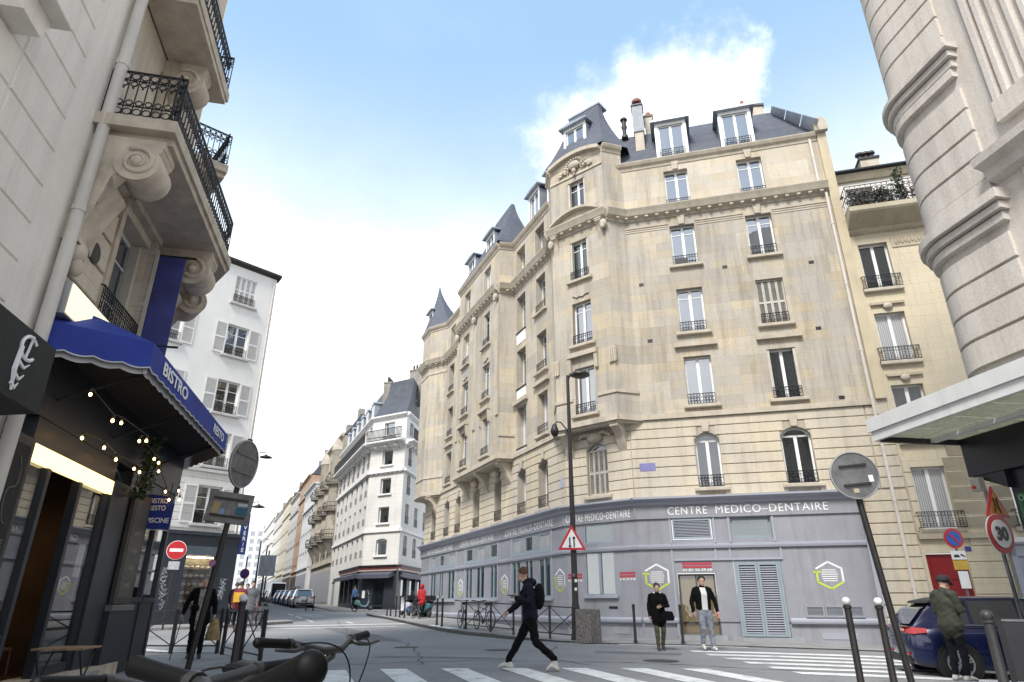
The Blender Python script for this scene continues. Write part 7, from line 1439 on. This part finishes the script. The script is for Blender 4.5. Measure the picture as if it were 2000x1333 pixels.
P_BLUE = mat('car_blue', (.007, .012, .055), .25, .06, 2, metal=.25, coat=1.0); P_WHITE = mat('car_white', (.75, .75, .75), .3, .03, coat=.8); P_GREY = mat('car_grey', (.16, .17, .18), .3, .05, metal=.3, coat=.8); P_BLK = mat('car_black', (.02, .02, .022), .25, .05, coat=.8); P_BL2 = mat('car_blue2', (.06, .14, .36), .3, .05, coat=.8); P_SIL = mat('car_silver', (.42, .43, .44), .35, .05, metal=.4, coat=.7)
cz = gz(10.6, 13.6)
car('dark blue hatchback parked on the right with the man standing at its back', T(9.75, 13.55, cz) @ RZ(-14), P_BLUE, 4.36, 1.82, 1.46)
rowp = [(15.0, P_WHITE, 'white hatchback parked nearest at the foot of the rising street', 1.62), (20.6, P_SIL, 'silver car with roof box parked behind the white hatchback', 1.5), (26, P_GREY, 'grey car parked third in the row', 1.47), (31.5, P_BLK, 'black car parked fourth in the row', 1.47), (37, P_BL2, 'bright blue car parked before the open van', 1.5), (52, P_GREY, 'grey car parked beyond the van', 1.5), (58, P_BLK, 'dark car parked far up the row', 1.5), (64, P_SIL, 'silver car parked furthest up the row', 1.5)]
def kerb_pt(s, o): q = cwp+dLv*s+Vector((-.9185, -.3955))*o; return q
for s, pnt, lab, h_ in rowp:
    q = kerb_pt(s-3.5, 3.1); car(lab, T(q.x, q.y, gz(q.x, q.y)) @ RZ(math.degrees(math.atan2(dLv.y, dLv.x))), pnt, 4.2, 1.78, h_, False, 'cars parked up the street')
q = kerb_pt(16.9, 3.1); o = tag(part(MB().lathe([(.0, 0), (.38, .03), (.4, .2), (.3, .36), (.0, .4)], (0, 0, 0), 12), 'roof_box', P_GREY, None, T(q.x, q.y, gz(q.x, q.y)+1.5) @ RZ(113) @ Matrix.Diagonal((2.0, 1, 1, 1)), 40), 'grey roof box on top of the silver car', 'roof box')
q = kerb_pt(40, 3.2); car('white van with its dark back open up the street', T(q.x, q.y, gz(q.x, q.y)) @ RZ(math.degrees(math.atan2(dLv.y, dLv.x))), P_WHITE, 5.2, 2.0, 2.4, False, 'cars parked up the street', True)
def scooter(lab, M, col):
    t = thing('scooter', lab, 'scooter', M, 'parked scooters'); m = mat('scoot_'+col[0], col[1], .3, .1, 3, coat=.5)
    for x in (-.55, .62): o = part(MB().ring((x, 0, .24), .18, .06, 20, 8), 'wheel', S_TYRE, t, None, True); part(MB().lathe([(.12, -.04), (.12, .04)], (x, 0, .24), 14, Matrix.Rotation(R_(90), 3, 'X')), 'rim', S_ALU, o)
    part(loft([[(x, y*w, z0+(z1-z0)*(q)) for y, q in ((-1, .2), (-.8, .9), (0, 1), (.8, .9), (1, .2), (.7, 0), (-.7, 0))] for x, w, z0, z1 in ((-.8, .1, .55, .72), (-.6, .18, .4, .78), (-.2, .2, .3, .74), (-.05, .17, .25, .4), (.3, .17, .22, .34), (.42, .2, .25, .6), (.5, .2, .4, .95), (.44, .12, .7, 1.02))]), 'body', m, t, None, 50)
    part(MB().box(-.75, -.1, -.14, .14, .75, .83), 'seat', S_RUB, t); part(MB().tube([(.62, 0, .24), (.5, 0, .7), (.4, 0, 1.02)], .03, 8), 'fork', S_ALU, t); part(MB().tube([(.3, -.34, 1.04), (.4, -.1, 1.06), (.4, .1, 1.06), (.3, .34, 1.04)], .016, 6), 'handlebar', S_BLK, t)
    part(MB().add([(.5, -.2, 1.0), (.5, .2, 1.0), (.36, .17, 1.38), (.36, -.17, 1.38)], [(0, 1, 2, 3)]), 'windshield', G_CLR, t); part(MB().bbox(-.95, -.62, -.18, .18, .84, 1.1), 'top_case', S_BLK, t)
for k, (x, y, a, col) in enumerate(((-6.3, 41.3, 60, ('white', (.6, .62, .66))), (-5.7, 40.4, 65, ('blue', (.03, .07, .18))), (-5.2, 39.4, 70, ('black', (.02, .02, .02))), (-4.8, 38.4, 62, ('teal', (.05, .16, .18))))): scooter(('white scooter at the left end of the scooter row', 'dark blue scooter second in the scooter row', 'black scooter third in the scooter row', 'teal scooter at the right end beside the grey shopfront')[k], T(x, y, z2(x, y)) @ RZ(a+60), col)
x, y = at_px(706, 1188, 51.5).xy; scooter('pale green scooter by the cafe door', T(x, y, z2(x, y)) @ RZ(15), ('mint', (.12, .24, .24)))
# ------------------------------------------------------------------ people
def seg_d(p, a, b):
    ab = b-a; t = max(0, min(1, (p-a).dot(ab)/max(ab.length_squared, 1e-9))); return (p-(a+ab*t)).length, t
def person(lab, M, h=1.75, J=None, cl=None, hair=None, hat=None, vox=.017, extra=None, puff=1.0, group=None, coat=0, build=1.0, open_front=False, folds=.004, seed=1):
    k = h/1.75; V = Vector
    j = dict(pel=(0, 0, .95), wst=(.0, 0, 1.08), chs=(.01, 0, 1.3), nck=(-.01, 0, 1.47), hed=(.03, 0, 1.62),
             shL=(-.01, .185, 1.41), shR=(-.01, -.185, 1.41), elL=(-.03, .25, 1.13), elR=(-.03, -.25, 1.13), wrL=(.06, .25, .89), wrR=(.06, -.25, .89),
             hpL=(0, .09, .92), hpR=(0, -.09, .92), knL=(.03, .105, .5), knR=(.03, -.105, .5), anL=(-.02, .11, .09), anR=(-.02, -.11, .09), toL=(.16, .125, .035), toR=(.16, -.125, .035))
    j.update(J or {}); j = {a: V(b) for a, b in j.items()}
    t = thing('person', lab, 'person', M, group)
    prim = []                                    # region, points, radii, flat
    top, bot, shoe, skin, shirt = 'top', 'bot', 'shoe', 'skin', 'shirt'
    b_ = build
    lean = j['chs']-j['pel']
    prim.append((bot, [j['pel']-V((0, 0, .06)), j['pel'], j['wst']], [.155*b_, .168*b_, .15*b_], .72))
    prim.append((top, [j['wst']-V((0, 0, .08)), j['wst'], j['chs'], j['nck']-V((0, 0, .07)), j['nck']-V((0, 0, .0))], [.165*b_*puff, .165*b_*puff, .188*b_*puff, .15*b_, .075], .66))
    if coat: prim.append((top, [j['wst'], j['pel'], j['pel']-V((0, 0, coat))], [.165*b_*puff, .19*b_*puff, .20*b_*puff], .72))
    for s in 'LR':
        sh, el, wr, hp, kn, an, to = (j[q+s] for q in ('sh', 'el', 'wr', 'hp', 'kn', 'an', 'to')); inn = V((0, -.06 if s == 'L' else .06, .01))
        prim.append((top, [sh+inn, sh, el, wr], [.072*puff, .068*puff, .054*puff, .042*puff], 1)); prim.append((bot, [hp, kn, an+V((0, 0, .04))], [.098*b_, .07*b_, .055*b_], 1))
        d = (to-an); d.z = 0; d = d.normalized() if d.length > 1e-4 else V((1, 0, 0)); hl = an-d*.06; hl.z = to.z+.01
        prim.append((shoe, [hl, an*.5+to*.5+V((0, 0, -.0)), to], [.046, .047, .036], .85)); prim.append((shoe, [an+V((0, 0, .01)), (hl+an)*.5], [.045, .046], 1))
    hd = j['hed']; prim.append((skin, [j['nck']-V((0, 0, .05)), j['nck']*.45+hd*.55], [.06, .055], 1))
    f = V((1, 0, 0)); look = V(J.get('look', (1, 0, 0)) if J else (1, 0, 0)); look.z *= .6; look.normalize(); sd = V((-look.y, look.x, 0)).normalized()
    mb = MB()
    for (r, pts, rr, fl) in prim: mb.tube(pts, rr, 14, True, fl); [mb.ball(p, (q*(fl if fl != 1 else 1), q, q*.8 if fl != 1 else q), 12, 8) for p, q in ((pts[0], rr[0]), (pts[-1], rr[-1]))]
    def hp_(o, r): mb.ball(hd+o, r, 14, 10)
    hp_(V((0, 0, .02)), (.094, .078, .105)); hp_(look*.022-V((0, 0, .06)), (.07, .062, .068)); mb.tube([hd+look*.085+V((0, 0, .02)), hd+look*.108-V((0, 0, .02))], [.011, .017], 8); [mb.ball(hd+sd*.08*s-look*.005, (.02, .012, .032), 8, 6) for s in (-1, 1)]
    me = mb.mesh('tmp', S_SKIN); o = bpy.data.objects.new('tmp', me); COL.objects.link(o); md = o.modifiers.new('r', 'REMESH'); md.mode = 'VOXEL'; md.voxel_size = vox; md.use_smooth_shade = True
    sm = o.modifiers.new('s', 'SMOOTH'); sm.factor = .5; sm.iterations = 3
    dg = bpy.context.evaluated_depsgraph_get(); me2 = bpy.data.meshes.new_from_object(o.evaluated_get(dg)); bpy.data.objects.remove(o); bpy.data.meshes.remove(me); me2.name = 'body'
    me2.materials.clear(); cl = cl or {}; order = [top, bot, shoe, skin, shirt]; dm = {'skin': S_SKIN}
    for q in order: me2.materials.append(cl.get(q, dm.get(q, S_BLK)))
    segs = [(order.index(r), pts[i], pts[i+1], rr[i], rr[i+1]) for (r, pts, rr, fl) in prim for i in range(len(pts)-1)]+[(3, hd+V((0, 0, -.06)), hd+V((0, 0, .06)), .1, .1)]
    mi = []
    for p in me2.polygons:
        c = p.center; best = (9, 0)
        for (r, a, b, ra, rb) in segs:
            d, tt = seg_d(c, a, b); d -= ra+(rb-ra)*tt
            if d < best[0]: best = (d, r)
        r = best[1]
        if open_front and r == 0 and abs(c.y-j['chs'].y) < .075 and c.x > j['chs'].x+.03 and c.z < 1.46: r = 4
        mi.append(r)
    me2.polygons.foreach_set('material_index', mi)
    rnd = random.Random(seed); ph = rnd.uniform(0, 6)
    reg = {}
    for p in me2.polygons:
        for v in p.vertices: reg[v] = mi[p.index]
    nrm = [v.normal.copy() for v in me2.vertices]
    for v in me2.vertices:
        if reg.get(v.index, 3) in (0, 1):
            c = v.co; v.co = c+nrm[v.index]*folds*(math.sin(c.z*38+math.sin(c.y*24+ph)*2.2+c.x*15)+.6*math.sin(c.z*71+c.y*40+ph*2))
    # hands with five fingers, closed over the wrist end
    hb = MB()
    for s in 'LR':
        el, wr = j['el'+s], j['wr'+s]; d = (wr-el).normalized(); g = j.get('hd'+s); d = (g-wr).normalized() if g else d
        ax = d.cross(V((0, 1, 0))) if abs(d.y) < .8 else d.cross(V((0, 0, 1))); ax.normalize(); side_ = ax; curl = ax.cross(d).normalized()*(1 if s == 'R' else -1)
        hb.tube([wr-d*.02, wr+d*.03, wr+d*.085], [.026, .032, .034], 10, True, .55)
        for q in range(4):
            off = side_*((q-1.5)*.0185); b0 = wr+d*.08+off; l = (.034, .04, .037, .028)[q]; hb.tube([b0, b0+d*l+curl*.006, b0+d*l*1.6+curl*.03, b0+d*l*1.55+curl*.055], [.0092, .0088, .008, .0068], 7)
        b0 = wr+d*.03+side_*.032; hb.tube([b0, b0+side_*.022+d*.025, b0+side_*.02+d*.055+curl*.02], [.011, .0105, .008], 7)
    for s in (-1, 1): hb.ball(hd+look*.083+sd*.03*s+V((0, 0, .012)), .0085, 8, 6)
    bm = bmesh.new(); bm.from_mesh(me2); n0 = len(bm.faces); vs = [bm.verts.new(p) for p in hb.v]
    for f_ in hb.f:
        try: q = bm.faces.new([vs[i] for i in f_]); q.material_index = 3; q.smooth = True
        except ValueError: pass
    bm.to_mesh(me2); bm.free()
    me2.transform(Matrix.Scale(k, 4)); put('body', me2, t)
    def child(mbx, nm, m, smooth=True):
        me = mbx.mesh(nm, m, smooth); me.transform(Matrix.Scale(k, 4)); return put(nm, me, t)
    if hair:
        mbx = MB(); n, mm = 18, 10; vs = []; col_, ln = hair
        for i in range(mm+1):
            th = .02+(1.75 if True else 0)*i/mm
            for q in range(n):
                an = 2*math.pi*q/n; dv = look*math.cos(an)*math.sin(th)+sd*math.sin(an)*math.sin(th)+V((0, 0, math.cos(th)))
                front = max(0, math.cos(an)); th2 = th*(1-.42*front) if ln < 2 else th*(1-.45*front)
                dv = look*math.cos(an)*math.sin(th2)+sd*math.sin(an)*math.sin(th2)+V((0, 0, math.cos(th2)))
                rr = 1.0+.05*math.sin(an*5+i)+.04*math.sin(an*11+i*2); vs.append(hd+V((0, 0, .025))+V((dv.x*.108*rr, dv.y*.098*rr, dv.z*.122*rr)))
        mbx.add(vs, [(i*n+q, (i+1)*n+q, (i+1)*n+(q+1) % n, i*n+(q+1) % n) for i in range(mm) for q in range(n)]); child(mbx, 'hair', mat('hair_'+col_[0], col_[1], .7, .3, 60, .5, 120))
    if hat:
        mbx = MB(); mbx.lathe([(.108, .03), (.112, .07), (.1, .115), (.06, .142), (.005, .148)], hd, 18); mbx.add([hd+look*.09+sd*.075+V((0, 0, .045)), hd+look*.19+sd*.05+V((0, 0, .03)), hd+look*.205+V((0, 0, .032)), hd+look*.19-sd*.05+V((0, 0, .03)), hd+look*.09-sd*.075+V((0, 0, .045))], [(0, 1, 2, 3, 4)]); child(mbx, 'cap', hat)
    if extra: extra(child, j, k)
    return t
C_NAVY = mat('cloth_navy', (.007, .0085, .018), .8, .2, 12, .3, 60, spec=.2); C_BLK = mat('cloth_black', (.005, .005, .006), .9, .2, 12, .3, 60, spec=.15); C_OLV = mat('cloth_olive', (.045, .048, .032), .8, .2, 10, .2, 90); C_GRYJ = mat('cloth_greydenim', (.24, .26, .31), .85, .2, 9, .2, 120); C_WT = mat('cloth_white', (.66, .65, .64), .85, .06, 6, .1, 90); C_CAMO = mat('cloth_khaki', (.10, .095, .055), .85, .35, 22, .2, 90, col2=(.035, .035, .02)); C_DEN = mat('cloth_dark_denim', (.008, .010, .016), .85, .2, 12, .2, 120, spec=.2); C_SNK = mat('sneaker_white', (.62, .61, .57), .6, .15, 18); C_BRS = mat('boot_brown', (.07, .045, .035), .6, .2, 15)
C_PAT = mat('cloth_pattern', (.42, .40, .38), .85, .4, 26, .1, 80, col2=(.16, .10, .09))
# walking man on the crossing (faces the left of the view)
def ex_walk(child, j, k):
    V = Vector; c = j['chs']
    mb = MB(); mb.ball(c+V((-.2, 0, -.05)), (.105, .15, .23), 14, 10); child(mb, 'backpack', C_BLK); mb = MB()
    for s in (-1, 1): mb.tube([c+V((-.13, s*.11, .14)), c+V((.0, s*.125, .15)), c+V((.14, s*.12, .02)), c+V((.06, s*.14, -.14)), c+V((-.14, s*.13, -.2))], .017, 6)
    child(mb, 'backpack_straps', C_BLK)
    mb = MB(); mb.ball(j['nck']+V((-.05, 0, .02)), (.13, .135, .085), 14, 8); child(mb, 'hood', C_NAVY); mb = MB(); mb.box(*(lambda p: (p.x, p.x+.13, p.y-.035, p.y+.035, p.z+.04, p.z+.055))(j['wrL']+V((.04, -.02, .0)))); child(mb, 'phone', S_BLK, False)
person('man in navy hooded jacket with black backpack striding over the zebra crossing', T(.36, 13.1, gz(.36, 13.1)) @ RZ(177), 1.80,
       dict(pel=(0, 0, .92), wst=(.02, 0, 1.05), chs=(.05, 0, 1.28), nck=(.07, 0, 1.45), hed=(.15, 0, 1.6), shL=(.05, .19, 1.39), shR=(.05, -.19, 1.39), elL=(.02, .25, 1.13), wrL=(.26, .14, 1.2), elR=(.2, -.25, 1.15), wrR=(.4, -.22, .98), hpL=(.01, .09, .9), hpR=(.01, -.09, .9),
            knR=(.22, -.1, .5), anR=(.42, -.1, .13), toR=(.58, -.1, .06), knL=(-.08, .1, .47), anL=(-.40, .1, .17), toL=(-.28, .1, .035), look=(1, 0, -.35)), dict(top=C_NAVY, bot=C_BLK, shoe=C_SNK), (('auburn', (.12, .045, .02)), 1), None, .015, ex_walk, 1.22, build=1.06, folds=.0045)
def ex_woman(child, j, k):
    V = Vector; mb = MB(); mb.prism([(.06, .76), (.38, .76), (.41, .84), (.36, 1.0), (.1, 1.02), (.04, .88)], .1, .22, 'x'); child(mb, 'shoulder_bag', C_BLK, False); mb = MB(); mb.tube([j['shR']+V((.03, .04, .06)), j['chs']+V((.15, 0, 0)), V((.14, .18, .96))], .012, 5); child(mb, 'bag_strap', C_BLK)
    mb = MB(); mb.tube([j['nck']+V((.03, .11, .0)), j['nck']+V((-.08, 0, .03)), j['nck']+V((.03, -.11, 0))], .03, 7); child(mb, 'pale_collar', C_WT)
px_, py_ = 3.86, 18.4
person('woman in black jacket and khaki trousers with a black shoulder bag', T(px_, py_, gz(px_, py_)) @ RZ(-94), 1.64, dict(elL=(.05, .27, 1.14), wrL=(.2, .08, 1.12), knR=(.08, -.08, .5), anR=(.06, -.07, .09), toR=(.22, -.08, .04), anL=(-.12, .08, .12), toL=(.04, .09, .035), look=(1, .1, -.1)), dict(top=C_BLK, bot=C_CAMO, shoe=C_BRS), (('brown', (.07, .045, .03)), 1), None, .016, ex_woman, 1.12, coat=.16)
def ex_man(child, j, k):
    V = Vector; mb = MB(); p = j['wrL']+V((.05, .0, -.09)); mb.lathe([(.03, -.08), (.033, -.07), (.033, .06), (.02, .08)], p, 12); child(mb, 'red_can', mat('can_red', (.45, .05, .04), .4, .3, 20, col2=(.7, .6, .55)))
px_, py_ = 5.1, 18.5
person('man in open black jacket, white shirt and grey trousers walking with a red can', T(px_, py_, gz(px_, py_)) @ RZ(-88), 1.84, dict(elL=(-.04, .31, 1.15), wrL=(.04, .33, .9), elR=(-.02, -.29, 1.14), wrR=(.06, -.29, .9), knR=(.14, -.1, .5), anR=(.02, -.11, .15), toR=(.17, -.12, .06), knL=(.03, .12, .5), anL=(.06, .13, .09), toL=(.22, .15, .04), look=(1, -.1, -.05)), dict(top=C_BLK, bot=C_GRYJ, shoe=C_SNK, shirt=C_WT), (('dark', (.03, .022, .018)), 1), None, .016, ex_man, 1.1, open_front=True, build=1.08)
def ex_cane(child, j, k):
    V = Vector; mb = MB(); p = j['wrR']; mb.tube([p+V((.02, 0, -.04)), p+V((.0, -.0, -.06)), V((.18, p.y-.1, .0))], .011, 6); child(mb, 'cane', S_BLK)
    mb = MB(); q = j['wrL']+V((.02, .03, -.1)); rows = []
    for i in range(7):
        u = i/6; rows.append([(q.x+.07*(1+.5*math.sin(u*3))*math.cos(a), q.y+.13*(.35+.8*math.sin(min(1, u*1.4)*1.57))*math.sin(a)+.01*math.sin(a*5+i), q.z-.46*u) for a in [n_*2*math.pi/12 for n_ in range(13)]])
    mb.sheet(rows); child(mb, 'carrier_bag', mat('bag_kraft', (.42, .29, .13), .7, .25, 9, .3, 20)); mb = MB(); mb.ball(j['pel']+V((.14, -.13, .1)), (.06, .1, .09), 10, 7); child(mb, 'hip_bag', C_BLK)
px_, py_ = -7.1, 15.9
person('man in black coat and patterned shirt with a cane and a beige carrier bag', T(px_, py_, z2(px_, py_)) @ RZ(-68), 1.74, dict(elR=(-.04, -.32, 1.16), wrR=(.06, -.36, .93), elL=(0, .28, 1.14), wrL=(.08, .3, .93), knL=(.1, .1, .5), anL=(.1, .11, .09), toL=(.26, .13, .035), hed=(.05, 0, 1.61), look=(1, 0, -.1)), dict(top=C_BLK, bot=C_BLK, shoe=S_BLK, shirt=C_PAT), (('grey', (.25, .23, .21)), 1), None, .018, ex_cane, 1.14, coat=.16, open_front=True)
def ex_right(child, j, k):
    V = Vector; mb = MB(); p = j['wrR']+V((.07, .03, .02)); mb.box(p.x, p.x+.012, p.y-.03, p.y+.04, p.z-.02, p.z+.12); child(mb, 'phone', S_BLK, False); mb = MB(); mb.tube([j['wst']+V((0, .17, -.17)), j['wst']+V((.12, .1, -.18)), j['wst']+V((.13, -.1, -.18)), j['wst']+V((0, -.17, -.17)), j['wst']+V((-.12, -.1, -.18)), j['wst']+V((-.12, .1, -.18)), j['wst']+V((0, .17, -.17))], .03, 6); child(mb, 'jacket_hem', C_OLV)
px_, py_ = 7.72, 12.35
person('man in olive quilted jacket and dark cap looking at a phone behind the blue car', T(px_, py_, gz(px_, py_)+.0) @ RZ(20), 1.72, dict(hed=(.07, 0, 1.6), elR=(-.0, -.25, 1.14), wrR=(.26, -.1, 1.16), elL=(.0, .25, 1.13), wrL=(.27, .08, 1.13), look=(1, 0, -.5)), dict(top=C_OLV, bot=C_DEN, shoe=C_SNK), (('dark', (.03, .022, .018)), 0), mat('cap_navy', (.02, .02, .025), .8), .016, ex_right, 1.16, coat=.05, folds=.003)
# smaller figures further off
C_RED = mat('cloth_red', (.42, .015, .02), .8, .15, 8); C_BLUJ = mat('cloth_blue', (.10, .18, .34), .8, .2, 8); C_GRY = mat('cloth_grey', (.12, .125, .135), .85, .2, 8); C_YEL = mat('cloth_yellow', (.65, .38, .03), .7, .1, 8)
def hoodred(child, j, k): mb = MB(); mb.ball(j['hed']+Vector((-.03, 0, .01)), (.13, .125, .15), 12, 8); child(mb, 'hood', C_RED)
px_, py_ = at_px(823, 1180, 38.0).xy
person('person in bright red hooded jacket among the scooters at the grey shopfront', T(px_, py_, z2(px_, py_)) @ RZ(60), 1.7, None, dict(top=C_RED, bot=C_BLK, shoe=S_BLK), None, None, .03, hoodred, 1.15, coat=.15)
px_, py_ = at_px(691, 1186, 51.2).xy
person('person in blue denim jacket standing before the dark cafe', T(px_, py_, z2(px_, py_)) @ RZ(150), 1.72, dict(anL=(-.2, .11, .1), toL=(-.04, .12, .035)), dict(top=C_BLUJ, bot=C_BLK, shoe=C_SNK), (('dark', (.03, .022, .018)), 1), None, .03, None, 1.1)
def yellowbag(child, j, k): mb = MB(); mb.bbox(-.3, -.14, -.2, .2, .98, 1.34, .03); child(mb, 'yellow_backpack', C_YEL, False)
for u, v, d, hgt, cl_, ha, ex, lab, rz in ((465, 1190, 27, 1.7, dict(top=mat('cloth_wine', (.16, .02, .03), .8), bot=C_BLK, shoe=mat('boot_rust', (.3, .09, .03), .7)), ('dark', (.03, .022, .018)), yellowbag, 'person in wine red jacket with a yellow backpack on the left pavement', 105), (489, 1190, 28.5, 1.74, dict(top=C_GRY, bot=C_GRY, shoe=S_BLK), ('black', (.015, .013, .012)), None, 'person in a long grey coat on the left pavement', -80), (456, 1190, 30, 1.7, dict(top=C_BLK, bot=C_DEN, shoe=S_BLK), ('brown', (.07, .045, .03)), None, 'person in black behind the wine red jacket', 90), (478, 1190, 33, 1.68, dict(top=mat('cloth_pink', (.45, .2, .2), .8), bot=C_DEN, shoe=C_SNK), ('brown', (.07, .045, .03)), None, 'person in pink further up the left pavement', -90)):
    p = at_px(u, v, d); person(lab, T(p.x, p.y, z2(p.x, p.y)) @ RZ(rz), hgt, None, cl_, (ha, 1), None, .03, ex, 1.12, coat=.3 if 'long' in lab else .05)
p = FLF.w(sx(1.75), .75, .05); person('man in white T-shirt seen through the restaurant corner glass', T(p.x, p.y, -.05) @ RZ(10), 1.72, dict(wrR=(.26, -.1, 1.12), elR=(0, -.25, 1.13)), dict(top=C_WT, bot=C_BLUJ, shoe=S_BLK), (('dark', (.03, .022, .018)), 1), None, .025, None, 1.0)
